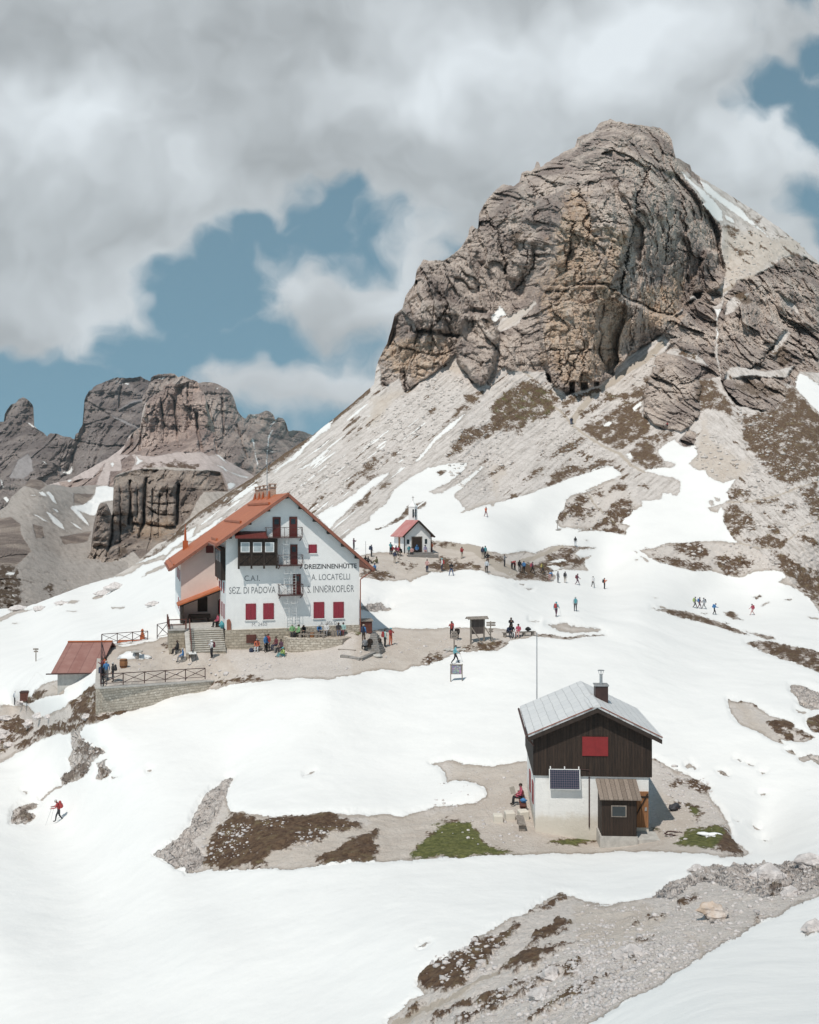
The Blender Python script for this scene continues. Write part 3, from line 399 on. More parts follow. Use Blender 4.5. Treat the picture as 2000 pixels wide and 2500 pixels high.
    calm=1-.8*sstep(-14,10,hut)
    gfore=sstep(60,30,D)
    gr+=nb*gfore*(.10*bil(X/.6,Y/.6,Z*0+1)+.05*bil(X/.25,Y/.25,Z*0+3))
    dz=np.where(g,(undul+snh+nb*gr)*calm*sstep(150,120,D),0)
    tr=sdf(poly("P 120,1835 150,1790 230,1740 300,1725 380,1700"),px,py,R,closed=False,width=1)
    Z2=Z2+dz
    # back side of the skyline
    nb_=14; bx=[];by=[];bz=[]
    for i in range(nb_,0,-1):
        s=i*i*1.1; d=D2[0]+s; bx.append((cx-CX)/F_PX*d); by.append(d); bz.append(Z2[0]-s*.75-(.4*i))
    bx=np.array(bx);by=np.array(by);bz=np.array(bz)
    Xa=np.concatenate([bx,X2]);Ya=np.concatenate([by,Y2]);Za=np.concatenate([bz,Z2])
    def at(a): a=np.clip(.5+a/(2*R),0,1); return np.concatenate([np.repeat(a[:1],nb_,0),a])
    A1=[at(snow),at(turf),at(green),at(np.maximum(pa,-R))]; A2=[at(np.where(py<1250,rock,np.minimum(rock,R))),at(och),at(tan),at(14*(.9*fbm(u/60,v/5,px*0+14,5,.65)*(1-wr)+.9*fbm(u2/30,v2/6,px*0+34,4,.65)*wr))]
    line=np.array([(-800,1400),(0,1400),(440,1240),(480,1255),(560,1330),(800,1370),(880,1310),(1040,1290),(1130,1250),(1260,1220),(1480,1150),(1560,1230),(1750,1240),(1850,1345),(2000,1480),(2900,1500)],float)
    lim=np.interp(cx,line[:,0],line[:,1])
    pyf=np.concatenate([np.repeat(py[:1]-1,nb_,0),py])
    up=(pyf<lim[None,:])[:-1,:-1]
    dg=np.concatenate([np.zeros((nb_,px.shape[1]),bool),deg]); ok=~(dg[1:,:-1]&dg[1:,1:])
    o1=build_grid('mountain',Xa,Ya,Za,{'m1':A1,'m2':A2},mat,up&ok,flat=np.concatenate([np.zeros((nb_,px.shape[1]),bool),r>.6]))
    o2=build_grid('ground',Xa,Ya,Za,{'m1':A1,'m2':A2},matg,(~up)&ok,flat=np.concatenate([np.zeros((nb_,px.shape[1]),bool),(rlow>.5)&(snow<0)]))
    return cx,base,NR,X2,Y2,Z2,fit
def ground_at(px,py):
    """world point on the terrain seen at that pixel of the traced grid"""
    cx,sky,NR,X2,Y2,Z2,fit=TER
    c=int(np.clip(np.searchsorted(cx,px),1,len(cx)-1)); f=(px-cx[c-1])/(cx[c]-cx[c-1])
    out=[]
    for cc in (c-1,c):
        r=(py-sky[cc])/(2560-sky[cc])*(NR-1); r0=int(np.clip(r,0,NR-2)); g=r-r0
        out.append([a[r0,cc]*(1-g)+a[r0+1,cc]*g for a in (X2,Y2,Z2)])
    return Vector([out[0][i]*(1-f)+out[1][i]*f for i in range(3)])
def gz_xy(x,y):
    """terrain height at world x,y (ground region)"""
    px=x/y*F_PX+CX; lo,hi=1200.,2560.
    # depth grows upwards on the ground: bisection on py
    for _ in range(40):
        m=(lo+hi)/2
        if ground_at(px,m).y>y: lo=m
        else: hi=m
    return ground_at(px,(lo+hi)/2).z
def terrain_mat(name,scale=1.,dark=1.,tint=(1,1,1),ochre=True,far=False,near=False):
    m,nt,b=new_mat(name); g=NT(nt); c=g.coord()
    c=g.vscale(c,(1/scale,)*3)
    def attr(n):
        a=g.n('ShaderNodeAttribute'); a.attribute_name=n; s=g.n('ShaderNodeSeparateColor'); g.l(a.outputs['Color'],s.inputs[0]); return s.outputs[0],s.outputs[1],s.outputs[2],a.outputs['Alpha']
    snow,turf,green,path=attr('m1'); rock,och,tan,stk=attr('m2')
    n_hi=g.noise(c,3.2,5,.7); n_md=g.noise(c,.55,5,.62); n_lo=g.noise(c,.09,4,.6)
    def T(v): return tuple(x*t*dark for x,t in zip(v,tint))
    # rock
    cz=g.vscale(c,(1,1,.22)); streak=g.noise(cz,.55,6,.68); 
    rk=g.mix(g.ramp(n_lo,.35,.65),T((.37,.300,.272)),T((.76,.650,.575)))
    rk=g.mix(g.ramp(n_md,.35,.7),g.mix(1.,rk,(.80,.78,.77),'MULTIPLY'),rk)
    if near: rk=g.mix(.62,rk,g.mix(g.ramp(n_hi,.35,.65),(.50,.46,.435),(.78,.745,.72)))
    if ochre:
        och2=g.math('MULTIPLY',g.ramp(g.math('ADD',g.math('MULTIPLY_ADD',och,.62,.24),g.math('MULTIPLY',g.math('SUBTRACT',streak,.5),2.0)),.35,1.0),.70)
        rk=g.mix(och2,rk,g.mix(g.ramp(n_md,.35,.65),T((.62,.42,.27)),T((.76,.585,.44))))
    rk=g.mix(g.ramp(n_hi,.52,.70,0,.45),rk,T((.82,.75,.67)))
    rk=g.mix(g.ramp(n_hi,.46,.30,0,.55),rk,T((.32,.27,.235)))
    dk=g.math('MULTIPLY',g.ramp(g.noise(g.vscale(c,(1,1,.12)),.42,5,.7),.56,.74),.5)
    rk=g.mix(dk,rk,T((.22,.185,.17)))
    vr=g.voro(g.vscale(c,(1,1,1.6)),.9,'DISTANCE_TO_EDGE')
    rk=g.mix(g.ramp(vr,.035,0,0,.5),rk,T((.16,.14,.13)))
    # scree
    sp=g.noise(c,5.,4,.8)
    sc=g.mix(g.ramp(n_md,.3,.7),T((.74,.685,.65)),T((.60,.55,.515)))
    sc=g.mix(g.ramp(sp,.50,.72),sc,T((.78,.75,.73)))
    sc=g.mix(g.ramp(sp,.44,.30),sc,T((.34,.30,.275)))
    sc=g.mix(g.ramp(g.math('ADD',stk,g.math('MULTIPLY',g.math('SUBTRACT',n_hi,.5),.6)),.42,.78,0,0. if near else .75),sc,T((.30,.265,.235)))
    sc=g.mix(g.ramp(stk,.45,.2,0,0. if near else .6),sc,T((.56,.53,.51)))
    tn=g.mix(g.ramp(n_md,.3,.7),T((.52,.445,.38)),T((.65,.58,.515)))
    tn=g.mix(g.ramp(sp,.55,.75),tn,T((.64,.60,.55)))
    tanf=g.ramp(g.math('ADD',tan,g.math('MULTIPLY',g.math('SUBTRACT',n_md,.5),.8)),.15,.95)
    sc=g.mix(g.math('MULTIPLY',tanf,.85) if not near else g.math('MULTIPLY_ADD',tanf,.55,.25),sc,tn)
    wet=g.math('MULTIPLY',g.ramp(g.math('ADD',snow,g.math('MULTIPLY',g.math('SUBTRACT',n_md,.5),.25)),.24,.47),.55 if near else .25)
    sc=g.mix(wet,sc,g.mix(1.,sc,(.55,.49,.43),'MULTIPLY'))
    sc=g.mix(g.ramp(g.math('ADD',path,g.math('MULTIPLY',g.math('SUBTRACT',n_hi,.5),.15)),.47,.56),sc,T((.50,.435,.37)))
    # turf
    tf=g.mix(g.ramp(n_hi,.35,.66),T((.078,.045,.030)),T((.165,.108,.068)))
    tf=g.mix(g.ramp(g.noise(c,.9,4,.7),.52,.72),tf,T((.20,.155,.085)))
    gn=g.mix(g.ramp(n_hi,.35,.7),T((.085,.095,.030)),T((.20,.20,.070)))
    gf=g.ramp(g.math('ADD',green,g.math('MULTIPLY',g.math('SUBTRACT',n_md,.5),1.3)),.40,.78)
    tf=g.mix(gf,tf,gn)
    tfm=g.math('MAXIMUM',turf,g.math('SUBTRACT',green,.03))
    tff=g.ramp(g.math('ADD',tfm,g.math('MULTIPLY',g.math('SUBTRACT',g.noise(c,1.7,6,.78),.5),1.25)),.43,.64)
    tfl=g.mix(g.ramp(g.noise(c,4.5,3,.8),.5,.72,0,.65),tf,T((.40,.34,.26)))
    tf=tfl if not near else tf
    tff=g.math('MULTIPLY',tff,g.ramp(g.noise(c,2.6,4,.8),.72,.66))   # pale stones showing through the turf
    gr=g.mix(tff,sc,tf)
    rf=g.ramp(g.math('ADD',rock,g.math('MULTIPLY',g.math('SUBTRACT',g.noise(c,.8,5,.7),.5),.35)),.46,.54)
    # turf ledges on rock
    col=g.mix(rf,gr,g.mix(g.math('MULTIPLY',tff,.75),rk,tf))
    sf=g.ramp(g.math('ADD',snow,g.math('MULTIPLY',g.math('SUBTRACT',g.noise(c,1.3,6,.78),.5),.42)),.485,.515)
    sncol=g.mix(g.ramp(g.noise(c,.16,5,.6),.35,.7),(.835,.832,.82),(.80,.798,.788))
    sncol=g.mix(g.math('MULTIPLY',g.ramp(g.noise(g.vscale(c,(.5,1,1)),1.4,6,.7),.60,.78),.35),sncol,(.62,.60,.57))
    edge=g.math('MULTIPLY',g.ramp(snow,.66,.50),.35)
    sncol=g.mix(g.math('MULTIPLY',edge,g.ramp(n_hi,.4,.6)),sncol,(.60,.56,.52))
    sncol=g.mix(g.math('MULTIPLY',g.ramp(path,.38,.54),.6),sncol,(.60,.58,.55))
    col=g.mix(sf,col,sncol)
    g.l(col,b.inputs['Base Color'])
    b.inputs['Roughness'].default_value=.85; b.inputs['Specular IOR Level'].default_value=.25
    # bump
    h=g.math('ADD',g.math('MULTIPLY',g.noise(c,1.3,5,.72),1.3),g.math('MULTIPLY',g.ramp(vr,0,.10),.3))
    hg=g.math('ADD',g.math('MULTIPLY',sp,.22),g.math('MULTIPLY',n_hi,.25))
    hs=g.math('ADD',g.math('MULTIPLY',g.noise(c,.9,3,.6),.085),g.math('MULTIPLY',g.noise(c,6.,3,.6),.010))
    x=g.n('ShaderNodeMix',data_type='FLOAT'); g.l(rf,x.inputs[0]); g.l(hg,x.inputs[2]); g.l(h,x.inputs[3])
    y=g.n('ShaderNodeMix',data_type='FLOAT'); g.l(sf,y.inputs[0]); g.l(x.outputs[0],y.inputs[2]); g.l(hs,y.inputs[3])
    g.l(g.bump(y.outputs[0],.75,.9*scale),b.inputs['Normal'])
    return m
MT=terrain_mat('rock_scree_snow'); MG=terrain_mat('gravel_turf_snow',near=True)
TER=terrain(MT,MG)
print('terrain',time.time()-T0)

# ---------------------------------------------------------------- distant mountains
def relief(name,SK,bot,ctrl,k,mat,snow,turf='',rocktop=None,cracks=(),blocks=(),jag=3.,step=2.4,flt=1.,seed=0.,amp=1.,och='',scree='',strat=1.,rough=1.):
    SK=np.array(SK,float); ctrl=np.array(ctrl,float)
    cx=np.arange(SK[0,0],SK[-1,0]+.1,step); sky=interp_sky(cx,SK)
    sky=sky+jag*fbm(cx/11.+seed,cx*0+seed,cx*0,5,.62)+.6*jag*np.abs(perlin(cx/4.,cx*0+seed,cx*0+8))
    ks=np.array([sky[max(0,i-20):i+21].min() for i in range(len(sky))]); base=np.convolve(np.pad(ks,10,'edge'),np.ones(21)/21.,'valid')-1; base=np.minimum(base,sky)
    NR=int((bot-base.min())/step); t=np.linspace(0,1,NR)[:,None]
    py=base[None,:]+(bot-base[None,:])*t; deg=(py<sky[None,:]-.01); py=np.maximum(py,sky[None,:]); px=np.repeat(cx[None,:],NR,0)
    fit=tps_fit(ctrl[:,:2],1./ctrl[:,2],1e-3); D=1/np.clip(tps_eval(fit,px,py),1/(ctrl[:,2].max()*1.15),1/(ctrl[:,2].min()*.85))
    X=(px-CX)/F_PX*D;Y=D;Z=(HOR-py)/F_PX*D
    jx=3.5*fbm(px/30,py/30,py*0+1+seed,4,.6); jy=3*fbm(px/30,py/22,py*0+9+seed,4,.6); qx=px+jx;qy=py+jy; R=14.
    sn=sdfs(polys(snow),px+.6*jx,py+.6*jy,R); tf=sdfs(polys(turf),qx,qy,R) if turf else px*0-R
    rock=(sdfs(polys(rocktop),qx,qy,R) if rocktop else px*0+R)
    if scree: rock=np.minimum(rock,-sdfs(polys(scree),qx,qy,R))
    r=sstep(-3,3,rock)
    x=X/k+2*perlin(X/k/18,Z/k/18,X*0+seed); z=Z/k; y=Y/k
    dl=-3.*(bil(x/17+seed,y/19,z/22)-.25)-1.4*(bil(x/6.5,y/7,z/8)-.25)-.7*(bil(x/2.4,y/3,z/2.4)-.2)+.9*fbm(x/2.6,y/3,z/2.,5,.72)
    dl+=flt*(perlin(x/7+seed,y*0,z/60)*3.4+perlin(x/2.6,y*0+seed,z/25)*1.6+perlin(x/1.1,y*0+seed,z/9)*.6)
    lay=(z+1.2*perlin(x/30,y/30,z*0+seed))/6.; fr=lay-np.floor(lay); dl+=strat*1.3*(fr-.5)*sstep(0,.15,fr)
    lay=(z+.8*perlin(x/20,y/30,z*0+seed))/2.1; fr=lay-np.floor(lay); dl+=strat*.45*(fr-.5)*sstep(0,.2,fr)
    for sx,sz,am,cr in ((7,15,2.8,.4),(2.6,5,1.6,.3),(1.1,1.6,.8,.15)):
        Hh,e=worley((x/sx).astype(np.float64),(z/sz+.2*perlin(x/3,z/3,z*0)).astype(np.float64),sx+seed); dl+=am*Hh+cr*(1-sstep(0,.16,e))
    for s,am,w in blocks: dl+=am*sstep(-w,w,sdf(poly(s),qx,qy,R))
    for s,w,dp in cracks: dl+=dp*sstep(-3.,1.,sdf(poly(s),qx,qy,R,closed=False,width=w))
    dl=dl*r*amp+(1-r)*rough*(1.2*fbm(x/9,y/14,z/9,6,.66)+.4*fbm(x/2,y/4,z/2,4,.7)+(rough>1)*.9*np.abs(fbm((x+z)/5,y/30,z/30,4)))
    D2=D+dl*k*sstep(0,14,py-sky[None,:]+4)
    X2=(px-CX)/F_PX*D2;Y2=D2;Z2=(HOR-py)/F_PX*D2
    nb_=8;bx=[];by=[];bz=[]
    for i in range(nb_,0,-1):
        s=i*i*3.*k; d=D2[0]+s; bx.append((cx-CX)/F_PX*d);by.append(d);bz.append(Z2[0]-s*.9)
    C=lambda a,b:np.concatenate([np.array(a),b])
    def at(a): a=np.clip(.5+a/(2*R),0,1); return np.concatenate([np.repeat(a[:1],nb_,0),a])
    lo=px*0-R
    oc=sdfs(polys(och),qx,qy,R) if och else lo
    dg=np.concatenate([np.zeros((nb_,px.shape[1]),bool),deg]); ok=~(dg[1:,:-1]&dg[1:,1:])
    stx=7*fbm((px+py)/30,(px-py)/8,px*0+seed,4,.6)
    return build_grid(name,C(bx,X2),C(by,Y2),C(bz,Z2),{'m1':[at(sn),at(np.minimum(tf,4)+20*fbm(px/14,py/9,px*0+3,4,.65)*sstep(-13,-4,tf)),at(lo),at(lo)],'m2':[at(rock),at(oc),at(lo),at(stx)]},mat,ok,flat=np.concatenate([np.zeros((nb_,px.shape[1]),bool),r>.6]))
def px_(s): return [tuple(p) for p in poly(s)]
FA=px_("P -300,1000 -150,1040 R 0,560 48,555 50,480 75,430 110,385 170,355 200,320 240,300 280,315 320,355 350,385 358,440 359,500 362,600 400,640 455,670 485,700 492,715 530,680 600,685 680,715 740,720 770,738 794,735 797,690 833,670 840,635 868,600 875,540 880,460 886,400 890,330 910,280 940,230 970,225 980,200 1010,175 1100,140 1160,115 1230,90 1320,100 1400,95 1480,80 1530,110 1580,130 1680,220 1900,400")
relief('mountain',FA,1330,[(0,1040,2900),(60,980,2950),(0,1300,2300),(150,1150,2600),(100,1060,2800),(200,1000,2750),(300,930,2900),(300,1100,2500),(180,1180,2400),(400,1000,2900),(350,1300,2300),(440,1300,2300),(-200,1300,2200),(80,1150,2450),(120,1100,2600)],9.5,terrain_mat('cloud_shaded_cliff_rock',9.5,.52,(.98,.97,1.02),False),  # cloud shadow over these peaks is painted in as a darker rock colour
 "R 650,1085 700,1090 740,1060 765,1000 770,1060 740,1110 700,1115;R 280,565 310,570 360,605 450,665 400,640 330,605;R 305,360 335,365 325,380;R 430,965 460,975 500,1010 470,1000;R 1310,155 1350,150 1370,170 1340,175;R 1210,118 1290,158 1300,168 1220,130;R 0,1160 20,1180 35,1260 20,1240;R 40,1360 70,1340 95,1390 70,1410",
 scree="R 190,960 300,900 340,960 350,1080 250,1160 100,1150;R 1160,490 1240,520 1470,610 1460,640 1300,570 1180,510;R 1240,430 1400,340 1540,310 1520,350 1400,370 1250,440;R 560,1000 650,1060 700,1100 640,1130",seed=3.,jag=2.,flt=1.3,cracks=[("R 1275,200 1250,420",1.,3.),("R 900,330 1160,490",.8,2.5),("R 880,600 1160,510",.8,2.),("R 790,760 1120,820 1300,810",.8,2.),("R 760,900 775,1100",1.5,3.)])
FB=px_("R 1500,300 1560,200 1580,140 1590,100 1620,70 1680,55 1725,60 S 70,145 140,135 200,140 240,175 290,160 370,200 450,235 540,225 620,235 700,270 770,310 810,360 840,440 850,490 870,540 920,600 950,610 975,570 1050,565 1090,560 1150,530 1190,530 1240,570 1255,600 1260,630 1290,600 1340,605 1370,650 1388,700 1397,748 1450,735 1530,740 1600,765 1640,780 1900,830")
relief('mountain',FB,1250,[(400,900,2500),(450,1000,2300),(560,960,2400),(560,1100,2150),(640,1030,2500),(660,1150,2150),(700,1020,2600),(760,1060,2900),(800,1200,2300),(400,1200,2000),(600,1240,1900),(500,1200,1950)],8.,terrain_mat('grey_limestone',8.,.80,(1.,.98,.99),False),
 "S 1000,612 1040,570 1060,570 1030,600;S 1010,820 1040,840 1045,940 1060,1000 1085,1100 1070,1110 1050,1010 1035,900;S 1260,700 1220,760 1190,830 1190,900 1180,990 1170,1095 1160,1095 1175,960 1178,860 1180,800 1220,740;S 1190,740 1210,680 1250,630 1270,640 1230,670;S 1200,950 1270,965 1210,965;S 30,185 100,170 100,190 30,200;S 640,300 665,270 660,300;S 1080,565 1090,565 1080,600",
 seed=9.,jag=2.,flt=1.3,cracks=[("S 550,480 590,620 620,800",2.,4.),("S 700,400 720,780",1.2,3.),("S 850,680 960,1020",1.,3.)],och='')
FC=px_("R 380,1330 500,1225 630,1190 750,1160 850,1100 950,1050 1050,990 1130,950 1230,880 1320,800 1350,720 1400,670 1470,620 1482,600 1490,500 1510,420 1530,370 1580,310 1640,270 1725,225 S 86,265 150,245 230,250 330,225 380,200 440,220 470,300 530,370 545,480 580,600 620,700 640,850 650,950 655,985 760,1060 850,1110 1000,1190 1050,1230 1200,1300")
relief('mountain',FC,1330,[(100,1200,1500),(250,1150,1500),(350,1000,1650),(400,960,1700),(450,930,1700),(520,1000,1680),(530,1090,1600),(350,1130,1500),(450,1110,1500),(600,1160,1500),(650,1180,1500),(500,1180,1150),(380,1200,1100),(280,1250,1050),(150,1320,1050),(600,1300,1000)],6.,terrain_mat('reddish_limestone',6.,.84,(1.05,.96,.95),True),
 "R 1160,1000 1190,985 1205,1010 1180,1040;R 1430,915 1450,930 1470,960 1510,970 1460,1000 1430,1010 1445,970;S 630,985 660,990 720,1040 760,1090 720,1060;S 610,1090 700,1110 760,1160 870,1200 990,1230 960,1240 850,1210 740,1165 660,1110;S 755,1300 790,1285 855,1300 810,1345 770,1360;R 700,1180 760,1165 730,1200;R 1010,1245 1100,1230 1200,1250 1230,1400 1010,1350",
 turf="S 60,1080 250,1060 450,1110 400,1180 200,1160;R 1500,1010 1725,1000 1725,1080 1500,1060",rocktop="R 1270,900 1340,760 1400,670 1480,600 P 380,900 500,900 S 620,700 640,850 660,990 560,1000 480,960 380,970 230,965 150,980 0,1010 P 370,1115 R 1420,900;R 1280,960 1380,900 1420,960 1380,1080 1280,1090;S 100,1170 700,1180 760,1340 560,1480 P 250,1320 270,1150;R 620,1200 980,1150 1100,1000 1000,1250 700,1300",
 seed=15.,jag=1.6,flt=1.6,cracks=[("S 50,400 75,560 100,700",.8,2.6),("S 195,420 215,650 240,900",1.,3.),("S 335,230 345,450",.8,2.6),("S 370,480 395,620",.7,2.),("S 430,560 450,760 485,960",3.,5.),("S 545,490 580,600",1.2,3.),("S 625,840 645,970",1.8,3.),("S 140,350 200,420",.7,2.),("R 1690,340 1725,500",.9,2.),("R 1480,640 1480,860",1.2,2.5),("R 1390,700 1410,880",1.2,2.)])
FE=px_("P -300,1290 -100,1268 R 0,1490 80,1440 120,1350 200,1280 260,1230 310,1165 360,1160 440,1180 500,1225 560,1215 640,1230 750,1250 900,1230 1010,1225 1200,1250 1400,1300 1700,1700")
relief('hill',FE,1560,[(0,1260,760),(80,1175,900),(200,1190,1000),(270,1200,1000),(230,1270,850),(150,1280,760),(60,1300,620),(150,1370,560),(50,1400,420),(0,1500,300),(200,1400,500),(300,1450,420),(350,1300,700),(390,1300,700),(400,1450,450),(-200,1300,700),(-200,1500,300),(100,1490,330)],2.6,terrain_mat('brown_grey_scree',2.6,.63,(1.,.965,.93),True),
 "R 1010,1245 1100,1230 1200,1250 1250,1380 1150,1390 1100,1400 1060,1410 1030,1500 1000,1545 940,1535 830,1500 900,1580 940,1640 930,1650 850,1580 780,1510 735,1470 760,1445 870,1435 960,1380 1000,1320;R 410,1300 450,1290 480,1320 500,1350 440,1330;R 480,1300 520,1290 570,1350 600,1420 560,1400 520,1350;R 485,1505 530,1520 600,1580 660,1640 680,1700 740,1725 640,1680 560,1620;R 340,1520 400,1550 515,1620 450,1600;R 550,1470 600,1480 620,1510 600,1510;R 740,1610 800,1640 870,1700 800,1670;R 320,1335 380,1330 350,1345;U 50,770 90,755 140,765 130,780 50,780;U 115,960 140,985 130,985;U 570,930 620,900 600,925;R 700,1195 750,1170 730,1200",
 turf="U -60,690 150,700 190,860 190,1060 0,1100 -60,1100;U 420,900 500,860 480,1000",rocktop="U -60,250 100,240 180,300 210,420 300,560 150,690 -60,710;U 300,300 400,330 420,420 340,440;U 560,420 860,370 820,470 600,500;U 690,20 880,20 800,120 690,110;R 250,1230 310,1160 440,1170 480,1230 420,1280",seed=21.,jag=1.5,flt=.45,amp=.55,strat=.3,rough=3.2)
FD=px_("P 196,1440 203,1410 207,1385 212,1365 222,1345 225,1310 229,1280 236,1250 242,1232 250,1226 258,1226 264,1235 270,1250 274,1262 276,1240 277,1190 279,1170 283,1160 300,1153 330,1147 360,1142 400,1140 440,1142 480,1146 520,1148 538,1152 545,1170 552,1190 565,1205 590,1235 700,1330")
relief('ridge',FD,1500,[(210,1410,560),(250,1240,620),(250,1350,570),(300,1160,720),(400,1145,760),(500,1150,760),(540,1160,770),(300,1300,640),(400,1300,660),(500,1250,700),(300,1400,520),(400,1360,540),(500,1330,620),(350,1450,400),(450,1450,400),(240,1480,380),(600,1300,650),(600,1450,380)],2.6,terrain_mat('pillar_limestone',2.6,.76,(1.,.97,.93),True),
 "P 0,0 1,0 1,1",turf="U 1100,560 1170,520 1200,580 1100,640;R 1300,1095 1600,1050 1600,1090 1350,1120",rocktop="U 780,800 800,600 860,400 870,250 940,90 1010,120 1060,200 P 276,1240 278,1165 330,1146 540,1150 560,1200 U 1900,0 1725,300 1560,480 1440,600 1330,640 1250,560 1180,600 1080,640 960,700 860,760",
 seed=31.,jag=1.6,flt=1.1,amp=1.,och="U 1230,300 1640,230 1640,400 1480,480 1260,420",
 blocks=[("U 1060,180 1060,0 1100,-60 1180,-60 1215,60 1215,200 1180,310 1080,300",-4,5),("U 1230,80 1225,-60 1330,-60 1345,200 1310,300 1240,290",-4,5),("U 1380,0 1460,-80 1640,-60 1640,320 1560,330 1360,280",-5,6),("U 860,400 880,250 930,110 1000,110 1060,250 1040,400 1000,500 870,500",-5,5)],
 cracks=[("U 1215,-100 1222,60 1205,300",1.3,6.),("U 1370,-120 1352,60 1345,290 1300,420",2.2,7.),("U 1500,20 1485,200 1490,420",.6,3.),("U 1050,230 1045,420 1000,600",1.8,6.),("U 1670,-60 1655,300",2.4,6.),("U 1290,-60 1280,300",.5,2.5),("U 1430,-20 1420,400 1380,560",.6,3.),("U 1570,-60 1560,330",.5,2.5),("U 1130,-60 1120,600",.6,3.),("U 1640,110 1500,120 1380,100",.5,2.),("U 1640,220 1480,220 1380,150",.8,3.),("U 1240,300 1350,310 1480,330 1640,330",1.,3.)])
print('far',time.time()-T0)
# ================================================================ OBJECT HELPERS
def empty(name,loc,rz=0.,label=None,cat=None,group=None):
    o=bpy.data.objects.new(name,None); COL.objects.link(o); o.location=loc; o.rotation_euler=(0,0,rz); o.empty_display_size=.3
    if label: o['label']=label
    if cat: o['category']=cat
    if group: o['group']=group
    return o
def tag(o,label,cat,group=None):
    o['label']=label;o['category']=cat
    if group:o['group']=group
    return o
class MB:
    def __init__(s): s.bm=bmesh.new()
    def box(s,x0,x1,y0,y1,z0,z1,M=None):
        v=[s.bm.verts.new((x,y,z)) for x in (x0,x1) for y in (y0,y1) for z in (z0,z1)]
        for f in ((0,1,3,2),(4,6,7,5),(0,4,5,1),(2,3,7,6),(0,2,6,4),(1,5,7,3)): s.bm.faces.new([v[i] for i in f])
        if M is not None:
            for a in v: a.co=M@a.co
        return s
    def bar(s,a,b,w=.04,h=None,up=(0,0,1)):
        a=Vector(a);b=Vector(b);d=b-a;L=d.length
        if L<1e-6: return s
        h=h or w; d.normalize(); u=Vector(up)
        if abs(d.dot(u))>.99: u=Vector((0,1,0))
        r=d.cross(u).normalized(); u=r.cross(d).normalized()
        M=Matrix((( d.x,r.x,u.x,a.x),(d.y,r.y,u.y,a.y),(d.z,r.z,u.z,a.z),(0,0,0,1)))
        return s.box(0,L,-w/2,w/2,-h/2,h/2,M)
    def tube(s,a,b,r=.03,r2=None,n=8,cap=True):
        a=Vector(a);b=Vector(b);d=(b-a); 
        if d.length<1e-6: return s
        r2=r if r2 is None else r2; q=d.to_track_quat('Z','Y')
        A=[s.bm.verts.new(a+q@Vector((r*math.cos(6.2832*i/n),r*math.sin(6.2832*i/n),0))) for i in range(n)]
        B=[s.bm.verts.new(b+q@Vector((r2*math.cos(6.2832*i/n),r2*math.sin(6.2832*i/n),0))) for i in range(n)]
        for i in range(n): s.bm.faces.new((A[i],A[(i+1)%n],B[(i+1)%n],B[i]))
        if cap: s.bm.faces.new(A[::-1]); s.bm.faces.new(B)
        return s
    def prism(s,pts,lo,hi,axis='y'):
        """polygon pts in the plane normal to axis, extruded lo..hi"""
        f={'y':lambda p,t:(p[0],t,p[1]),'x':lambda p,t:(t,p[0],p[1]),'z':lambda p,t:(p[0],p[1],t)}[axis]
        A=[s.bm.verts.new(f(p,lo)) for p in pts];B=[s.bm.verts.new(f(p,hi)) for p in pts]; n=len(pts)
        s.bm.faces.new(A);s.bm.faces.new(B[::-1])
        for i in range(n): s.bm.faces.new((A[i],B[i],B[(i+1)%n],A[(i+1)%n]))
        return s
    def lathe(s,prof,c=(0,0,0),n=12):
        R=[]
        for r,z in prof: R.append([s.bm.verts.new((c[0]+r*math.cos(6.2832*i/n),c[1]+r*math.sin(6.2832*i/n),c[2]+z)) for i in range(n)])
        for a,b in zip(R,R[1:]):
            for i in range(n): s.bm.faces.new((a[i],a[(i+1)%n],b[(i+1)%n],b[i]))
        s.bm.faces.new(R[0][::-1]); s.bm.faces.new(R[-1]); return s
    def rock(s,c,r,seed=0,sq=(1,1,.7),sub=2):
        b=bmesh.ops.create_icosphere(s.bm,subdivisions=sub,radius=1.)
        rn=random.Random(seed); o=[rn.uniform(-50,50) for _ in range(3)]
        from mathutils import noise as N
        for v in b['verts']:
            p=v.co.copy(); n=N.noise(p*1.1+Vector(o))*.45+N.noise(p*2.7+Vector(o))*.2
            q=Vector((round(p.x*1.6)/1.6,round(p.y*1.6)/1.6,round(p.z*1.6)/1.6)); p=p.lerp(q,.35)*(1+n)
            v.co=Vector((c[0]+p.x*r*sq[0],c[1]+p.y*r*sq[1],c[2]+p.z*r*sq[2]))
        return s
    def obj(s,name,mat,parent=None,loc=None,rz=0.,bevel=0.,smooth=False,kind=None):
        bmesh.ops.recalc_face_normals(s.bm,faces=s.bm.faces[:])
        me=bpy.data.meshes.new(name); s.bm.to_mesh(me); s.bm.free()
        if smooth:
            for p in me.polygons: p.use_smooth=True
        for m in (mat if isinstance(mat,(list,tuple)) else [mat]): me.materials.append(m)
        o=bpy.data.objects.new(name,me); COL.objects.link(o)
        if parent: o.parent=parent
        if loc is not None: o.location=loc
        if rz: o.rotation_euler=(0,0,rz)
        if bevel:
            b=o.modifiers.new('b','BEVEL'); b.width=bevel; b.segments=1; b.limit_method='ANGLE'
        if kind: o['kind']=kind
        return o
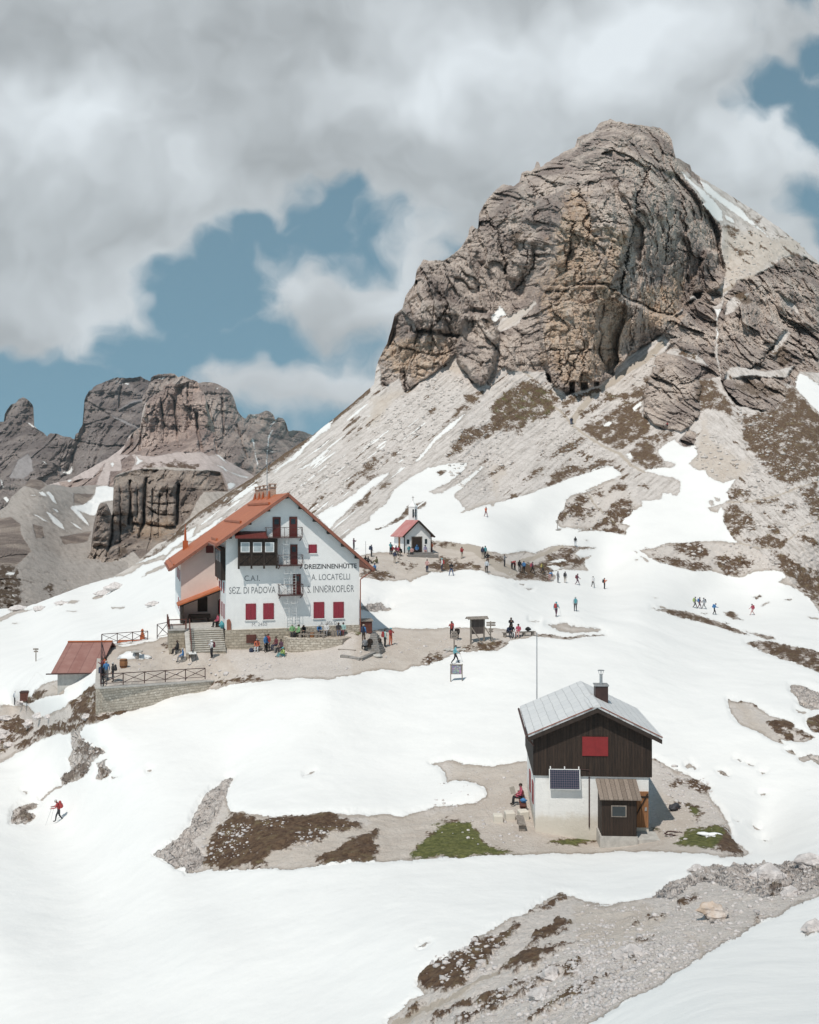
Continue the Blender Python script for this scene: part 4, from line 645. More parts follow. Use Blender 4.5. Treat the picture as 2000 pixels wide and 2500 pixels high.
def text_obj(txt,x0,x1,z0,z1,y,mat,parent,name='lettering',bold=0.):
    cu=bpy.data.curves.new(name,'FONT'); cu.body=txt; cu.size=1; cu.extrude=.004; cu.offset=bold; cu.resolution_u=3
    t=bpy.data.objects.new('t',cu); COL.objects.link(t); bpy.context.view_layer.update()
    dg=bpy.context.evaluated_depsgraph_get(); me=bpy.data.meshes.new_from_object(t.evaluated_get(dg)); bpy.data.objects.remove(t)
    xs=[v.co.x for v in me.vertices];ys=[v.co.y for v in me.vertices]
    ax,bx,ay,by=min(xs),max(xs),min(ys),max(ys)
    for v in me.vertices:
        v.co=Vector((x0+(v.co.x-ax)/(bx-ax)*(x1-x0),y-v.co.z,z0+(v.co.y-ay)/(by-ay)*(z1-z0)))
    me.materials.clear(); me.materials.append(mat); me.name=name
    o=bpy.data.objects.new(name,me); COL.objects.link(o); o.parent=parent; return o
# ---------------------------------------------------------------- shared materials
M={}
def plaster(name,col,stain=.5,base=None):
    m,nt,b=new_mat(name); g=NT(nt); c=g.coord()
    f=g.ramp(g.noise(c,1.1,6,.65),.35,.75); d=tuple(x*.93 for x in col)
    k=g.mix(f,d,col)
    st=g.noise(g.vscale(c,(1.6,1.6,.18)),1.3,5,.7); k=g.mix(g.ramp(st,.55,.8,0,.35*stain),k,tuple(x*.78 for x in col))
    if base is not None:
        s=g.n('ShaderNodeSeparateXYZ'); g.l(c,s.inputs[0]); hf=g.ramp(g.math('ADD',s.outputs[2],g.math('MULTIPLY',g.noise(c,1.6,5,.7),-1.1)),base-.3,base+.35,1,0)
        k=g.mix(g.math('MULTIPLY',hf,.6),k,(.55,.48,.37))
    g.l(k,b.inputs['Base Color']); b.inputs['Roughness'].default_value=.9
    g.l(g.bump(g.noise(c,7 if base is None else 4.5,4,.75),.5 if base is None else .6,.03 if base is None else .05),b.inputs['Normal']); return m
def planks(name,a,bc,w=.14,axis=0,rough=.8,streak=1.):
    """boards of width w along the given axis, weathered grain running down them"""
    m,nt,b=new_mat(name); g=NT(nt); c=g.coord(); s=g.n('ShaderNodeSeparateXYZ'); g.l(c,s.inputs[0]); u=s.outputs[axis]
    q=g.math('DIVIDE',u,w); fl=g.math('FLOOR',q); fr=g.math('FRACT',q)
    wn=g.n('ShaderNodeTexWhiteNoise',noise_dimensions='1D'); g.l(fl,wn.inputs['W'])
    st=[(9,9,.7),(9,.7,9),(.7,9,9)][0 if axis!=2 else 2]
    if axis==1: st=(9,9,.7)
    gr=g.noise(g.vscale(c,st),1.6,6,.7)
    f=g.math('ADD',g.math('MULTIPLY',wn.outputs[0],.45),g.math('MULTIPLY',g.ramp(gr,.38,.66),.55*streak))
    k=g.mix(f,a,bc); gap=g.math('MULTIPLY',g.ramp(fr,.0,.09),g.ramp(fr,1.,.91)); k=g.mix(g.ramp(gap,0,1,.75,0),k,tuple(x*.3 for x in a))
    g.l(k,b.inputs['Base Color']); b.inputs['Roughness'].default_value=rough
    g.l(g.bump(g.math('ADD',gap,g.math('MULTIPLY',gr,.3)),.6,.02),b.inputs['Normal']); return m
def masonry(name,a,bc,sx=.45,sz=.26,mortar=(.45,.41,.36),bs=.05,rough=1.):
    m,nt,b=new_mat(name); g=NT(nt); c=g.coord()
    nz=g.noise(c,3.1,3,.65,out='Color'); v=g.n('ShaderNodeVectorMath',operation='MULTIPLY_ADD'); g.l(nz,v.inputs[0]); v.inputs[1].default_value=(.13*rough,.13*rough,.10*rough); g.l(c,v.inputs[2])
    s=g.n('ShaderNodeSeparateXYZ'); g.l(v.outputs[0],s.inputs[0]); cb=g.n('ShaderNodeCombineXYZ')
    g.l(g.math('ADD',s.outputs[0],s.outputs[1]),cb.inputs[0]); g.l(s.outputs[2],cb.inputs[1])
    br=g.n('ShaderNodeTexBrick'); g.l(cb.outputs[0],br.inputs['Vector']); br.inputs['Scale'].default_value=1.; br.inputs['Brick Width'].default_value=sx; br.inputs['Row Height'].default_value=sz; br.inputs['Mortar Size'].default_value=.018; br.inputs['Mortar Smooth'].default_value=.6; br.offset=.5
    br.inputs['Color1'].default_value=a+(1,); br.inputs['Color2'].default_value=bc+(1,); br.inputs['Mortar'].default_value=mortar+(1,); br.inputs['Bias'].default_value=0
    k=g.mix(g.ramp(g.noise(c,4,5,.7),.3,.7,0,.5),br.outputs['Color'],(.30,.25,.19))
    g.l(k,b.inputs['Base Color']); b.inputs['Roughness'].default_value=.92
    h=g.math('ADD',g.math('MULTIPLY',br.outputs['Fac'],-1.),g.math('MULTIPLY',g.noise(c,9,4,.7),.6)); g.l(g.bump(h,.9,bs),b.inputs['Normal']); return m
def metalroof(name,a,bc,seam=.55,axis=0,rough=.45,sd=.03):
    m,nt,b=new_mat(name); g=NT(nt); c=g.coord(); s=g.n('ShaderNodeSeparateXYZ'); g.l(c,s.inputs[0]); q=g.math('DIVIDE',s.outputs[axis],seam); fr=g.math('FRACT',q)
    wn=g.n('ShaderNodeTexWhiteNoise',noise_dimensions='1D'); g.l(g.math('FLOOR',q),wn.inputs['W'])
    n=g.noise(g.vscale(c,(1,1,.5)),.9,6,.7); f=g.math('ADD',g.math('MULTIPLY',wn.outputs[0],.35),g.math('MULTIPLY',g.ramp(n,.3,.72),.65)); k=g.mix(f,a,bc)
    sm=g.math('MULTIPLY',g.ramp(fr,0,.06),g.ramp(fr,1,.94)); k=g.mix(g.ramp(sm,0,1,.45,0),k,tuple(x*.5 for x in a)); g.l(k,b.inputs['Base Color']); b.inputs['Roughness'].default_value=rough; b.inputs['Specular IOR Level'].default_value=.3
    g.l(g.bump(g.math('SUBTRACT',1.,sm),.5,sd),b.inputs['Normal']); return m
M['white']=plaster('white_plaster',(.89,.89,.88),.8); M['pink']=plaster('pale_pink_plaster',(.78,.66,.60),.3); M['roughwhite']=plaster('rough_whitewash',(.87,.865,.845),.8,base=.35)
M['roof']=metalroof('orange_sheet_roof',(.40,.108,.042),(.53,.168,.068),.6,1); M['redroof']=metalroof('rusty_red_roof',(.27,.13,.11),(.37,.21,.18),1.05,0,.6); M['chroof']=metalroof('faded_red_roof',(.50,.14,.13),(.62,.34,.31),.28,1)
M['darkwood']=planks('dark_stained_boards',(.016,.010,.007),(.052,.032,.022),.16,0); M['darkwoodp']=simple_mat('dark_stained_timber',(.035,.022,.016),.7,.4,5.,stretch=(1,1,.3))
M['brownwood']=simple_mat('reddish_brown_timber',(.13,.045,.032),.6,.35,6.); M['greywood']=simple_mat('silvered_timber',(.27,.235,.205),.85,.4,7.,.3,stretch=(1,1,.25)); M['shingle']=planks('weathered_roof_boards',(.16,.125,.10),(.34,.28,.235),.26,0)
M['door']=planks('dark_red_door_boards',(.115,.020,.016),(.16,.032,.025),.14,0,.5,.4); M['shutter']=planks('crimson_shutter_boards',(.28,.026,.045),(.34,.038,.060),.13,0,.5,.3); M['redpanel']=simple_mat('bright_red_painted_board',(.24,.018,.020),.55,.12,3.)
M['orangewood']=planks('fresh_orange_door_boards',(.26,.115,.05),(.38,.19,.09),.13,0); M['iron']=simple_mat('rusty_brown_iron',(.075,.035,.03),.6,.4,9.); M['zinc']=simple_mat('dull_zinc',(.45,.46,.47),.4,.2,6.,metal=.6); M['copper']=simple_mat('copper_brown_pipe',(.30,.115,.075),.5,.25,6.)
M['glass']=simple_mat('dark_window_glass',(.03,.04,.045),.08,.3,1.5); M['paleglass']=simple_mat('milky_window_glass',(.42,.47,.49),.15,.15,2.); M['whitepaint']=simple_mat('white_gloss_paint',(.80,.80,.79),.5,.06,4.); M['letter']=simple_mat('faded_grey_lettering',(.24,.25,.26),.9,.45,9.); M['letterdark']=simple_mat('dark_grey_lettering',(.085,.085,.09),.9,.4,6.); M['letterpale']=simple_mat('washed_out_lettering',(.42,.42,.43),.9,.35,8.)
M['stone']=masonry('yellowish_grey_masonry',(.62,.55,.45),(.46,.40,.32),.5,.27,(.34,.29,.23),.07,2.); M['drystone']=masonry('rough_pale_drystone',(.76,.70,.61),(.56,.50,.42),.40,.23,(.42,.36,.29),.12,3.2); M['greystone']=masonry('grey_cut_stone',(.36,.35,.35),(.27,.265,.265),.42,.17,(.15,.15,.15),.03,.25)
M['concrete']=simple_mat('pale_concrete',(.50,.48,.45),.9,.2,2.5,.3); M['step']=simple_mat('worn_stone_step',(.55,.52,.47),.9,.25,3.,.3); M['brick']=simple_mat('chimney_brick',(.50,.36,.28),.85,.3,8.,.3); M['slate']=None
def slabroof():
    m,nt,b=new_mat('pale_slab_roof'); g=NT(nt); c=g.coord(); s=g.n('ShaderNodeSeparateXYZ'); g.l(c,s.inputs[0]); nz=g.noise(c,1.2,3,.6); cb=g.n('ShaderNodeCombineXYZ'); g.l(g.math('ADD',s.outputs[1],g.math('MULTIPLY',nz,.12)),cb.inputs[0]); g.l(g.math('ADD',s.outputs[0],g.math('MULTIPLY',nz,.12)),cb.inputs[1])
    br=g.n('ShaderNodeTexBrick'); g.l(cb.outputs[0],br.inputs['Vector']); br.inputs['Scale'].default_value=1.; br.inputs['Brick Width'].default_value=1.1; br.inputs['Row Height'].default_value=.46; br.inputs['Mortar Size'].default_value=.014; br.inputs['Mortar Smooth'].default_value=.3
    br.inputs['Color1'].default_value=(.68,.685,.69,1);br.inputs['Color2'].default_value=(.61,.62,.63,1);br.inputs['Mortar'].default_value=(.36,.365,.37,1)
    k=g.mix(g.ramp(g.noise(c,3,5,.7),.4,.75,0,.4),br.outputs['Color'],(.74,.73,.71)); g.l(k,b.inputs['Base Color']); b.inputs['Roughness'].default_value=.6
    g.l(g.bump(g.math('ADD',g.math('MULTIPLY',br.outputs['Fac'],-1.),g.math('MULTIPLY',g.noise(c,6,3,.6),.4)),.5,.03),b.inputs['Normal']); return m
M['slate']=slabroof()
# ================================================================ LARGE HUT
HA=math.atan2(.268,.963); HC=Vector((-17.73,95.,-11.4))
def hp(px,py,yy=0.):
    """local (x along facade, height) of a feature on the facade plane offset yy"""
    k=(px-CX)/F_PX; c,s=math.cos(HA),math.sin(HA)
    ox=HC.x-s*yy; oy=HC.y+c*yy
    t=(k*oy-ox)/(c-k*s); return t,(HOR-py)/F_PX*(oy+s*t)-HC.z
def hc(x,y,yy=0.): return hp(380+x/3.0804,1160+y/3.0804,yy)
hut=empty('mountain_hut',HC,HA,'large white mountain hut with orange roof, red shutters and painted lettering','hut')
W=13.17; HB=9.5; HL=25.; XR=5.9; ZR=13.27; SL=.71; SR=.869
def rz(x): return ZR-SL*(XR-x) if x<XR else ZR-SR*(x-XR)
b=MB(); th=.30
b.prism([(0,-.02),(W,-.02),(W,rz(W)-th),(XR,ZR-th),(0,rz(0)-th)],0,HB)
b.obj('wall',M['white'],hut)
b=MB(); b.prism([(-3.84,0.),(W,0.),(W,rz(W)-th),(XR,ZR-th),(-3.84,rz(-3.84)-th)],HB+.003,HL); b.obj('wall',M['white'],hut)
b=MB(); b.prism([(-3.85,0.02),(-.0,0.02),(-.0,rz(0)-th-.02),(-3.85,rz(-3.85)-th-.02)],HB-.06,HB+.0); b.obj('wing_wall',M['pink'],hut)
b=MB(); OH=.85
b.prism([(-.98,rz(-.98)),(XR,ZR),(XR,ZR-.24),(-.98,rz(-.98)-.24)],-OH,HL+.4)
b.prism([(-5.0,rz(-5.)),(-.985,rz(-.985)),(-.985,rz(-.985)-.24),(-5.0,rz(-5.)-.24)],HB-.9,HL+.4)
b.prism([(XR+.002,ZR),(14.45,rz(14.45)),(14.45,rz(14.45)-.24),(XR+.002,ZR-.24)],-OH,HL+.4)
rf=b.obj('roof',M['roof'],hut)
def on_roof(name,x,y0,y1,h=.14,w=.12):
    b=MB(); b.bar((x,y0,rz(x)+h/2+.01),(x,y1,rz(x)+h/2+.01),w,h); return b.obj(name,M['roof'],rf)
on_roof('snow_guard',4.3,1.,20.,.22,.2); on_roof('snow_guard',1.7,3.,21.,.22,.2); on_roof('snow_guard',-.7,2.2,9.,.2,.18)
on_roof('snow_guard',-4.6,9.,24.,.16,.12); on_roof('snow_guard',11.,2.,22.,.22,.2)
for y in (9.2,15.,18.6,22.8):
    big=y<10; w=.40 if big else .33
    b=MB(); b.box(XR-.1-w,XR-.1+w*.6,y-w,y+w,ZR-.6,ZR+.75); b.box(XR-.1-w-.08,XR-.1+w*.6+.08,y-w-.08,y+w+.08,ZR+.75,ZR+.83)
    for dx in (-w,w*.6-.1):
        for dy in (-w,w-.1): b.box(XR-.1+dx,XR-.1+dx+.1,y+dy,y+dy+.1,ZR+.83,ZR+1.08)
    b.box(XR-.1-w-.1,XR-.1+w*.6+.1,y-w-.1,y+w+.1,ZR+1.08,ZR+1.17)
    ch=b.obj('chimney',M['brick'],rf)
    b=MB(); b.prism([(XR-.1-w-.3,rz(XR-.4-w)+.0),(XR-.1-w-.05,ZR+.4),(XR-.1-w-.03,ZR-.5)],y-w-.1,y+w+.1); b.obj('flashing',M['roof'],ch)
b=MB(); b.tube((XR-.3,12.8,ZR-.2),(XR-.3,12.8,ZR+5.0),.05,.03); b.tube((XR-.6,12.8,ZR+3.6),(XR,12.8,ZR+3.6),.025); b.tube((XR-.3,12.5,ZR+2.6),(XR-.3,13.5,ZR+2.6),.03); b.obj('antenna',M['zinc'],rf)
b=MB(); b.box(-3.1,-2.5,21.7,22.3,rz(-2.8)-.4,rz(-2.8)+.95); b.tube((-2.8,22,rz(-2.8)+.9),(-2.8,22,rz(-2.8)+2.2),.16,.10); b.tube((-2.8,22,rz(-2.8)+2.2),(-2.8,22,rz(-2.8)+2.9),.05,.03); b.obj('flue',M['roof'],rf)
# bargeboards, purlin ends, gutters and downpipes
for xa,xb in ((-.98,XR),(XR,14.45)):
    b=MB(); b.bar((xa,-OH-.03,rz(xa)-.16),(xb,-OH-.03,rz(xb)-.16),.05,.30); b.obj('bargeboard',M['copper'],hut)
b=MB(); b.bar((-5.,HB-.93,rz(-5.)-.16),(-.98,HB-.93,rz(-.98)-.16),.05,.28); b.obj('bargeboard',M['copper'],hut)
for (cx_,cy_) in ((986,175),(848,262),(707,358),(560,460),(1088,266),(1196,355),(1302,445),(1410,537),(1512,622)):
    x,z=hc(cx_,cy_,-.35); b=MB(); b.box(x-.14,x+.14,-OH+.12,0,rz(x)-.50,rz(x)-.26); b.obj('purlin_end',M['darkwoodp'],hut)
b=MB(); b.prism([(-.9,rz(-.9)-.245),(XR,ZR-.245),(14.4,rz(14.4)-.245),(14.4,rz(14.4)-.29),(XR,ZR-.29),(-.9,rz(-.9)-.29)],-OH+.01,-.002); b.obj('soffit',M['darkwoodp'],hut)
for xg,ya,yb in ((-1.06,-OH,HB),(14.53,-OH,HL),(-5.08,HB-.9,HL)): b=MB(); b.tube((xg,ya,rz(xg)-.16),(xg,yb,rz(xg)-.16),.09); b.obj('gutter',M['copper'],hut)
b=MB(); z=rz(14.45)-.25; b.tube((14.5,-.55,z),(W+.35,-.12,z-.75),.06); b.tube((W+.35,-.12,z-.75),(W+.1,-.08,z-.95),.06); b.tube((W+.1,-.08,z-.95),(W+.1,-.08,-.6),.06); b.obj('downpipe',M['copper'],hut)
b=MB(); b.tube((-1.06,-.3,rz(-.98)-.3),(-.1,1.6,rz(-.98)-1.),.05); b.tube((-.1,HB-.4,rz(-.98)-1.),(-.1,HB-.4,4.2),.05); b.tube((-.1,1.6,rz(-.98)-1.),(-.1,HB-.4,rz(-.98)-1.),.05); b.obj('downpipe',M['copper'],hut)
# balcony doors
for (x0,y0,x1,y1) in ((880,315,940,468),(1005,313,1065,466),(1012,522,1067,672),(1033,745,1092,897)):
    a,zt=hc(x0,y0);c,zb=hc(x1,y1)
    b=MB(); b.box(a+.06,c-.06,-.035,0.02,zb,zt-.06); d=b.obj('door',M['door'],hut)
    b=MB(); b.box(a,a+.07,-.06,.02,zb,zt); b.box(c-.07,c,-.06,.02,zb,zt); b.box(a,c,-.063,.02,zt-.07,zt+.003); b.obj('frame',M['brownwood'],d)
    b=MB(); b.box(a+.17,c-.17,-.045,0.0,zt-.72,zt-.2); b.obj('window',M['glass'],d)
# balconies
for (x0,x1,yf,yr,op) in ((835,1105,470,394,1),(927,1108,681,602,1),(931,1110,906,826,1)):
    a,zf=hc(x0,yf,-1.);c,_=hc(x1,yf,-1.); _,zr_=hc(x0,yr,-1.); Dp=-1.0
    b=MB(); b.box(a,c,Dp,0.,zf-.06,zf); 
    for x in (a+.1,c-.1): b.bar((x,Dp,zf-.08),(x,0,zf-.35),.07)
    bl=b.obj('balcony',M['iron'],hut)
    b=MB()
    for z in (zf+.08,zr_): 
        b.bar((a,Dp,z),(c,Dp,z),.045); b.bar((a,Dp,z),(a,0,z),.045); b.bar((c,Dp,z),(c,0,z),.045)
    m=(a+c)/2
    for x in (a,m,c): b.bar((x,Dp,zf),(x,Dp,zr_),.045)
    for p,q in ((a,m),(m,c)): b.bar((p,Dp,zf+.05),(q,Dp,zr_),.02); b.bar((p,Dp,zr_),(q,Dp,zf+.05),.02)
    for x in (a,c): b.bar((x,Dp,zf+.05),(x,0,zr_),.025); b.bar((x,Dp,zr_),(x,0,zf+.05),.025)
    b.obj('railing',M['iron'],bl)
# caged escape ladders
def ladder(xa,xb,z0,z1,y=-.45):
    b=MB()
    for x in (xa,xb): b.tube((x,y,z0),(x,y,z1),.022,n=6)
    z=z0
    while z<z1: b.tube((xa,y,z),(xb,y,z),.014,n=5); z+=.28
    xm=(xa+xb)/2; z=z0+2.2
    while z<z1: 
        pts=[(xm+.34*math.cos(t),y-.36*math.sin(t)*1.6,z) for t in [0,.5,1.05,1.57,2.1,2.64,3.14]]
        for p,q in zip(pts,pts[1:]): b.tube(p,q,.013,n=5)
        z+=.75
    for t in (.5,1.57,2.64): b.tube((xm+.34*math.cos(t),y-.36*math.sin(t)*1.6,z0+2.2),(xm+.34*math.cos(t),y-.36*math.sin(t)*1.6,z1),.012,n=5)
    b.obj('escape_ladder',M['whitepaint'],hut)
xa,z1=hc(955,480);xb,_=hc(998,480);_,z0=hc(955,690); ladder(xa,xb,z0,z1); _,z0b=hc(955,905); ladder(xa+.1,xb+.1,z0b,z0); xc,_=hc(962,905); ladder(xc,xc+.5,.3,z0b); xd,_=hc(1020,905); ladder(xd,xd+.45,.3,z0b); xe,_=hc(1020,680); ladder(xe,xe+.4,z0b,z0)
# shutters
for (x0,y0,x1,y1) in ((677,967,755,1087),(809,964,889,1083),(1188,955,1268,1075),(1336,954,1415,1073),(1150,522,1212,586)):
    a,zt=hc(x0,y0);c,zb=hc(x1,y1); m=(a+c)/2
    for p,q in ((a,m-.006),(m+.006,c)):
        b=MB(); b.box(p,q,-.06,.01,zb,zt); s=b.obj('shutter',M['shutter'],hut)
        e=p if p==a else q; d=.16 if p==a else -.16
        for z in (zb+.1,zt-.1): b=MB(); b.box(min(e,e+d),max(e,e+d),-.072,-.05,z-.03,z+.03); b.obj('hinge',M['iron'],s)
    b=MB(); b.box(a-.08,c+.08,-.10,.0,zb-.1,zb-.005); b.obj('sill',M['whitepaint'],hut)
# timber bay on the facade
a,zt=hc(625,480,-.7);c,zb=hc(910,680,-.7); DP=-.75
b=MB(); b.box(a,c,DP,0.,zb,zt); bay=b.obj('timber_bay',M['darkwood'],hut)
b=MB()
xs=[a,a+(c-a)/3,a+2*(c-a)/3,c]; zm=zt-(zt-zb)*.52
for x in xs: b.box(x-.09,x+.09,DP-.06,DP+.02,zb-.28,zt+.02)
for z in (zb+.06,zm,zt-.02): b.bar((a,DP-.05,z),(c,DP-.05,z),.08,.12)
for p,q in zip(xs,xs[1:]):
    b.bar((p,DP-.03,zb+.1),(q,DP-.03,zm-.05),.05,.06); b.bar((p,DP-.03,zm-.05),(q,DP-.03,zb+.1),.05,.06)
b.obj('timber_frame',M['darkwoodp'],bay)
for (x0,x1) in ((640,708),(733,800),(823,892)):
    p,z1=hc(x0,505,-.8);q,z0=hc(x1,580,-.8)
    b=MB(); b.box(p,q,DP-.05,DP-.004,z0,z1); w=b.obj('window',M['whitepaint'],bay); b=MB(); b.box(p+.09,q-.09,DP-.06,DP-.051,z0+.09,z1-.09); b.obj('pane',M['paleglass'],w)
p,z1=hc(600,443,-1.);q,z0=hc(842,478,-1.); b=MB(); b.prism([(-.0,z1+.25),(-1.15,z0+.12),(-1.15,z0+.02),(0,z1-.05)],p,q,'x'); b.obj('awning_roof',M['door'],bay)
# side gallery on the left wall
b=MB(); b.box(-.45,-.0,.6,HB-1.6,4.75,7.9); gl=b.obj('side_gallery',M['darkwood'],hut)
for y in (1.2,3.4,5.6):
    b=MB(); b.box(-.47,-.44,y,y+1.2,6.5,7.6); b.obj('window',M['paleglass'],gl)
# small red shutters on side walls
for (y,z) in ((1.6,1.0),(4.,1.0),(6.6,1.0),(1.9,3.5),(4.6,3.5),(7.2,3.3)):
    b=MB(); b.box(-.05,.0,y,y+.8,z-.1,z+1.35 if z<2 else z+.95); b.obj('shutter',M['shutter'],hut)
for (y,z) in ((11.,.8),(14.5,.8),(11.2,4.),(14.6,4.),(18.,4.)):
    b=MB(); b.box(-3.90,-3.83,y,y+.9,z,z+1.2); b.obj('shutter',M['shutter'],hut)
x0,zt=hc(378,530,HB);x1,zb=hc(434,585,HB); b=MB(); b.box(x0,x1,HB-.12,HB-.058,zb,zt); b.obj('shutter',M['door'],hut)
x0,zt=hc(316,915,HB);x1,zb=hc(390,1025,HB); b=MB(); b.box(x0,x1,HB-.12,HB-.058,zb,zt); b.obj('shutter',M['darkwoodp'],hut)
# lettering
for t,x0,x1,y0,y1,m,bo in (('C.A.I.',668,783,755,795,'letter',.0),('S\u0404Z. DI PADOVA',553,902,840,886,'letter',0.),('DREIZINNENHÜTTE',1120,1513,662,700,'letterdark',.018),('A. LOCAT\u0404LLI',1172,1462,742,785,'letter',0.),('S. INN\u0404RKOFL\u0404R',1142,1493,830,878,'letter',0.),('M. 2450',725,838,1109,1133,'letterpale',0.),('A. 1956 D.',1240,1367,1100,1124,'letterpale',0.)):
    a,zt=hc(x0,y0);c,zb=hc(x1,y1); text_obj(t,a,c,zb,zt,-.012,M[m],hut,'lettering',bo)
# stone plinth, lunette
b=MB(); b.box(-.12,7.4,-.22,.0,-3.6,-.0); b.obj('plinth',M['stone'],hut)
b=MB(); b.box(7.4,W+.05,-.10,.0,-3.,.10); b.obj('plinth',M['drystone'],hut)
x,z=hc(550,1088); b=MB(); b.prism([(x-.18,-.0),(x+.22,0.0),(x+.22,.75),(x+.12,1.0),(x-.0,1.05),(x-.18,.95)],-.10,-.0); b.obj('niche',M['copper'],hut)
x0,zt=hc(682,1200,-.2);x1,zb=hc(757,1260,-.2); b=MB(); b.box(x0,x1,-.28,-.22,zb,zt); b.obj('rusty_hatch',M['brownwood'],hut)
# porch
b=MB(); b.prism([(0.0,3.55),(-4.3,1.95),(-4.3,1.8),(0,3.40)],6.3,HB-.06); b.obj('porch_roof',M['roof'],hut)
b=MB(); b.box(-3.95,.0,2.0,HB-.06,-3.,-.02); b.obj('porch_floor',M['concrete'],hut)
b=MB(); b.box(-3.95,-3.7,6.4,6.65,-.02,1.85); b.box(-3.95,-3.8,6.65,HB-.06,-.02,1.75); b.bar((-4.1,6.45,1.82),(0,6.45,3.35),.14,.2); b.obj('porch_post',M['darkwoodp'],hut)
for yq in (7.3,8.5): b=MB(); b.box(-.05,-.0,yq,yq+.75,-.02,2.1); b.obj('door',M['darkwoodp'],hut)
b=MB(); b.box(-3.1,-.9,8.0,8.7,.35,.75); b.box(-3.,-2.8,8.,8.6,-.02,.4); b.box(-1.2,-1.,8.,8.6,-.02,.4); tag(b.obj('porch_bench',M['darkwoodp'],None,HC,HA),'dark wooden bench in the shade of the hut porch','bench')
# stairs
NS=11
b=MB()
for i in range(NS):
    zt=-.0-(i)*.165; b.box(-3.45,-.13,1.98-(i+1)*.30,2.0-i*.30+.0,-3.2+.01*i,zt-.17+.0); 
b.obj('stair_body',M['stone'],hut)
b=MB()
for i in range(NS): b.box(-3.44,-.14,1.98-(i+1)*.30-.05,2.0-i*.30,-.165*i-.17,-.165*i-.09)
st=b.obj('stair_treads',M['step'],hut)
b=MB(); b.prism([(2.3,.05),(-1.5,-1.95),(-1.5,-3.),(2.3,-3.)],-3.8,-3.45,'x'); b.obj('stair_wall',M['stone'],hut)
b=MB(); b.prism([(2.3,.12),(-1.5,-1.88),(-1.5,-1.96),(2.3,.04)],-3.84,-3.42,'x'); b.obj('stair_coping',M['concrete'],hut)
b=MB(); b.box(-5.3,-3.82,1.6,6.4,-3.6,-.1); b.obj('stair_pier',M['stone'],hut); b=MB(); b.box(-5.4,-3.8,1.5,6.5,-.1,.03); b.obj('pier_coping',M['concrete'],hut)
b=MB()
for z in (.45,.95): b.bar((-5.3,1.7,z),(-3.7,1.7,z),.06,.09); b.bar((-5.3,1.7,z),(-5.3,6.4,z),.06,.09)
for p in ((-5.3,1.7),(-3.7,1.7),(-5.3,4.),(-5.3,6.4)): b.box(p[0]-.07,p[0]+.07,p[1]-.07,p[1]+.07,.03,1.02)
for z in (.5,.95): b.bar((-3.35,1.9,z),(-3.35,-1.3,z-1.78),.06,.07)
for y in (1.9,.3,-1.3): b.box(-3.39,-3.31,y-.04,y+.04,-(1.9-y)*.55-.3,-(1.9-y)*.55+.97)
b.obj('handrail',M['brownwood'],hut)
# ================================================================ SMALL HUT
SA=math.atan2(-.054,.9985); SCN=Vector((7.16,56.,-18.2))
sh=empty('small_hut',SCN,SA,'small hut with whitewashed ground floor, dark timber upper floor and pale slab roof','hut')
SW=6.39; SLN=7.2
b=MB(); b.box(0,SW,0,SLN-.2,-.6,3.30); b.obj('wall',M['roughwhite'],sh)
b=MB(); b.prism([(-.12,3.22),(SW+.17,3.20),(SW+.17,5.58),(3.43,7.1),(-.12,5.55)],-.10,SLN-.1); b.obj('upper_wall',M['darkwood'],sh)
b=MB(); b.prism([(-.44,5.68),(3.45,7.36),(3.45,7.20),(-.42,5.52)],-.62,SLN+.2); b.prism([(3.452,7.34),(7.05,5.62),(7.02,5.46),(3.452,7.18)],-.62,SLN+.2); srf=b.obj('roof',M['slate'],sh)
b=MB(); b.prism([(3.0,7.22),(3.50,7.42),(3.62,7.36),(3.62,7.24)],-.66,2.2); b.obj('ridge_slab',M['slate'],srf)
b=MB(); b.prism([(-.43,5.515),(3.45,7.195),(7.03,5.455),(7.03,5.20),(3.45,6.93),(-.43,5.26)],-.60,-.50); b.prism([(-.4,5.48),(3.45,7.18),(6.98,5.44),(6.98,5.36),(3.45,7.09),(-.4,5.40)],-.49,SLN+.1); b.obj('bargeboard',M['darkwoodp'],sh)
b=MB(); b.bar((-.45,-.64,5.66),(3.45,-.64,7.33),.03,.05); b.bar((3.45,-.64,7.33),(7.05,-.64,5.59),.03,.05); b.obj('roof_edge_trim',M['copper'],srf)
b=MB(); b.tube((-.52,-.6,5.5),(-.52,SLN+.2,5.5),.07); b.tube((-.5,-.3,5.45),(-.08,-.06,4.9),.05); b.obj('gutter',M['iron'],sh)
b=MB(); b.box(3.75,4.5,2.6,3.35,6.6,7.85); ck=b.obj('chimney',simple_mat('dark_brown_sheet_metal',(.055,.028,.024),.5,.25,4.),srf); b=MB(); b.box(3.7,4.55,2.55,3.4,7.85,7.92); b.obj('chimney_cap',M['zinc'],ck)
b=MB(); b.tube((4.13,2.97,7.9),(4.13,2.97,8.5),.09,n=10); 
for t in (0,1.57,3.14,4.71): b.tube((4.13+.09*math.cos(t),2.97+.09*math.sin(t),8.47),(4.13+.16*math.cos(t),2.97+.16*math.sin(t),8.72),.012,n=5)
b.tube((4.13,2.97,8.72),(4.13,2.97,8.75),.2,n=12); b.obj('flue_pipe',M['zinc'],ck)
def so_(x,y,yy=0.):
    k=(1200+x/3.45-CX)/F_PX; c,s=math.cos(SA),math.sin(SA); ox=SCN.x-s*yy; oy=SCN.y+c*yy; t=(k*oy-ox)/(c-k*s); return t,(HOR-(1600+y/3.45))/F_PX*(oy+s*t)-SCN.z
a,zt=so_(765,685,-.12);c,zb=so_(982,848,-.12)
b=MB(); b.box(a,(a+c)/2-.003,-.15,-.102,zb,zt); b.box((a+c)/2+.003,c,-.15,-.102,zb,zt); b.obj('shutter',M['redpanel'],sh)
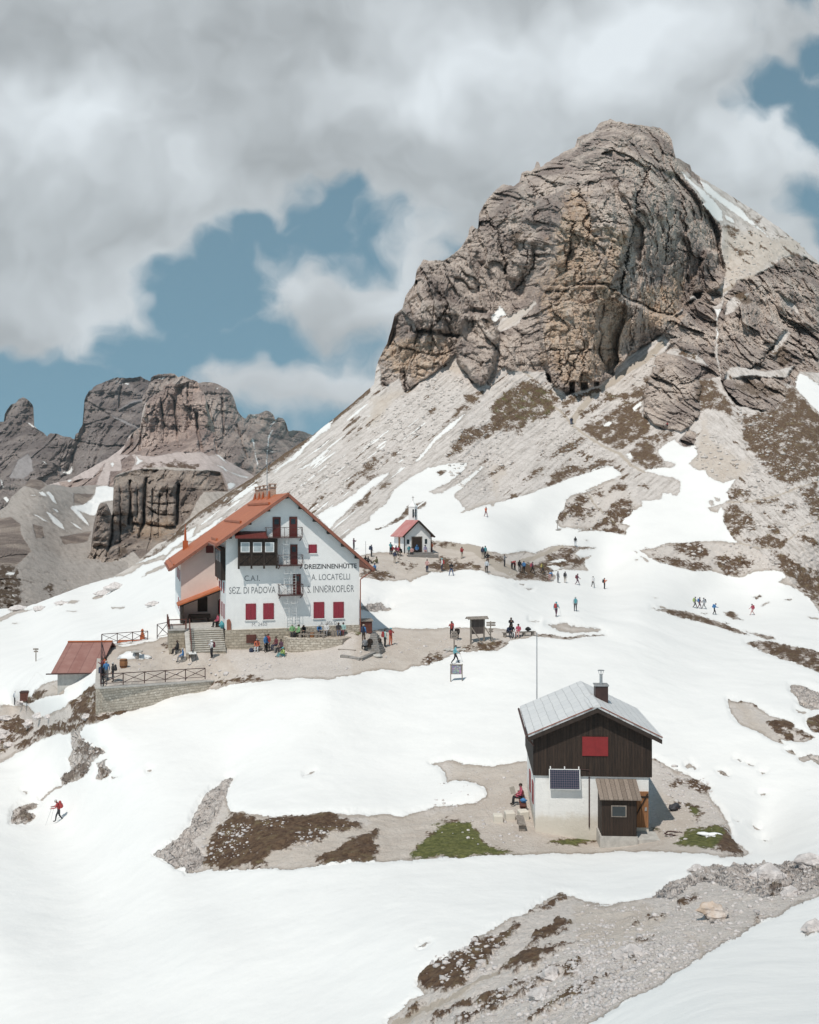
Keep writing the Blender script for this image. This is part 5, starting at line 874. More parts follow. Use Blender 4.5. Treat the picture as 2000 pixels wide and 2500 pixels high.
a,zt=so_(487,963,-.35);c,zb=so_(748,1127,-.2)
m,nt,bb=new_mat('solar_cells'); g=NT(nt); cc_=g.coord(); s_=g.n('ShaderNodeSeparateXYZ'); g.l(cc_,s_.inputs[0])
fx=g.math('FRACT',g.math('DIVIDE',s_.outputs[0],.125)); fz=g.math('FRACT',g.math('DIVIDE',s_.outputs[2],.125)); e=g.math('MULTIPLY',g.ramp(fx,.0,.12),g.ramp(fz,.0,.12)); g.l(g.mix(e,(.30,.22,.27),(.025,.035,.06)),bb.inputs['Base Color']); bb.inputs['Roughness'].default_value=.25; M['cells']=m
b=MB(); b.prism([(-.34,zb),(-.30,zb-.02),(-.12,zt-.02),(-.16,zt)],a,c,'x'); sp_=b.obj('solar_panel',M['whitepaint'],sh)
b=MB(); b.prism([(-.352,zb+.04),(-.345,zb+.04),(-.171,zt-.04),(-.178,zt-.04)],a+.05,c-.05,'x'); b.obj('cells',M['cells'],sp_)
b=MB()
for x in (a+.08,(a+c)/2,c-.08): b.box(x-.03,x+.03,-.2,-.1,zt-.02,zt+.14)
for x in (a+.1,c-.1): b.bar((x,-.32,zb+.03),(x,0,zb+.05),.03)
b.obj('bracket',M['whitepaint'],sp_)
p,z1=so_(825,965,-.13); b=MB(); b.tube((c,-.14,zt),(p,-.14,z1),.02,n=6); b.tube((p,-.14,z1),(p,-.05,3.1),.02,n=6); b.tube((p,-.05,3.15),(p,-.05,.3),.035,n=6); b.obj('conduit',M['iron'],sh)
# porch box
x0,_=so_(878,1300,0);x0=x0+.12; x1,_=so_(1222,1400,-1.5); YF=-1.55
_,hf=so_(900,1200,YF)
b=MB(); b.prism([(YF,.32),(0.,.32),(0.,2.75),(YF,2.42)],x0,x1,'x'); pb=b.obj('porch',M['darkwood'],sh)
b=MB(); b.box(x0-.08,x1+.05,YF-.06,0.,-.4,.32); b.obj('porch_base',M['concrete'],sh)
b=MB(); b.prism([(YF-.22,2.36),(0.0,3.02),(0.0,3.08),(YF-.22,2.43)],x0-.13,x1+.24,'x'); b.obj('porch_roof',M['shingle'],pb)
a,zt=so_(1008,1262,YF);c,zb=so_(1137,1362,YF); b=MB(); b.box(a,c,YF-.04,YF-.001,zb,zt); w_=b.obj('window',M['greywood'],pb); b=MB(); b.box(a+.06,c-.06,YF-.05,YF-.041,zb+.06,zt-.06); b.obj('pane',M['glass'],w_)
a,zt=so_(1240,1145,0);c,zb=so_(1322,1450,0); b=MB(); b.box(x1+.02,c,-.06,.0,.35,zt); dr=b.obj('door',M['orangewood'],sh)
b=MB(); b.bar((c-.05,-.09,zt-.1),(x1+.1,-.09,zt-1.6),.05,.05); b.box(x1+.05,c,-.085,-.06,zt-.35,zt-.25); b.obj('door_brace',M['darkwoodp'],dr); b=MB(); b.box(c-.22,c-.1,-.1,-.06,1.3,1.5); b.obj('door_lock',M['zinc'],dr)
b=MB(); b.box(x1-.1,SW+.35,-1.45,.0,-.3,.12); b.obj('door_step',M['concrete'],sh)
for y in (1.2,3.6): b=MB(); b.box(-.05,-.0,y,y+.9,1.2,2.4); b.obj('shutter',M['redpanel'],sh)
b=MB(); b.box(SW,SW+.04,2.2,3.1,.2,2.2); b.obj('back_door',M['darkwoodp'],sh)
# ================================================================ CHAPEL
CA=math.radians(22); CC=Vector(pos(988,1347,141.)); CC.z-=.1
chp=empty('chapel',CC,CA,'small white chapel with faded red roof, standing on the rocky knoll','chapel')
CWd=4.05; CLn=4.2
def crz(x): return 4.62-abs(x-CWd/2)*.93
b=MB(); b.prism([(0,-.8),(CWd,-.8),(CWd,crz(CWd)-.1),(CWd/2,4.5),(0,crz(0)-.1)],0,CLn); b.obj('wall',M['white'],chp)
b=MB(); b.prism([(-.45,crz(-.45)),(CWd/2,4.64),(CWd/2,4.5),(-.45,crz(-.45)-.14)],-.45,CLn+.3); b.prism([(CWd/2+.002,4.64),(CWd+.5,crz(CWd+.5)),(CWd+.5,crz(CWd+.5)-.14),(CWd/2+.002,4.5)],-.45,CLn+.3); crf=b.obj('roof',M['chroof'],chp)
b=MB(); b.bar((-.45,-.48,crz(-.45)-.12),(CWd/2,-.48,4.52),.05,.22); b.bar((CWd/2,-.48,4.52),(CWd+.5,-.48,crz(CWd+.5)-.12),.05,.22); b.prism([(-.4,crz(-.4)-.15),(CWd/2,4.49),(CWd+.45,crz(CWd+.45)-.15),(CWd+.45,crz(CWd+.45)-.2),(CWd/2,4.44),(-.4,crz(-.4)-.2)],-.44,-.01); b.obj('bargeboard',M['darkwoodp'],chp)
b=MB(); b.box(1.05,2.75,-.03,.05,.0,2.28); b.obj('door_surround',M['greywood'],chp); b=MB(); b.box(1.17,2.63,-.06,-.03,.0,2.18); b.obj('door',M['darkwoodp'],chp)
b=MB(); b.box(.35,.72,-.03,.0,1.2,1.85); b.obj('window',M['glass'],chp); b=MB(); b.box(3.15,3.5,-.03,.0,1.2,1.9); b.obj('window',M['glass'],chp); b=MB(); b.box(-.03,.0,1.7,2.4,.55,2.25); b.obj('side_window',M['orangewood'],chp)
for xq in (-.12,CWd+.02): b=MB(); b.box(xq,xq+.1,-.12,-.02,-.5,crz(0)-.2); b.obj('corner_post',M['darkwoodp'],chp)
b=MB(); b.box(.3,3.9,-1.5,-.05,-.9,-.02); b.box(-.3,4.4,-2.1,-1.5,-.9,-.25); b.obj('steps',M['greystone'],chp)
b=MB(); tx,ty=CWd-.75,CLn+.7
b.lathe([(.80,-1.),(.72,4.6),(.70,6.55)],(tx,ty,0),4); b.lathe([(.78,6.55),(.78,6.62),(.1,7.3),(.02,7.5)],(tx,ty,0),4); tw=b.obj('bell_tower',M['white'],chp)
b=MB(); b.box(tx-.28,tx+.28,ty-.62,ty-.45,5.0,6.2); b.obj('bell_opening',M['glass'],tw); b=MB(); b.lathe([(.16,5.4),(.13,5.55),(.07,5.75),(.02,5.8)],(tx,ty-.66,0),8); b.obj('bell',M['zinc'],tw)
b=MB(); b.bar((tx,ty,7.45),(tx,ty,8.2),.05); b.bar((tx-.2,ty,7.95),(tx+.2,ty,7.95),.05); b.obj('roof_cross',M['iron'],tw)
# ================================================================ TERRACE, SHED, SMALL STRUCTURES
def V3(px,py,Y): return Vector(pos(px,py,Y))
def local_wall(name,pts,th,tops,bots,mat,label,cat,group=None,cop=None):
    """standing wall through plan points, tops/bots per point"""
    o0=Vector((pts[0][0],pts[0][1],bots[0])); rt=empty(name,o0,0,label,cat,group); b=MB(); n=len(pts); L=[];R=[]
    for i in range(n):
        a=Vector(pts[max(0,i-1)]);c=Vector(pts[min(n-1,i+1)]); d=(c-a).normalized(); nn=Vector((-d.y,d.x))*th/2
        L.append(Vector(pts[i])+nn);R.append(Vector(pts[i])-nn)
    vs=[]
    for i in range(n):
        vs.append([b.bm.verts.new((p.x-o0.x,p.y-o0.y,z-o0.z)) for p,z in ((L[i],bots[i]),(L[i],tops[i]),(R[i],tops[i]),(R[i],bots[i]))])
    for i in range(n-1):
        for k in range(4): b.bm.faces.new((vs[i][k],vs[i][(k+1)%4],vs[i+1][(k+1)%4],vs[i+1][k]))
    b.bm.faces.new(vs[0]);b.bm.faces.new(vs[-1][::-1]); b.obj('masonry',mat,rt)
    if cop:
        b=MB()
        for i in range(n-1):
            a=Vector((pts[i][0]-o0.x,pts[i][1]-o0.y,tops[i]-o0.z+.05));c=Vector((pts[i+1][0]-o0.x,pts[i+1][1]-o0.y,tops[i+1]-o0.z+.05)); b.bar(a,c,th+.12,.11)
        b.obj('coping',cop,rt)
    return rt
TA=V3(241,1681,83.4); TB=V3(520,1663,90.5); TCn=V3(247,1573,103.)
local_wall('retaining_wall',[(TCn.x,TCn.y),(TA.x,TA.y),((TA.x+TB.x)/2,(TA.y+TB.y)/2),(TB.x,TB.y)],.5,[TCn.z,TA.z,(TA.z+TB.z)/2,TB.z],[-17,-18.3,-17.8,-16.6],M['drystone'],'tall rough stone retaining wall under the fenced terrace','retaining wall',None,M['concrete'])
def fence(a,c,n,h,label,w=.07,mat='iron'):
    rt=empty('fence',a,0,label,'fence'); d=(c-a)/n
    for i in range(n+1):
        b=MB(); p=d*i; b.box(p.x-w/2,p.x+w/2,p.y-w/2,p.y+w/2,p.z-.1,p.z+h); b.obj('post',M[mat],rt)
    b=MB(); up=Vector((0,0,1)); b.bar(up*(h),d*n+up*h,.07,.06); b.bar(up*.12,d*n+up*.12,.04,.04); b.obj('rail',M[mat],rt)
    for i in range(n):
        b=MB(); p=d*i;q=d*(i+1); b.bar(p+up*.12,q+up*(h-.04),.045,.045); b.bar(p+up*(h-.04),q+up*.12,.045,.045); b.obj('cross_brace',M[mat],rt)
    return rt
up_=Vector((0,0,.11))
fence(V3(247,1676,83.5)+up_,V3(501,1658.5,90.)+up_,5,.92,'dark iron fence with crossed bars along the front edge of the terrace')
fence(V3(246,1671,84.5)+up_,V3(248.5,1573,102.5)+up_,7,.92,'dark iron fence running back along the left edge of the terrace')
fence(V3(249,1573,103.)+up_,V3(361,1565,104.)+up_,3,.95,'dark iron fence at the back of the terrace behind the snow pile')
fence(V3(384,1557,99.5),V3(411,1552,97.8),1,1.35,'leaning iron gate frame beside the stair pier of the large hut')
# shed under the terrace
SHC=Vector((-33.3,93.,-17.6)); shd=empty('shed',SHC,math.radians(4),'low grey shed with rusty red sheet roof beside the terrace wall','shed')
b=MB(); b.box(0,3.9,0,5.2,-.5,2.45); b.obj('wall',M['concrete'],shd)
b=MB(); b.prism([(-.5,2.45),(5.3,4.62),(5.3,4.52),(-.5,2.33)],-.45,3.9,'x'); r_=b.obj('roof',M['redroof'],shd)
b=MB(); b.prism([(5.3,4.62),(9.,3.0),(9.,2.9),(5.3,4.52)],-.45,3.9,'x'); b.obj('roof',M['redroof'],shd)
b=MB(); b.prism([(10.6,3.75),(11.1,4.02),(12.5,3.4),(12.5,3.3),(11.1,3.9)],3.2,9.0,'x'); b.obj('rear_roof',M['roof'],shd)
b=MB(); b.bar((-.45,5.3,4.66),(3.9,5.3,4.66),.35,.10); b.obj('ridge_cap',M['roof'],r_)
b=MB(); b.box(5.4,5.85,11.3,11.7,3.2,4.5); b.lathe([(.20,4.5),(.12,4.8),(.17,5.0),(.03,5.15)],(5.62,11.5,0),8); b.obj('chimney',M['roof'],r_)
b=MB(); b.bar((-.9,-.55,2.36),(3.9,-.55,2.40),.14,.10); b.obj('gutter',M['iron'],shd)
b=MB(); b.box(2.0,3.0,-.05,0.,.9,1.6); b.obj('window',M['brownwood'],shd); b=MB(); b.box(.7,1.6,-.9,-.02,-.3,.55); tag(b.obj('crate',M['concrete'],None,SHC,math.radians(4)),'grey box leaning on the front wall of the shed','box')
# dry stone wall with raised gravel bed in front of the large hut
w0=ground_at(706,1592);w1=ground_at(797,1583);w2=ground_at(836,1572); zt=-12.25
fl=lambda t,y:HC+Vector((math.cos(HA)*t-math.sin(HA)*y,math.sin(HA)*t+math.cos(HA)*y,0))
f0=fl(5.7,-.35)
local_wall('low_stone_wall',[(f0.x,f0.y),(w0.x,w0.y),(w1.x,w1.y),(w2.x,w2.y)],.38,[zt+.12,zt+.10,zt+.10,zt-.05],[zt-2.2,w0.z-.5,w1.z-.5,w2.z-.5],M['drystone'],'low dry stone wall holding the raised seating area in front of the large hut','stone wall')
f1=fl(W+.4,-.05);f2=fl(5.9,-.12)
b=MB(); b.prism([(w0.x,w0.y+.1),(w1.x,w1.y+.1),(w2.x,w2.y+.05),(f1.x,f1.y),(f2.x,f2.y)],zt-1.8,zt,'z'); b.obj('gravel',MG,kind='structure')
def plank_bench(name,a,c,h,mat,label,w=.35,cat='bench',legs='log',group=None):
    a=Vector(a);c=Vector(c); rt=empty(name,a,math.atan2(c.y-a.y,c.x-a.x),label,cat,group); L=(c-a).length; dz=c.z-a.z
    b=MB(); b.bar((0,0,h),(L,0,h+dz),w,.08); b.obj('seat',mat,rt,bevel=.01)
    for f in (.12,.88) if L<2.6 else (.06,.36,.66,.94):
        b=MB()
        if legs=='log': b.tube((L*f,0,-.15+dz*f),(L*f,0,h-.04+dz*f),.17,n=10)
        else: b.box(L*f-.05,L*f+.05,-w/2+.03,w/2-.03,-.1+dz*f,h-.04+dz*f)
        b.obj('leg',mat,rt)
    return rt
z0=Vector((0,0,zt))
def fz(t,y): p=fl(t,y); return Vector((p.x,p.y,zt))
plank_bench('bench',fz(6.0,-.55),fz(11.7,-.55),.45,M['greywood'],'long grey plank bench against the front wall of the large hut')
plank_bench('bench',(w0.x+.9,w0.y+.25,zt),(w1.x-.1,w1.y+.2,zt),.42,M['greywood'],'short plank bench on top of the low dry stone wall')
for t,m,l in ((8.9,'orangewood','fresh-cut yellow log seat standing near the plank bench'),(9.55,'greywood','grey log stump in front of the man in the blue shirt'),(11.0,'greywood','grey log stump near the right end of the wall bench')):
    b=MB(); b.lathe([(.2,0),(.21,.25),(.2,.45)],(0,0,0),12); tag(b.obj('log_stool',M[m],None,fz(t-.7,-1.15)),l,'log stool')
plank_bench('bench',fl(2.2,-.75)+Vector((0,0,-2.15)),fl(5.5,-.8)+Vector((0,0,-2.2)),.42,M['greystone'],'low stone bench at the foot of the hut plinth',.4,legs='box')
# grass tufts strip at the plinth corner is part of the terrain; snow pile on terrace
g0=ground_at(325,1607)
b=MB(); b.rock((0,0,-.05),.8,4,(1.6,1.1,.55),3); b.rock((1.1,-.1,-.05),.45,5,(1.5,1,.5),3); sn_=b.obj('snow_pile',simple_mat('dirty_snow',(.84,.85,.86),.8,.05,3.,.3),None,g0,smooth=True); tag(sn_,'melting heap of snow on the terrace','snow pile')
g0=ground_at(335,1611); rt=empty('stone_table',g0,0,'small grey stone table beside the melting snow heap','table'); b=MB(); b.lathe([(.22,0),(.16,.3),(.2,.6)],(0,0,0),10); b.obj('pedestal',M['greystone'],rt); b=MB(); b.box(-.48,.48,-.35,.35,.6,.72); b.obj('table_top',M['concrete'],rt,bevel=.02)
g0=ground_at(302,1632); rt=empty('barrel',g0,0,'brown wooden barrel standing on the terrace gravel','barrel'); b=MB(); b.lathe([(.30,0),(.36,.25),(.37,.45),(.34,.68),(.31,.8)],(0,0,0),14); b.obj('staves',M['orangewood'],rt,smooth=False)
for z in (.12,.66):
    b=MB(); b.lathe([(.355,z),(.365,z+.05)],(0,0,0),14); b.obj('hoop',M['iron'],rt)
g0=ground_at(470,1612); rt=empty('side_table',g0,math.radians(15),'white folding table with a dark bottle at the foot of the stairs','table'); b=MB(); b.box(-.35,.35,-.6,.6,.62,.68); b.obj('table_top',M['whitepaint'],rt)
for x in (-.3,.3):
    for y in (-.5,.5): b=MB(); b.tube((x,y,-.02),(x*.9,y*.9,.62),.025,n=6); b.obj('leg',M['iron'],rt)
b=MB(); b.lathe([(.06,0),(.06,.2),(.025,.28),(.02,.36)],(0,0,0),10); tag(b.obj('bottle',M['glass'],None,g0+Vector((.05,.0,.68))),'dark bottle standing on the white folding table','bottle')
# brown bin, memorial, boards and posts
g0=ground_at(893,1543); rt=empty('storage_box',g0,math.radians(12),'brown wooden storage box beside the right corner of the large hut','storage box'); b=MB(); b.box(-.55,.6,-.4,.5,-.1,1.1); b.obj('body',M['brownwood'],rt); b=MB(); b.prism([(-.5,1.1),(.6,1.25),(.6,1.32),(-.5,1.17)],-.65,.7,'x'); b.obj('lid',M['greywood'],rt)
g0=ground_at(915,1590); rt=empty('memorial',g0,math.radians(-22),'stepped grey stone memorial with dark round plaques','memorial'); b=MB()
for i in range(7):
    w=.82-.075*i; b.box(-w,w,-w*.8,w*.8,-.3 if i==0 else .22*i+.003,.22*(i+1))
b.box(-.26,.26,-.2,.2,1.54,1.68); b.obj('stones',M['greystone'],rt,bevel=.015)
b=MB(); b.tube((-.24,-.64,.98),(-.24,-.48,1.0),.27,n=16); b.box(-.42,-.1,-.70,-.5,.42,.72); b.obj('plaque',M['darkwoodp'],rt); b=MB(); b.tube((.62,-.05,1.0),(.44,-.05,1.02),.26,n=16); b.obj('plaque',M['darkwoodp'],rt)
p=ground_at(833,1604); q=ground_at(880,1612); r2=ground_at(914,1597)
def beam(pts,mat,label,w=.4,h=.3,name='stone_kerb',cat='kerb'):
    p0=pts[0]; b=MB()
    for a,c in zip(pts,pts[1:]): b.bar(a-p0+Vector((0,0,h*.3)),c-p0+Vector((0,0,h*.3)),w,h)
    return tag(b.obj(name,mat,None,p0,bevel=.02),label,cat)
beam([p,q,r2],M['greystone'],'bent grey stone kerb in front of the memorial'); beam([ground_at(826,1586),ground_at(868,1588)],M['greywood'],'thin grey plank lying left of the memorial',.2,.1,'plank','plank')
g0=ground_at(921,1604); b=MB(); b.rock((0,0,.1),.42,8,(1.2,.8,.5)); tag(b.obj('boulder',M['concrete'],None,g0),'flat pale boulder in front of the memorial','boulder')
# big notice board
ga=ground_at(1150,1572);gb=ground_at(1182.,1566); gm=(ga+gb)/2
rt=empty('notice_board',ga,math.atan2(gb.y-ga.y,gb.x-ga.x),'large dark wooden notice board with little roof and slanted props','notice board'); L=(gb-ga).xy.length
for x,n in ((0,'post'),(L,'post')): b=MB(); b.box(x-.07,x+.07,-.07,.07,-.3,2.45); b.obj(n,M['greywood'],rt)
b=MB(); b.box(.07,L-.07,-.04,.04,.95,2.4); b.obj('board',planks('grey_brown_board_boards',(.07,.055,.05),(.13,.105,.095),.14,0),rt)
b=MB(); b.prism([(-.4,2.42),(0,2.62),(.4,2.42),(.4,2.48),(0,2.69),(-.4,2.48)],-.45,L+.35,'x'); b.obj('roof',M['greywood'],rt)
for x in (0,L): b=MB(); b.bar((x+.05,-.05,1.6),(x+.9,-1.1,-.1),.08); b.obj('prop',M['greywood'],rt)
g0=ground_at(1198,1566); rt=empty('signpost',g0,0,'wooden trail signpost with two boards right of the notice board','signpost'); b=MB(); b.box(-.05,.05,-.05,.05,-.2,2.0); b.obj('post',M['greywood'],rt)
for z,w in ((1.85,.42),(1.62,.42),(1.2,.18),(1.0,.18)): b=MB(); b.prism([(-w,z-.09),(w,z-.09),(w+.1,z),(w,z+.09),(-w,z+.09)],-.09,-.055); b.obj('board',M['greywood'],rt)
g0=ground_at(1109,1588); rt=empty('signpost',g0,0,'weathered signpost with pale round top set in a heap of stones','signpost'); b=MB(); b.box(-.06,.06,-.05,.05,-.2,1.75); b.obj('post',M['greywood'],rt); b=MB()
for z in (1.15,1.4): b.box(-.35,.35,-.09,-.05,z,z+.19)
b.box(-.30,.30,-.09,-.05,1.68,1.88); b.obj('board',M['greywood'],rt)
for i,(dx,dy,r) in enumerate(((-.5,-.1,.28),(-.15,-.25,.22),(.25,-.2,.3),(.55,.0,.25),(.9,-.3,.3),(-.8,.1,.2),(1.1,.1,.2),(.0,.3,.25))):
    b=MB(); b.rock((0,0,.02),r,20+i,(1.1,.9,.65)); tag(b.obj('stone',M['concrete'],None,g0+Vector((dx,dy,.03))),'pale stones heaped round the foot of the weathered signpost','stone','stones round the weathered signpost')
# map board in the snow
ga=V3(1104,1668,83.);gb=V3(1131,1667,83.3); gg=ground_at(1117,1667); s_=Vector((ga.x,gg.y,gg.z)); rt=empty('map_board',s_,0,'small map board on two posts standing in the snow','map board'); L=1.0
for x in (0,L): b=MB(); b.box(x-.04,x+.04,-.04,.04,-.4,1.52); b.obj('post',M['greywood'],rt)
m,nt,bb=new_mat('printed_map_panel'); g=NT(nt); c_=g.coord(); v_=g.n('ShaderNodeTexVoronoi'); g.l(c_,v_.inputs['Vector']); v_.inputs['Scale'].default_value=7; k=g.mix(g.ramp(g.noise(c_,9,3),.45,.6),(.12,.13,.25),v_.outputs['Color']); k=g.mix(.55,k,(.30,.27,.32)); g.l(k,bb.inputs['Base Color'])
b=MB(); b.box(.04,L-.04,-.03,.03,.62,1.42); pn=b.obj('panel',M['greywood'],rt); b=MB(); b.box(.1,L-.1,-.04,-.031,.67,1.37); b.obj('map',m,pn); b=MB(); b.box(-.06,L+.06,-.06,.06,1.42,1.48); b.obj('top_rail',M['greywood'],rt)
p=ground_at(1228,1556);q=ground_at(1305,1553); plank_bench('bench',p,q,.45,M['greywood'],'long dark log bench at the edge of the snow, right of the notice board',.4)
# cross, sign, poles
g0=ground_at(893,1356); rt=empty('wayside_cross',g0,0,'thin grey metal cross on the knoll left of the chapel','cross'); b=MB(); b.tube((0,0,-.2),(0,0,2.0),.03,n=6); b.tube((-.35,0,1.6),(.35,0,1.6),.025,n=6); b.obj('cross_bars',M['zinc'],rt)
for px_0,py_0,l,h in ((1361,1294,'trail signpost alone in the snow below the scree slope',1.75),(88,1617,'lone trail signpost in the snow at the far left',1.7)):
    g0=ground_at(px_0,py_0); rt=empty('signpost',g0,0,l,'signpost'); b=MB(); b.box(-.05,.05,-.05,.05,-.4,h); b.obj('post',M['greywood'],rt); b=MB(); b.box(-.35,.35,-.08,-.05,h-.2,h); b.box(-.25,.3,-.08,-.05,h-.5,h-.32); b.obj('board',M['greywood'],rt)
    if px_0>1000: b=MB(); b.rock((0,0,0),.35,40,(1.5,1,.4)); tag(b.obj('stone',M['greystone'],None,g0),'flat stone at the foot of the signpost below the scree','stone')
b=MB(); b.tube((0,0,-.5),(0,0,9.6),.045,.03,n=8); tag(b.obj('flag_pole',M['zinc'],None,Vector(((1311-CX)/F_PX*66,66,-17.7))),'tall thin bare pole standing behind the small hut','pole')
g0=ground_at(66,1705); rt=empty('rusty_container',g0,math.radians(10),'rusty brown box in the snow at the far left','container'); b=MB(); b.box(-.65,.65,-.4,.4,-.2,.72); b.obj('body',M['brownwood'],rt); b=MB(); b.box(-.7,.7,-.46,.46,.72,.78); b.obj('lid',M['iron'],rt)
# ---- around the small hut
def sl_(x,y): 
    c,s=math.cos(SA),math.sin(SA); X=SCN.x+c*x-s*y;Y=SCN.y+s*x+c*y; return Vector((X,Y,gz_xy(X,Y)))
for i,(x,y,l) in enumerate(((-2.05,1.5,'white stone block seat farthest from the small hut wall'),(-1.35,1.9,'middle white stone block beside the small hut'),(-.55,2.1,'white stone block nearest the small hut wall'))):
    b=MB(); b.box(-.29,.29,-.3,.3,-.1,.42+.03*i); tag(b.obj('stone_block',M['roughwhite'],None,sl_(x,y),.1*i,bevel=.05),l,'stone seat')
a=sl_(-.75,-.3);c=sl_(-.8,1.3); plank_bench('bench',a,c,.40,M['greywood'],'grey plank bench along the left wall of the small hut',.42,legs='box')
a=sl_(-.5,2.9);c=sl_(-.5,5.5); plank_bench('bench',a,c,.42,M['brownwood'],'brown bench on which the reading woman sits',.38,legs='box')
g0=ground_at(1647,1978); rt=empty('backpack',g0,.3,'dark backpack lying on the gravel right of the small hut','backpack'); b=MB(); b.rock((0,0,.16),.36,50,(1.1,.7,.62),3); b.obj('bag',simple_mat('charcoal_nylon',(.04,.04,.05),.6,.4,9.),rt,smooth=True); b=MB(); b.tube((.3,-.05,.05),(.62,.05,.02),.03,n=6); b.tube((-.1,-.28,.25),(.15,-.3,.1),.025,n=6); b.obj('strap',M['iron'],rt)
g0=ground_at(1645,2038); b=MB()
for i in range(26):
    t=i*.55; r=.30+.012*(i%7); z=.03+.02*(i%4); t2=t+.55; b.tube((r*1.4*math.cos(t),r*math.sin(t),z),((r+.01)*1.4*math.cos(t2),(r+.01)*math.sin(t2),z+.01),.03,n=6)
tag(b.obj('hose_coil',M['iron'],None,g0),'coiled black cable lying on the gravel in front of the green grass','coil')
g0=ground_at(1732,2041); b=MB(); b.rock((-.3,0,.03),.3,61,(1.2,.6,.35)); b.rock((.25,-.05,.02),.32,62,(1.3,.5,.3)); tag(b.obj('snow_lump',bpy.data.materials['dirty_snow'],None,g0,smooth=True),'last white lump of snow on the grass right of the small hut','snow lump')
# ---- rocks
def brock(px,py,r,seed,label,sq=(1,1,.7),mat=None,group=None,dz=0.):
    g0=ground_at(px,py); b=MB(); b.rock((0,0,r*.15+dz),r,seed,sq,3); return tag(b.obj('boulder',mat or RM,None,g0),label,'boulder',group)
RM=simple_mat('pale_dolomite_boulder',(.72,.675,.66),.9,.30,2.6,.8,.12); RMo=simple_mat('orange_stained_boulder',(.70,.65,.62),.9,.3,1.6,.8,.12,col2=(.58,.44,.33))
brock(1740,2247,.40,101,'large pale boulder with orange stain on the foreground scree',(1.2,.9,.6),RMo)
for i,(x,y,r,l) in enumerate(((1875,2152,.66,'big cracked slab boulder at the top of the foreground scree'),(1975,2120,.5,'rounded pale boulder at the right edge of the foreground scree'),(1700,2127,.32,'low pale boulder at the upper left rim of the foreground scree'),(1540,2340,.42,'leaning grey boulder with dark crack in the middle of the foreground scree'),(1990,2278,.34,'grey boulder poking out of the foreground snow at the right edge'),(1930,2187,.34,'pale boulder below the cracked slab on the foreground scree'),(1345,2390,.30,'small grey boulder between turf streaks on the foreground scree'),(1475,2037,.22,'white stone on the grass in front of the small hut porch'),(553,1646,.28,'pale stone lying on the gravel in front of the large hut'),(1318,2440,.28,'lumpy boulder near the bottom edge of the foreground scree'))):
    brock(x,y,r,110+i,l,(1.1,.9,.72))
g_='pale boulders on the rocky slope below the terrace'
for i,(x,y,r) in enumerate(((13,1760,.55),(75,1765,.6),(98,1752,.5),(22,1820,.5),(5,1800,.8),(212,1756,.35),(120,1750,.35),(55,1718,.5))): brock(x,y,r,140+i,'pale boulders scattered over the turf bank at the far left, below the terrace',(1.3,1,.7),None,g_)
for i,(x,y,r,l) in enumerate(((45,1489,1.5,'large grey boulder on the snow horizon at the far left'),(98,1488,1.1,'grey boulder on the snow horizon, second from the left'),(252,1452,1.5,'grey boulder in the snow, left of a bigger pair'),(284,1438,1.7,'twin grey boulder high on the snow left of the large hut'),(150,1475,.9,'small flat boulder left of the twin boulders'),(375,1478,.8,'small pale boulder in the snow just left of the large hut'))): brock(x,y,r,160+i,l,(1.4,1,.6))
rn=random.Random(5); 
def rubble(name,spots,mat,seed,smin,smax,sq=.7,sub=1):
    rs=np.random.RandomState(seed); cx,sky,NR,X2,Y2,Z2,fit=TER
    bm=bmesh.new(); bmesh.ops.create_icosphere(bm,subdivisions=sub,radius=1.); bv=np.array([v.co[:] for v in bm.verts]); bf=np.array([[v.index for v in f.verts] for f in bm.faces]); bm.free()
    PX=[];PY=[]
    for sp_,n in spots:
        P=poly(sp_); lo=P.min(0);hi=P.max(0); qx=rs.uniform(lo[0],hi[0],n*6);qy=rs.uniform(lo[1],hi[1],n*6)
        ok=sdf(P,qx,qy,3.)>0; PX.append(qx[ok][:n]);PY.append(qy[ok][:n])
    px=np.concatenate(PX);py=np.concatenate(PY); n=len(px)
    c=np.clip(np.searchsorted(cx,px),1,len(cx)-1); r=np.clip(((py-sky[c])/(2560-sky[c])*(NR-1)).astype(int),0,NR-1)
    p=np.stack([X2[r,c],Y2[r,c],Z2[r,c]],-1)
    rad=smin*(smax/smin)**(rs.rand(n)**2.4); S=np.stack([rs.uniform(.8,1.5,n),rs.uniform(.7,1.1,n),rs.uniform(.45,.8,n)*sq*1.3],-1)*rad[:,None]
    v=bv[None]*(1+rs.uniform(-.22,.22,(n,len(bv),1)))*S[:,None,:]; th=rs.uniform(0,6.28,n)[:,None]; X=v[...,0]*np.cos(th)-v[...,1]*np.sin(th); Yv=v[...,0]*np.sin(th)+v[...,1]*np.cos(th)
    V=np.stack([X+p[:,None,0],Yv+p[:,None,1],v[...,2]+p[:,None,2]+rad[:,None]*.1],-1).reshape(-1,3).astype(np.float32); F=(bf[None]+(np.arange(n)*len(bv))[:,None,None]).reshape(-1,3).astype(np.int32)
    me=bpy.data.meshes.new(name); me.vertices.add(len(V)); me.vertices.foreach_set('co',V.ravel()); me.loops.add(F.size); me.loops.foreach_set('vertex_index',F.ravel()); me.polygons.add(len(F)); me.polygons.foreach_set('loop_start',np.arange(0,F.size,3,dtype=np.int32)); me.update(calc_edges=True)
    me.materials.append(mat); o=bpy.data.objects.new(name,me); COL.objects.link(o); o['kind']='stuff'; return o
rubble('foreground_rubble',[("H 450,1438 800,1300 1250,1000 1725,700 1725,1100 1300,1438",900),("I 0,600 560,600 820,380 1400,340 1725,340 1725,520 900,970 100,1430 0,1430",1700),("I 0,950 500,800 900,900 100,1430 0,1430",1100)],RM,1,.022,.11)
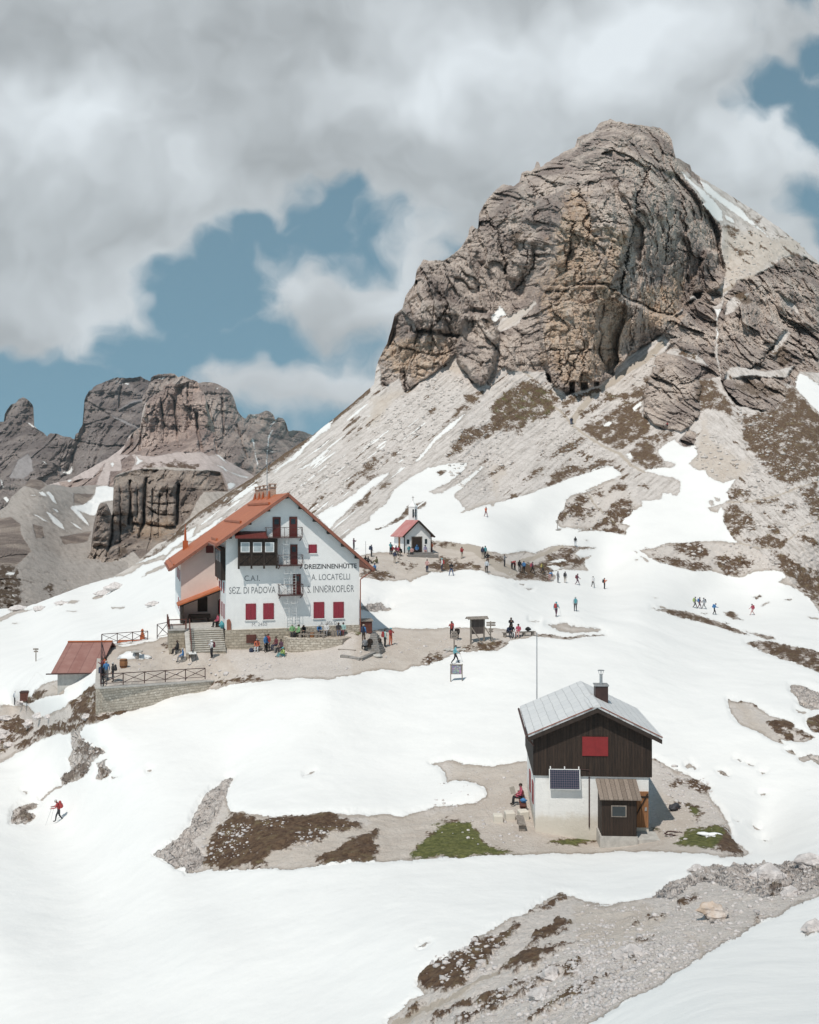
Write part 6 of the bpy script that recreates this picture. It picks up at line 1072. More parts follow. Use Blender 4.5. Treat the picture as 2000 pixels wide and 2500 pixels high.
rubble('turf_stones',[("G 90,600 320,600 360,830 90,820",90),("G 400,560 560,560 600,640 400,640",30),("K 350,900 780,1050 900,1350 700,1300 400,1100",160),("G 700,620 1100,620 800,740 500,830",60),("H 420,1000 1000,780 900,1050 500,1200",160),("F 20,460 240,460 300,600 60,700",40),("F 520,520 620,600 700,700 600,830 480,800",60),("F 1400,1300 1725,1200 1725,1420 1450,1480",70),("F 1700,190 1725,170 1725,220",4)],RM,2,.035,.15)
rubble('terrace_gravel_stones',[("P 300,1600 560,1610 900,1590 1080,1570 900,1640 560,1660 330,1660",260),("P 900,1545 1130,1560 1080,1590 930,1600",80),("L 60,360 500,380 1000,420 1080,520 860,450 480,500 200,530 60,500",260),("P 1100,1880 1290,1880 1280,2060 1180,2070 1000,2010",120),("P 1640,1900 1700,1930 1680,2050 1600,2075",60),("M 1100,500 1300,600 1200,700 700,760",30),("L 620,900 780,960 560,1060 460,1090",60)],RM,3,.04,.17)
SM=simple_mat('scree_boulder_stone',(.66,.61,.575),.95,.3,.8,.6,.2)
rubble('scree_boulders',[("A 0,950 250,760 600,500 700,680 500,1000 300,1250 0,1300",900),("A 700,850 1000,1050 1100,1400 700,1500 500,1250",500),("A 1250,900 1400,960 1725,1200 1500,1300 1150,1250",350),("B 0,950 350,700 600,420 560,600 100,900",260),("B 850,1100 950,1000 1200,1250 1050,1370 860,1250",200),("B 1100,850 1400,900 1725,1300 1725,1725 1100,1725 1080,1450 1250,1230",900),("D 1050,900 1300,850 1650,1020 1250,1230 1060,1300",400),("E 470,400 1050,360 1450,400 1450,540 1190,590 700,510",220),("E -50,50 430,90 350,230 -50,250",120),("J 600,300 1000,120 1400,60 1300,250 1000,500 900,500 700,330",400)],SM,6,.09,.55,.8)
print('objects',time.time()-T0)
# ================================================================ PEOPLE
PM={}
def _d(c): m=sum(c)/3; return tuple(m*.22+x*.78 for x in c)
def cloth(c):
    if c not in PM: PM[c]=simple_mat('cloth_'+c if c not in('skin',) else 'skin',_d(COLS[c]),.85,.3,9.,.4)
    return PM[c]
COLS=dict(skin=(.52,.30,.21),black=(.018,.018,.022),dark=(.045,.045,.055),navy=(.03,.045,.10),blue=(.02,.20,.50),teal=(.04,.33,.38),cyan=(.10,.48,.56),red=(.45,.030,.030),orange=(.70,.13,.03),pink=(.55,.05,.12),white=(.75,.75,.76),grey=(.22,.23,.25),pale=(.50,.56,.62),beige=(.46,.39,.31),brown=(.13,.085,.055),olive=(.17,.16,.07),green=(.22,.50,.20),maroon=(.20,.03,.045),plum=(.13,.05,.09),yellow=(.55,.45,.08),lavender=(.33,.31,.50),jeans=(.06,.11,.24),rose=(.62,.33,.31),aqua=(.35,.60,.58),hair=(.05,.028,.018),grey_hair=(.45,.44,.43),boots=(.06,.045,.035),lime=(.40,.55,.12))
def pose(p):
    J=dict(pel=(0,0,.93),sp=(0,.0,1.12),ch=(0,.0,1.30),nk=(0,0,1.47),hd=(0,-.01,1.60),tp=(0,-.01,1.70))
    for s,n in ((1,'l'),(-1,'r')):
        J.update({'sh'+n:(.19*s,0,1.41),'el'+n:(.25*s,.02,1.14),'wr'+n:(.24*s,-.09,.92),'hp'+n:(.095*s,0,.90),'kn'+n:(.11*s,-.02,.50),'an'+n:(.12*s,.03,.09),'to'+n:(.13*s,-.13,.05)})
    if p=='apart': J.update(knl=(.20,-.02,.48),anl=(.29,.0,.09),tol=(.32,-.15,.05),knr=(-.20,-.02,.48),anr=(-.29,0,.09),tor=(-.32,-.15,.05),ell=(.27,-.05,1.17),wrl=(.05,-.22,1.16),elr=(-.27,-.05,1.17),wrr=(-.06,-.2,1.14))
    if p=='hips': J.update(ell=(.38,.05,1.18),wrl=(.19,-.08,1.02),elr=(-.38,.05,1.18),wrr=(-.19,-.08,1.02))
    if p=='walk': J.update(knl=(.10,-.20,.52),anl=(.11,-.30,.12),tol=(.11,-.47,.09),knr=(-.10,.10,.50),anr=(-.11,.38,.16),tor=(-.11,.28,.04),ell=(.24,.16,1.17),wrl=(.22,.12,.93),elr=(-.24,-.14,1.15),wrr=(-.21,-.34,1.03),hd=(0,-.05,1.60),tp=(0,-.06,1.70),nk=(0,-.03,1.47),ch=(0,-.02,1.3))
    if p=='poles': J.update(knl=(.10,-.18,.52),anl=(.11,-.24,.12),tol=(.11,-.41,.09),knr=(-.10,.02,.48),anr=(-.11,.26,.14),tor=(-.11,.13,.05),nk=(0,-.14,1.44),hd=(0,-.22,1.55),tp=(0,-.27,1.64),ch=(0,-.09,1.28),sp=(0,-.04,1.1),shl=(.19,-.12,1.38),shr=(-.19,-.12,1.38),ell=(.26,-.22,1.13),wrl=(.24,-.46,1.10),elr=(-.26,-.2,1.13),wrr=(-.24,-.44,1.12))
    if p=='phone': J.update(ell=(.25,-.16,1.22),wrl=(.08,-.34,1.36),elr=(-.25,-.16,1.22),wrr=(-.08,-.34,1.36))
    if p=='bend': J.update(sp=(0,-.12,1.04),ch=(0,-.28,1.12),nk=(0,-.44,1.16),hd=(0,-.55,1.14),tp=(0,-.64,1.10),shl=(.19,-.40,1.12),shr=(-.19,-.40,1.12),ell=(.22,-.46,.84),wrl=(.14,-.56,.62),elr=(-.22,-.46,.84),wrr=(-.14,-.55,.60),pel=(0,.04,.92))
    if p in ('sit','lean'):
        J.update(pel=(0,.0,.52),sp=(0,.02,.72),ch=(0,.0,.90),nk=(0,-.02,1.06),hd=(0,-.04,1.19),tp=(0,-.05,1.29),shl=(.19,0,1.0),shr=(-.19,0,1.0),ell=(.25,-.04,.74),wrl=(.13,-.28,.64),elr=(-.25,-.04,.74),wrr=(-.13,-.28,.64),hpl=(.1,-.02,.50),hpr=(-.1,-.02,.50),knl=(.13,-.45,.52),knr=(-.13,-.45,.52),anl=(.13,-.47,.09),anr=(-.13,-.50,.09),tol=(.14,-.64,.05),tor=(-.14,-.67,.05))
        if p=='lean': J.update(ch=(0,-.14,.86),nk=(0,-.26,.99),hd=(0,-.34,1.08),tp=(0,-.40,1.17),shl=(.19,-.20,.95),shr=(-.19,-.20,.95),ell=(.2,-.38,.72),wrl=(.06,-.52,.70),elr=(-.2,-.38,.72),wrr=(-.05,-.52,.70))
    if p=='ground':
        J.update(pel=(0,.0,.14),sp=(0,.02,.34),ch=(0,-.02,.52),nk=(0,-.06,.68),hd=(0,-.09,.81),tp=(0,-.10,.91),shl=(.19,-.04,.62),shr=(-.19,-.04,.62),ell=(.25,-.20,.42),wrl=(.12,-.40,.40),elr=(-.25,-.20,.42),wrr=(-.12,-.40,.40),hpl=(.1,-.02,.14),hpr=(-.1,-.02,.14),knl=(.14,-.38,.46),knr=(-.14,-.40,.44),anl=(.13,-.62,.10),anr=(-.14,-.68,.10),tol=(.13,-.78,.06),tor=(-.14,-.84,.07))
    return {k:Vector(v) for k,v in J.items()}
RAD=dict(pel=.155,sp=.135,ch=.165,nk=.062,hd=.098,tp=.075,sh=.078,el=.052,wr=.036,hp=.10,kn=.072,an=.050,to=.042)
POSES={}
def build_pose(p):
    J=pose(p); names=list(J); V=[J[n] for n in names]; R=[RAD[n if n in RAD else n[:-1]] for n in names]; ix={n:i for i,n in enumerate(names)}
    E=[('pel','sp'),('sp','ch'),('ch','nk'),('nk','hd'),('hd','tp')]
    for n in 'lr': E+=[('ch','sh'+n),('sh'+n,'el'+n),('el'+n,'wr'+n),('pel','hp'+n),('hp'+n,'kn'+n),('kn'+n,'an'+n),('an'+n,'to'+n)]
    E=[(ix[a],ix[b]) for a,b in E]; seg=[('jacket',J['pel']+Vector((0,0,.06)),J['nk']),('skin',J['nk']+(J['hd']-J['nk'])*.35,J['tp'])]
    for s,n in ((1,'l'),(-1,'r')):
        d=(J['wr'+n]-J['el'+n]).normalized(); side=Vector((-s,0,0)); side=(side-d*side.dot(d)).normalized(); w=J['wr'+n]
        seg+= [('jacket',J['sh'+n],J['wr'+n]-d*.03),('trousers',J['hp'+n],J['kn'+n]),('trousers',J['kn'+n],J['an'+n]),('boots',J['an'+n]-Vector((0,0,.02)),J['to'+n]),('trousers',J['pel']-Vector((0,0,.04)),J['hp'+n])]
        V.append(w+d*.075); R.append(.030); E.append((ix['wr'+n],len(V)-1)); pm=len(V)-1; nr=d.cross(side).normalized()
        for k,L in enumerate((.070,.078,.072,.056)):
            o=nr*((k-1.5)*.021); V.append(w+d*.105+o); R.append(.0095); E.append((pm,len(V)-1)); V.append(w+d*(.105+L*.55)+o+side*.012); R.append(.0085); E.append((len(V)-2,len(V)-1)); V.append(w+d*(.105+L)+o+side*.034); R.append(.007); E.append((len(V)-2,len(V)-1))
        V.append(w+d*.05-nr*.048+side*.01); R.append(.011); E.append((ix['wr'+n],len(V)-1)); V.append(w+d*.085-nr*.062+side*.022); R.append(.009); E.append((len(V)-2,len(V)-1))
        seg.append(('skin',w+d*.03,w+d*.2))
    me=bpy.data.meshes.new('b'); me.from_pydata([tuple(v) for v in V],E,[]); o=bpy.data.objects.new('b',me); COL.objects.link(o)
    o.modifiers.new('s','SKIN'); 
    for i,sv in enumerate(me.skin_vertices[0].data): sv.radius=(R[i],R[i]*(.78 if names[i] in('pel','sp','ch') else 1) if i<len(names) else R[i]); sv.use_root=(i==0)
    ss=o.modifiers.new('u','SUBSURF'); ss.levels=1; ss.render_levels=1
    bpy.context.view_layer.update(); dg=bpy.context.evaluated_depsgraph_get(); m2=bpy.data.meshes.new_from_object(o.evaluated_get(dg)); bpy.data.objects.remove(o)
    bm=bmesh.new(); bm.from_mesh(m2); SL_=['skin','jacket','trousers','boots','hairc']
    for f in bm.faces:
        c=f.calc_center_median(); best=9;bn='jacket'
        for n,a,b in seg:
            t=max(0,min(1,(c-a).dot(b-a)/max(1e-6,(b-a).length_squared))); d=(c-a-(b-a)*t).length-{'jacket':.05,'skin':.0,'trousers':.03,'boots':.01}[n]
            if d<best: best=d;bn=n
        f.material_index=SL_.index(bn); f.smooth=True
    # face: nose, ears, eyes, mouth set into the head
    hd=J['hd'];ax=(J['tp']-J['nk']).normalized(); fw=Vector((0,-1,0)); fw=(fw-ax*fw.dot(ax)).normalized(); sd=ax.cross(fw)
    def blob(c,r,mi,sq=1):
        n0=len(bm.faces); v=bmesh.ops.create_icosphere(bm,subdivisions=1,radius=r,matrix=Matrix.Translation(c))['verts']; bm.faces.ensure_lookup_table()
        for f in bm.faces[n0:]: f.material_index=mi; f.smooth=True
    blob(hd+fw*.098,.018,0); 
    for s in (1,-1): blob(hd+fw*.085+ax*.02+sd*s*.033,.011,4); blob(hd+sd*s*.098,.022,0)
    blob(hd+fw*.088-ax*.040,.014,3)
    me=bpy.data.meshes.new('body'); [me.materials.append(cloth('grey')) for _ in range(5)]; bm.to_mesh(me); bm.free()
    # hair / hat
    def cap(nm,r,brim):
        b=MB(); c=hd+ax*.035-fw*.012; vs=bmesh.ops.create_uvsphere(b.bm,u_segments=12,v_segments=8,radius=r)['verts']
        q=Matrix((sd,-fw,ax)).transposed()
        bmesh.ops.delete(b.bm,geom=[v for v in vs if v.co.z<-.035 and v.co.y<.045],context='VERTS')
        for v in b.bm.verts: v.co=c+q@Vector((v.co.x,v.co.y*1.08,v.co.z*1.0))
        if brim: b.bar(c+fw*.08+ax*.015,c+fw*.19+ax*.0,.15,.015,up=tuple(ax))
        me2=bpy.data.meshes.new(nm); b.bm.to_mesh(me2); b.bm.free()
        for pl in me2.polygons: pl.use_smooth=True
        return me2
    hair=cap('hair',.108,False); hat=cap('hat',.114,True)
    # backpack
    ch=J['ch'];bk=-fw if p not in('bend',) else Vector((0,.6,.8)).normalized(); sp=(J['nk']-J['pel']).normalized(); bkv=Vector((0,1,0)); bkv=(bkv-sp*bkv.dot(sp)).normalized(); sx=sp.cross(bkv)
    b=MB(); q=Matrix((sx,bkv,sp)).transposed().to_4x4(); q.translation=ch+bkv*.20-sp*.06
    b.box(-.15,.15,-.09,.10,-.24,.22,q); b.box(-.11,.11,.10,.15,-.20,.04,q); b.box(-.13,.13,-.07,.08,.22,.29,q)
    for s in (1,-1): b.bar(ch+sx*s*.10+bkv*.12+sp*.12,ch+sx*s*.11-bkv*.155+sp*.05,.05,.02); b.bar(ch+sx*s*.11-bkv*.155+sp*.05,ch+sx*s*.13-bkv*.12-sp*.22,.05,.02)
    bmesh.ops.bevel(b.bm,geom=b.bm.edges[:],offset=.015,segments=1,affect='EDGES'); pk=bpy.data.meshes.new('backpack'); b.bm.to_mesh(pk); b.bm.free()
    for mm,n in ((hair,1),(hat,1),(pk,1)):
        mm.materials.clear()
        for _ in range(n): mm.materials.append(cloth('grey'))
    return dict(body=me,hair=hair,hat=hat,pack=pk,J=J)
def person(loc,p,rz,jk,tr,hd,pack,label,s=1.,group=None,boots='boots',tilt=0.):
    if p not in POSES: POSES[p]=build_pose(p)
    D=POSES[p]; rt=empty('person',loc,math.radians(rz),label,'person',group); rt.scale=(s,s,s); rt.rotation_euler[0]=math.radians(tilt)
    def part(nm,me,mats):
        o=bpy.data.objects.new(nm,me); COL.objects.link(o); o.parent=rt
        for i,mn in enumerate(mats): o.material_slots[i].link='OBJECT'; o.material_slots[i].material=cloth(mn)
        return o
    part('body',D['body'],['skin',jk,tr,boots,'hair'])
    if hd.startswith('hat:'): part('hat',D['hat'],[hd[4:]])
    else: part('hair',D['hair'],[hd])
    if pack: part('backpack',D['pack'],[pack])
    return rt
def G(px,py,dz=0.): v=ground_at(px,py); v.z+=dz-.02; return v
def pole(a,b,label):
    m=MB(); a=Vector(a);b=Vector(b); m.tube(a-a,b-a,.012,.008,n=6); m.tube(Vector((0,0,0)),(a-b).normalized()*.12,.02,.02,n=6); tag(m.obj('trekking_pole',M['zinc'],None,a),label,'trekking pole')
P_=[
(907,1359,'stand',70,'navy','dark','grey_hair','navy','person in a navy top standing in profile left of the chapel'),
(954,1353,'phone',20,'teal','black','hair',None,'person in a turquoise top standing at the left end of the group by the chapel'),
(958,1353,'sit',-20,'red','dark','hair',None,'person in red seated at the left end of the chapel group'),
(967,1354,'sit',10,'maroon','dark','hair',None,'person in dark maroon seated between red and pink jackets by the chapel'),
(973.5,1355,'sit',-10,'pink','dark','hair',None,'person in a pink jacket seated left of the chapel door'),
(980,1357,'lean',-30,'black','brown','hair',None,'hunched person in black seated left of the chapel steps'),
(964,1375,'stand',150,'navy','beige','hat:beige',None,'person in navy top and beige trousers standing below the chapel group'),
(996.5,1346,'stand',0,'orange','black','hat:white',None,'person in a bright orange-red jacket standing against the chapel front wall'),
(999,1353,'sit',10,'teal','dark','hat:white',None,'person with white hat and teal sleeves seated below the orange-red jacket'),
(1006,1357,'sit',-10,'rose','black','hair',None,'person in pale pink seated on the chapel steps'),
(1018,1352,'sit',0,'blue','black','hat:blue',None,'person in a blue hooded jacket seated in front of the chapel door'),
(1038,1352,'sit',10,'lavender','rose','hair',None,'person in lavender seated at the right of the chapel steps'),
(1054,1351,'stand',-50,'orange','plum','hair',None,'person in an orange jacket leaning at the right corner of the chapel'),
(892,1373,'ground',30,'black','black','hair',None,'leftmost dark-clad person sitting on the knoll behind the hut roof edge'),
(898,1375,'ground',60,'dark','black','hair',None,'dark-clad person sitting on the knoll, second from the hut roof edge'),
(921,1375,'ground',-70,'olive','olive','hair',None,'person in olive brown reclining on the rocks left of the chapel group'),
(916,1395,'ground',-40,'blue','grey','hair',None,'person in a bright blue jacket crouching on the rocks beside the hut roof edge'),
(864,1343,'phone',60,'plum','dark','hair',None,'person in plum half hidden behind the right slope of the hut roof'),
(1043,1397,'hips',-40,'rose','navy','hair',None,'bare-armed person in pink by the rocks below the chapel'),
(1079,1395,'stand',-80,'white','navy','hat:cyan','red','person in white with red backpack at the edge of the brown bank'),
(1102,1411,'apart',0,'black','jeans','hair',None,'person in black t-shirt and jeans standing with legs apart on the snow'),
(1128,1364,'phone',20,'red','beige','hair','red','person in a red jacket standing alone on the pale path right of the chapel'),
(1179,1364,'stand',165,'navy','beige','hair','navy','person with navy backpack and light trousers on the path'),
(1185,1362,'stand',30,'teal','dark','hair',None,'person in teal half hidden behind the navy backpack'),
(1191,1380,'hips',20,'black','brown','hair',None,'person all in black standing below the navy backpack walker'),
(1188.5,1398,'stand',-20,'pale','black','hair',None,'person in pale blue jacket and black trousers at the path junction'),
(1232,1384,'phone',60,'grey','dark','hair',None,'person in grey standing left of the crouching red group'),
(1250,1390,'bend',120,'red','black','hair',None,'stooping person in red among the walkers on the brown patch'),
(1257,1391,'bend',-60,'black','black','hair',None,'stooping person in black beside the stooping red one'),
(1269,1397,'stand',160,'black','dark','hair','black','person in black with black backpack left of a bright blue backpack'),
(1279,1399,'stand',180,'blue','black','hair','blue','person with bright blue backpack and black shorts in the row of walkers'),
(1300,1400,'walk',70,'plum','black','hair','pink','walker with pink backpack stepping through the brown patch'),
(1325,1401,'walk',90,'olive','dark','hair','yellow','walker with yellow backpack in the middle of the row'),
(1342,1417,'bend',140,'blue','rose','hair',None,'walker in blue bending forward at the snow edge'),
(1362.5,1423,'stand',120,'grey','grey','hair',None,'walker in plain grey at the start of the snow'),
(1380,1423,'stand',150,'grey','beige','hair','dark','walker with dark backpack and light trousers behind the grey one'),
(1410,1428,'walk',90,'plum','plum','hair','maroon','striding walker in dark plum on the snow'),
(1448,1434,'walk',10,'white','dark','hair',None,'walker in a white shirt coming down the snow'),
(1476,1438,'phone',100,'orange','black','hair','dark','walker in an orange shirt with dark backpack at the right end of the row'),
(1358,1510,'walk',150,'cyan','plum','hat:cyan','red','walker in a cyan hooded jacket with red backpack and a pole on the snow'),
(1405,1499,'stand',175,'pale','dark','grey_hair','teal','walker seen from behind with turquoise backpack and dark shorts'),
(1405,1334,'stand',10,'black','pale','hair',None,'person in dark top and light trousers standing at the tip of the pale path'),
(1186.5,1262,'walk',30,'orange','maroon','hair',None,'lone person in orange-red walking on the snow above the chapel'),
(1397,1036,'stand',10,'dark','dark','hair','olive','walker with olive backpack on the mountain path'),
(1394,1037,'stand',170,'navy','jeans','hair',None,'walker in navy beside the olive backpack on the mountain path'),
(1630,1040,'ground',-60,'red','dark','hair',None,'climber in red sitting at the foot of the rock outcrop'),
(1613,1045,'ground',20,'teal','dark','hair',None,'climber in teal sitting at the foot of the rock outcrop'),
(1621,1043,'ground',0,'black','black','hair',None,'climber in black between the teal and red ones below the outcrop'),
(888,1567,'stand',150,'blue','brown','hat:beige','navy','person in blue jacket and tan cap with navy backpack behind the memorial'),
(940,1580,'stand',110,'aqua','black','hair','red','person in aqua jacket with red backpack right of the memorial'),
(954,1576,'phone',40,'red','orange','hat:teal',None,'person in red jacket and bright orange trousers with a teal cap'),
(1103,1558,'phone',-20,'red','black','hair','grey','person in dark red jacket standing at the pale-topped signpost'),
(1116,1562,'lean_',0,'black','black','hair',None,'stooping person in black behind the pale-topped signpost'),
(1112,1626,'walk',90,'cyan','black','hair',None,'walker in a long cyan jacket striding across the snow with a pole'),
(649,1593,'stand',60,'blue','black','hair',None,'person in blue jacket standing at the foot of the hut plinth'),
(655,1591,'stand',-30,'red','dark','hair',None,'person in red standing half behind the blue jacket at the plinth'),
(517,1607,'phone',-50,'white','black','hat:white','maroon','person in white jacket and white hat standing below the stairs'),
(1697,1485,'walk',90,'grey','dark','hair','lime','hiker with lime green backpack in the line of three on the far snow'),
(1708,1486,'walk',90,'plum','plum','hair','blue','hiker with blue backpack in the middle of the line of three'),
(1719,1487,'walk',-90,'pale','grey','hair','black','hiker in pale top with black backpack, third of the line of three'),
(1744,1501,'poles',90,'blue','black','hair','blue','hiker in blue stooping forward, just behind the line of three'),
(1837,1502,'walk',-90,'pink','rose','hair','red','lone hiker in coral pink on the snow at the far right'),
(249,1671,'stand',160,'black','black','hair','navy','person in black at the left fence corner of the terrace'),
(251,1655,'phone',-60,'maroon','dark','hair',None,'person in maroon by the left terrace fence, head turned to the valley'),
(256,1650,'stand',-120,'orange','dark','hair',None,'person in orange partly hidden in the group at the terrace fence'),
(260,1661,'stand',-170,'blue','grey','grey_hair',None,'person in bright blue jacket in the group at the terrace fence'),
(276,1666,'stand',-70,'black','dark','grey_hair','dark','person in black jacket with dark backpack right of the blue jacket on the terrace'),
(38,1722,'stand',170,'pale','dark','grey_hair',None,'person in pale grey top standing on the snow at the far left'),
]
for q in P_:
    p=q[2] if q[2]!='lean_' else 'bend'
    s=1.
    person(G(q[0],q[1]),p,q[3],q[4],q[5],q[6],q[7],q[8],s)
rh=G(144,2011); person(rh,'poles',-75,'red','dark','grey_hair','red','hiker in red with large red backpack walking on the snow at the lower left',1.04)
pole(rh+Vector((-.50,-.15,1.16)),rh+Vector((-.95,-.5,-.35)),'left trekking pole of the hiker in red'); pole(rh+Vector((-.43,.15,1.14)),rh+Vector((-.75,.35,-.0)),'right trekking pole of the hiker in red')
c_=G(1358,1510); pole(c_+Vector((.42,.3,1.05)),c_+Vector((.62,.3,0)),'trekking pole of the walker with cyan hood'); c_=G(1112,1626); pole(c_+Vector((.40,.25,1.0)),c_+Vector((.75,.2,0)),'trekking pole of the walker in the long cyan jacket')
# seated on benches in front of the large hut (bed level)
for t,y,j,tr,h,ps,rz,l in ((6.35,-.55,'green','dark','grey_hair','sit',10,'person in light green seated at the left end of the wall bench'),(7.5,-.55,'black','black','hair','lean',0,'person in black eating on the wall bench'),(9.0,-.55,'blue','dark','grey_hair','lean',10,'man with blue sleeves and dark vest on the wall bench'),(9.75,-.55,'white','grey','grey_hair','sit',-10,'man in a white t-shirt on the wall bench'),(10.95,-.55,'dark','jeans','hair','sit',10,'person in dark green-grey with jeans on the wall bench'),(11.45,-.55,'aqua','maroon','hair','sit',-15,'person in pale turquoise top and burgundy trousers at the right end of the wall bench')):
    v=fl(t,y); person(Vector((v.x,v.y,zt-.02)),ps,math.degrees(HA)*0+rz,j,tr,h,None,l)
v=fl(6.9,-1.2); person(Vector((v.x,v.y,zt-.02)),'sit',-60,'green','black','hair',None,'person in bright green jacket seated on the front log of the seating area')
v=fl(2.9,-.75); person(Vector((v.x,v.y,HC.z-2.17)),'sit',0,'orange','pale','hat:grey','navy','person in orange jacket and light shorts seated on the stone bench below the plinth')
person(G(675,1593,.25),'sit',-50,'maroon','navy','hair',None,'person in burgundy seated at the foot of the low wall, nearer the plinth'); person(G(687,1600,.25),'sit',-40,'plum','black','hair',None,'person in plum seated beside a turquoise pack at the corner of the low wall')
person(G(693,1603,-.02),'ground',-60,'lime','teal','hat:teal',None,'crouching person in lime and turquoise at the corner of the low wall')
person(G(434,1598,.0),'sit',-60,'black','black','hair',None,'person in black sitting on a ledge at the stair pier'); person(G(447,1617,.0),'sit',-80,'blue','grey','grey_hair',None,'person in blue jacket and grey trousers sitting below the stair pier')
v=fl(-.55,1.5+1.2); person(Vector((v.x,v.y,HC.z)),'sit',-60,'pink','black','hair',None,'person in a pink jacket sitting at the top of the hut stairs')
for v,l in ((fl(-.55,2.75),'low dark stool under the person in pink at the top of the stairs'),):
    b=MB(); b.box(-.22,.22,-.2,.2,0,.42); tag(b.obj('stool',M['darkwoodp'],None,Vector((v.x,v.y,HC.z))),l,'stool')
for q,l in ((G(434.5,1597),'stone seat under the person in black by the stair pier'),(G(449,1615),'stone seat under the person in blue by the stair pier'),(G(676,1592),'stone seat under the person in burgundy by the low wall'),(G(688,1599),'stone seat under the person in plum by the low wall')):
    b=MB(); b.box(-.25,.25,-.15,.25,-.2,.42 if '434' else .42); tag(b.obj('stone_block',M['greystone'],None,q,bevel=.02),l,'stone seat')
v=G(891,1590); person(v,'sit',200,'grey','black','hair',None,'person in grey seen from behind, sitting on the stone kerb by the memorial')
# log bench right of notice board
ba=ground_at(1228,1556)
for px_1,j,tr,h,ps,rz,l in ((1240,'navy','dark','hair','lean',30,'person in navy at the left end of the long log bench'),(1250,'black','white','hair','sit',10,'person in black with white bundle on the long log bench'),(1266,'pink','rose','hair','sit',-20,'person in bright pink on the long log bench')):
    g1=ground_at(px_1,1555.5); person(Vector((g1.x,g1.y,g1.z-.02)),ps,rz,j,tr,h,None,l)
person(G(1248,1550),'phone',0,'black','dark','hair',None,'person in black standing behind the long log bench')
g1=ground_at(1289,1554); b=MB(); b.rock((0,0,.2),.3,71,(1.,.7,.7),3); tag(b.obj('backpack',cloth('black'),None,g1+Vector((0,0,.5)),smooth=True),'black backpack lying on the right half of the long log bench','backpack')
v=fl(-.25,1.9); b=MB(); b.rock((0,0,.3),.32,72,(.8,.6,1.),3); tag(b.obj('backpack',cloth('teal'),None,Vector((v.x,v.y,HC.z)),smooth=True),'turquoise backpack standing on the top stair beside the pink jacket','backpack')
v=fl(2.3,-1.05); b=MB(); b.rock((0,0,.25),.28,73,(.8,.7,1.),3); tag(b.obj('backpack',cloth('navy'),None,Vector((v.x,v.y,HC.z-2.2)),smooth=True),'navy backpack beside the stone bench below the plinth','backpack')
# woman reading by the small hut
v=sl_(-.55,4.2); wz=v.z; person(Vector((v.x,v.y,wz-.0)),'sit',-90,'pink','black','hair',None,'woman in a crimson jacket and black trousers sitting beside the small hut, reading',1.02)
b=MB(); b.prism([(-.02,-.22),(.02,-.22),(.05,.22),(.01,.22)],-.15,.15); b2=b.obj('newspaper',simple_mat('newsprint',(.42,.39,.34),.9,.3,20.),None,v+Vector((-.52,.0,.92)),math.radians(90)); tag(b2,'open newspaper held by the woman beside the small hut','newspaper'); b2.rotation_euler=(math.radians(-15),0,math.radians(90))
v2=sl_(-.45,3.3); b=MB(); b.rock((0,0,.14),.17,74,(1.,.8,.8),3); tag(b.obj('backpack',cloth('blue'),None,Vector((v2.x,v2.y,wz+.42)),smooth=True),'blue and red bag on the bench beside the reading woman','bag')
print('people',time.time()-T0)
# ================================================================ CAMERA, SUN, SKY
cam=bpy.data.cameras.new('camera'); co=bpy.data.objects.new('camera',cam); COL.objects.link(co); SC.camera=co
co.location=(0,0,0); co.rotation_euler=(math.radians(90),0,0)
cam.sensor_fit='VERTICAL'; cam.sensor_height=25.; cam.lens=24.*1.0; cam.clip_end=60000; cam.clip_start=.5
EL=math.radians(58); AZ=math.radians(26)   # light travels towards +Y and 26 deg to +X
dv=Vector((math.sin(AZ)*math.cos(EL),math.cos(AZ)*math.cos(EL),-math.sin(EL)))
sl=bpy.data.lights.new('sun','SUN'); sl.energy=SUN_E; sl.angle=math.radians(.53); sl.color=(1,.94,.86)
so=bpy.data.objects.new('sun',sl); COL.objects.link(so); so.rotation_euler=dv.to_track_quat('-Z','Y').to_euler(); so.location=(-50,-60,150)
w=bpy.data.worlds.new('World'); SC.world=w; w.use_nodes=True; nt=w.node_tree; nt.nodes.clear(); g=NT(nt)
out=g.n('ShaderNodeOutputWorld'); bg=g.n('ShaderNodeBackground'); g.l(bg.outputs[0],out.inputs[0])
sk=g.n('ShaderNodeTexSky',sky_type='NISHITA'); sk.sun_disc=False; sk.sun_elevation=EL; sk.sun_rotation=math.radians(180)+AZ; sk.altitude=2400; sk.air_density=1.; sk.dust_density=.6; sk.ozone_density=1.2
gv=g.coord('Generated'); lf=g.n('ShaderNodeVectorMath',operation='MULTIPLY_ADD'); g.l(gv,lf.inputs[0]); lf.inputs[1].default_value=(1,1,.55); lf.inputs[2].default_value=(0,0,.30)
g.l(lf.outputs[0],sk.inputs[0])
skc=g.mix(1.,sk.outputs[0],(SKYK*2.05,SKYK*2.3,SKYK*1.68),'MULTIPLY')
d=g.coord('Generated'); 
nv=g.n('ShaderNodeVectorMath',operation='NORMALIZE'); g.l(d,nv.inputs[0]); sp=g.n('ShaderNodeSeparateXYZ'); g.l(nv.outputs[0],sp.inputs[0])
yy=g.math('MAXIMUM',sp.outputs[1],.12); u=g.math('DIVIDE',sp.outputs[0],yy); v=g.math('DIVIDE',sp.outputs[2],yy)
cb=g.n('ShaderNodeCombineXYZ'); g.l(u,cb.inputs[0]); g.l(v,cb.inputs[1]); uv=cb.outputs[0]
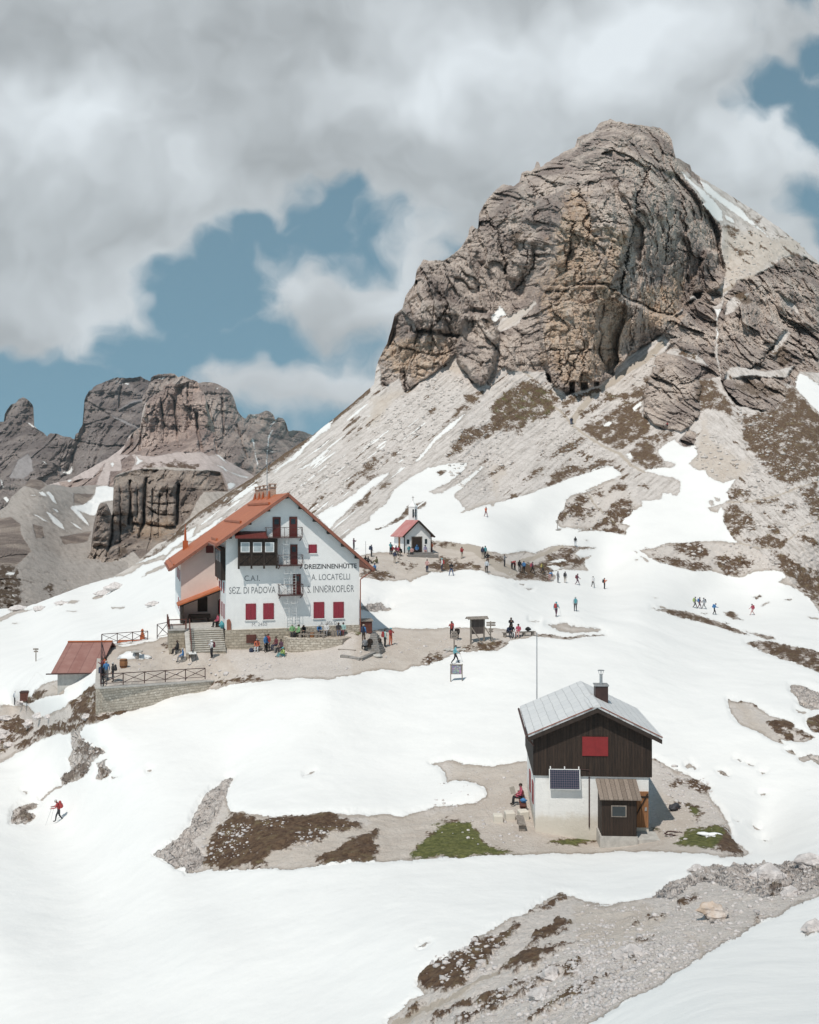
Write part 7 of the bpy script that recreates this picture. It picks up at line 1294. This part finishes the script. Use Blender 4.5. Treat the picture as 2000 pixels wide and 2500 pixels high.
# warp
w2=g.noise(uv,13.,2,.6,out='Color')
wn=g.noise(uv,3.5,2,.6,out='Color'); ws=g.n('ShaderNodeVectorMath',operation='SUBTRACT'); g.l(wn,ws.inputs[0]); ws.inputs[1].default_value=(.5,.5,.5)
wm=g.vscale(ws.outputs[0],(.16,.12,0)); w2s=g.n('ShaderNodeVectorMath',operation='MULTIPLY_ADD'); g.l(w2,w2s.inputs[0]); w2s.inputs[1].default_value=(.10,.09,0); w2s.inputs[2].default_value=(-.05,-.045,0)
w3=g.n('ShaderNodeVectorMath',operation='ADD'); g.l(uv,w3.inputs[0]); g.l(w2s.outputs[0],w3.inputs[1])
wa=g.n('ShaderNodeVectorMath',operation='ADD'); g.l(w3.outputs[0],wa.inputs[0]); g.l(wm,wa.inputs[1]); wuv=wa.outputs[0]
K_=110.
def ell(px,py,rx,ry,src=None):
    mp=g.n('ShaderNodeMapping',vector_type='TEXTURE'); g.l(src or wuv,mp.inputs[0]); mp.inputs['Location'].default_value=((px-CX)/F_PX,(HOR-py)/F_PX,0); mp.inputs['Scale'].default_value=(rx/F_PX,ry/F_PX,1)
    L=g.n('ShaderNodeVectorMath',operation='LENGTH'); g.l(mp.outputs[0],L.inputs[0]); return g.math('MULTIPLY',g.math('SUBTRACT',1.,L.outputs[1]),min(rx,ry)/K_)
def union(L,src=None):
    r=None
    for e in L:
        x=ell(*e,src=src); r=x if r is None else g.math('SMOOTH_MAX',r,x,.15)
    return r
CLOUD=[(150,330,620,560),(800,60,1100,420),(1300,200,800,480),(1750,450,420,330),(180,640,330,210),(330,600,280,200),(1000,480,320,190),(890,715,240,150),(730,700,120,110),(650,760,120,55),(960,640,120,120),(760,925,230,100),(880,870,170,110),(1900,60,500,130),(1250,420,500,240),(1980,760,150,120),(560,480,200,130)]
HOLE=[(1900,240,95,50),(2020,300,95,80),(2000,530,75,45),(790,545,60,50),(690,600,70,40),(560,660,75,50),(490,740,90,70),(440,850,170,50),(2010,150,60,50),(2000,660,50,60),(880,572,45,20),(0,905,420,50),(620,590,50,40),(630,848,150,36),(900,590,60,22),(760,600,50,25)]
cov=union(CLOUD); hol=union(HOLE)
fb=g.noise(w3.outputs[0],6.5,7,.62); fb2=g.noise(uv,22,3,.6)
cov=g.math('MINIMUM',cov,.7)
den=g.math('MINIMUM',cov,g.math('MULTIPLY',hol,-1.2))
den=g.math('ADD',g.math('MULTIPLY',den,1.0),g.math('MULTIPLY',g.math('SUBTRACT',fb,.5),1.9)); den=g.math('ADD',den,g.math('MULTIPLY',g.math('SUBTRACT',fb2,.5),.28))
alpha=g.ramp(den,-.15,.50)
# shading: billows lit from the upper left, grey flat undersides
of=g.n('ShaderNodeVectorMath',operation='ADD'); g.l(wuv,of.inputs[0]); of.inputs[1].default_value=(-.03,.045,0)
fbs=g.noise(wuv,4.6,4,.5); fbo=g.noise(of.outputs[0],4.6,4,.5)
lit=g.math('ADD',g.math('MULTIPLY',g.math('SUBTRACT',fbs,fbo),2.4),.5)
big=g.noise(wuv,1.5,2,.5)
WHT=[(930,680,170,120),(800,905,190,80),(720,700,110,80),(150,330,330,140),(420,420,200,110),(1500,110,330,170),(1800,330,230,150),(860,640,170,90),(760,880,150,70),(250,780,130,60),(1150,180,300,170)]
DRK=[(850,380,380,150),(100,120,380,130),(330,260,150,60),(1080,450,260,120),(150,600,300,80),(100,800,300,80),(860,790,160,30),(780,985,200,20),(1700,560,100,60)]
K_=200.;wt=g.ramp(union(WHT),-.25,.8); dkk=g.ramp(union(DRK),-.25,.6)
br=g.math('ADD',g.math('MULTIPLY',g.math('SUBTRACT',lit,.5),.50),.555)
br=g.math('ADD',br,g.math('MULTIPLY',wt,.36)); br=g.math('SUBTRACT',br,g.math('MULTIPLY',dkk,.11)); br=g.math('ADD',br,g.math('MULTIPLY',g.math('SUBTRACT',big,.5),.35))
br=g.math('ADD',br,g.math('MULTIPLY',g.math('SUBTRACT',fb,.5),.16)); br=g.ramp(br,.1,1.0,.27,.95,smooth=False)
cc=g.n('ShaderNodeCombineColor'); g.l(g.math('MULTIPLY',br,.935),cc.inputs[0]); g.l(g.math('MULTIPLY',br,1.0),cc.inputs[1]); g.l(g.math('MULTIPLY',br,1.05),cc.inputs[2])
col=g.mix(alpha,skc,cc.outputs[0])
lp=g.ramp(sp.outputs[1],-.2,.25)       # behind: plain sky with scattered cloud average
back=g.mix(.45,skc,(.27,.28,.285))
g.l(g.mix(lp,back,col),bg.inputs[0]); bg.inputs[1].default_value=1.0
w.cycles.sampling_method='MANUAL'; w.cycles.sample_map_resolution=512
SC.view_settings.view_transform='Standard'; SC.view_settings.look='None'; SC.view_settings.exposure=EXPO; SC.view_settings.gamma=1
SC.render.film_transparent=False
SC.cycles.max_bounces=5; SC.cycles.diffuse_bounces=3; SC.cycles.glossy_bounces=2; SC.cycles.transmission_bounces=2; SC.cycles.volume_bounces=0; SC.cycles.caustics_reflective=False; SC.cycles.caustics_refractive=False
hz=bpy.data.materials.new('air_haze'); hz.use_nodes=True; hn=hz.node_tree; hn.nodes.clear(); ho=hn.nodes.new('ShaderNodeOutputMaterial'); hv=hn.nodes.new('ShaderNodeVolumePrincipled'); hn.links.new(hv.outputs[0],ho.inputs['Volume'])
hv.inputs['Color'].default_value=(.90,.94,1,1); hv.inputs['Density'].default_value=.000032; hv.inputs['Anisotropy'].default_value=.2
b=MB(); b.box(-2600,2600,-60,4200,-1400,1300); hb=b.obj('haze',hz); hb['kind']='stuff'
print('script done',time.time()-T0)
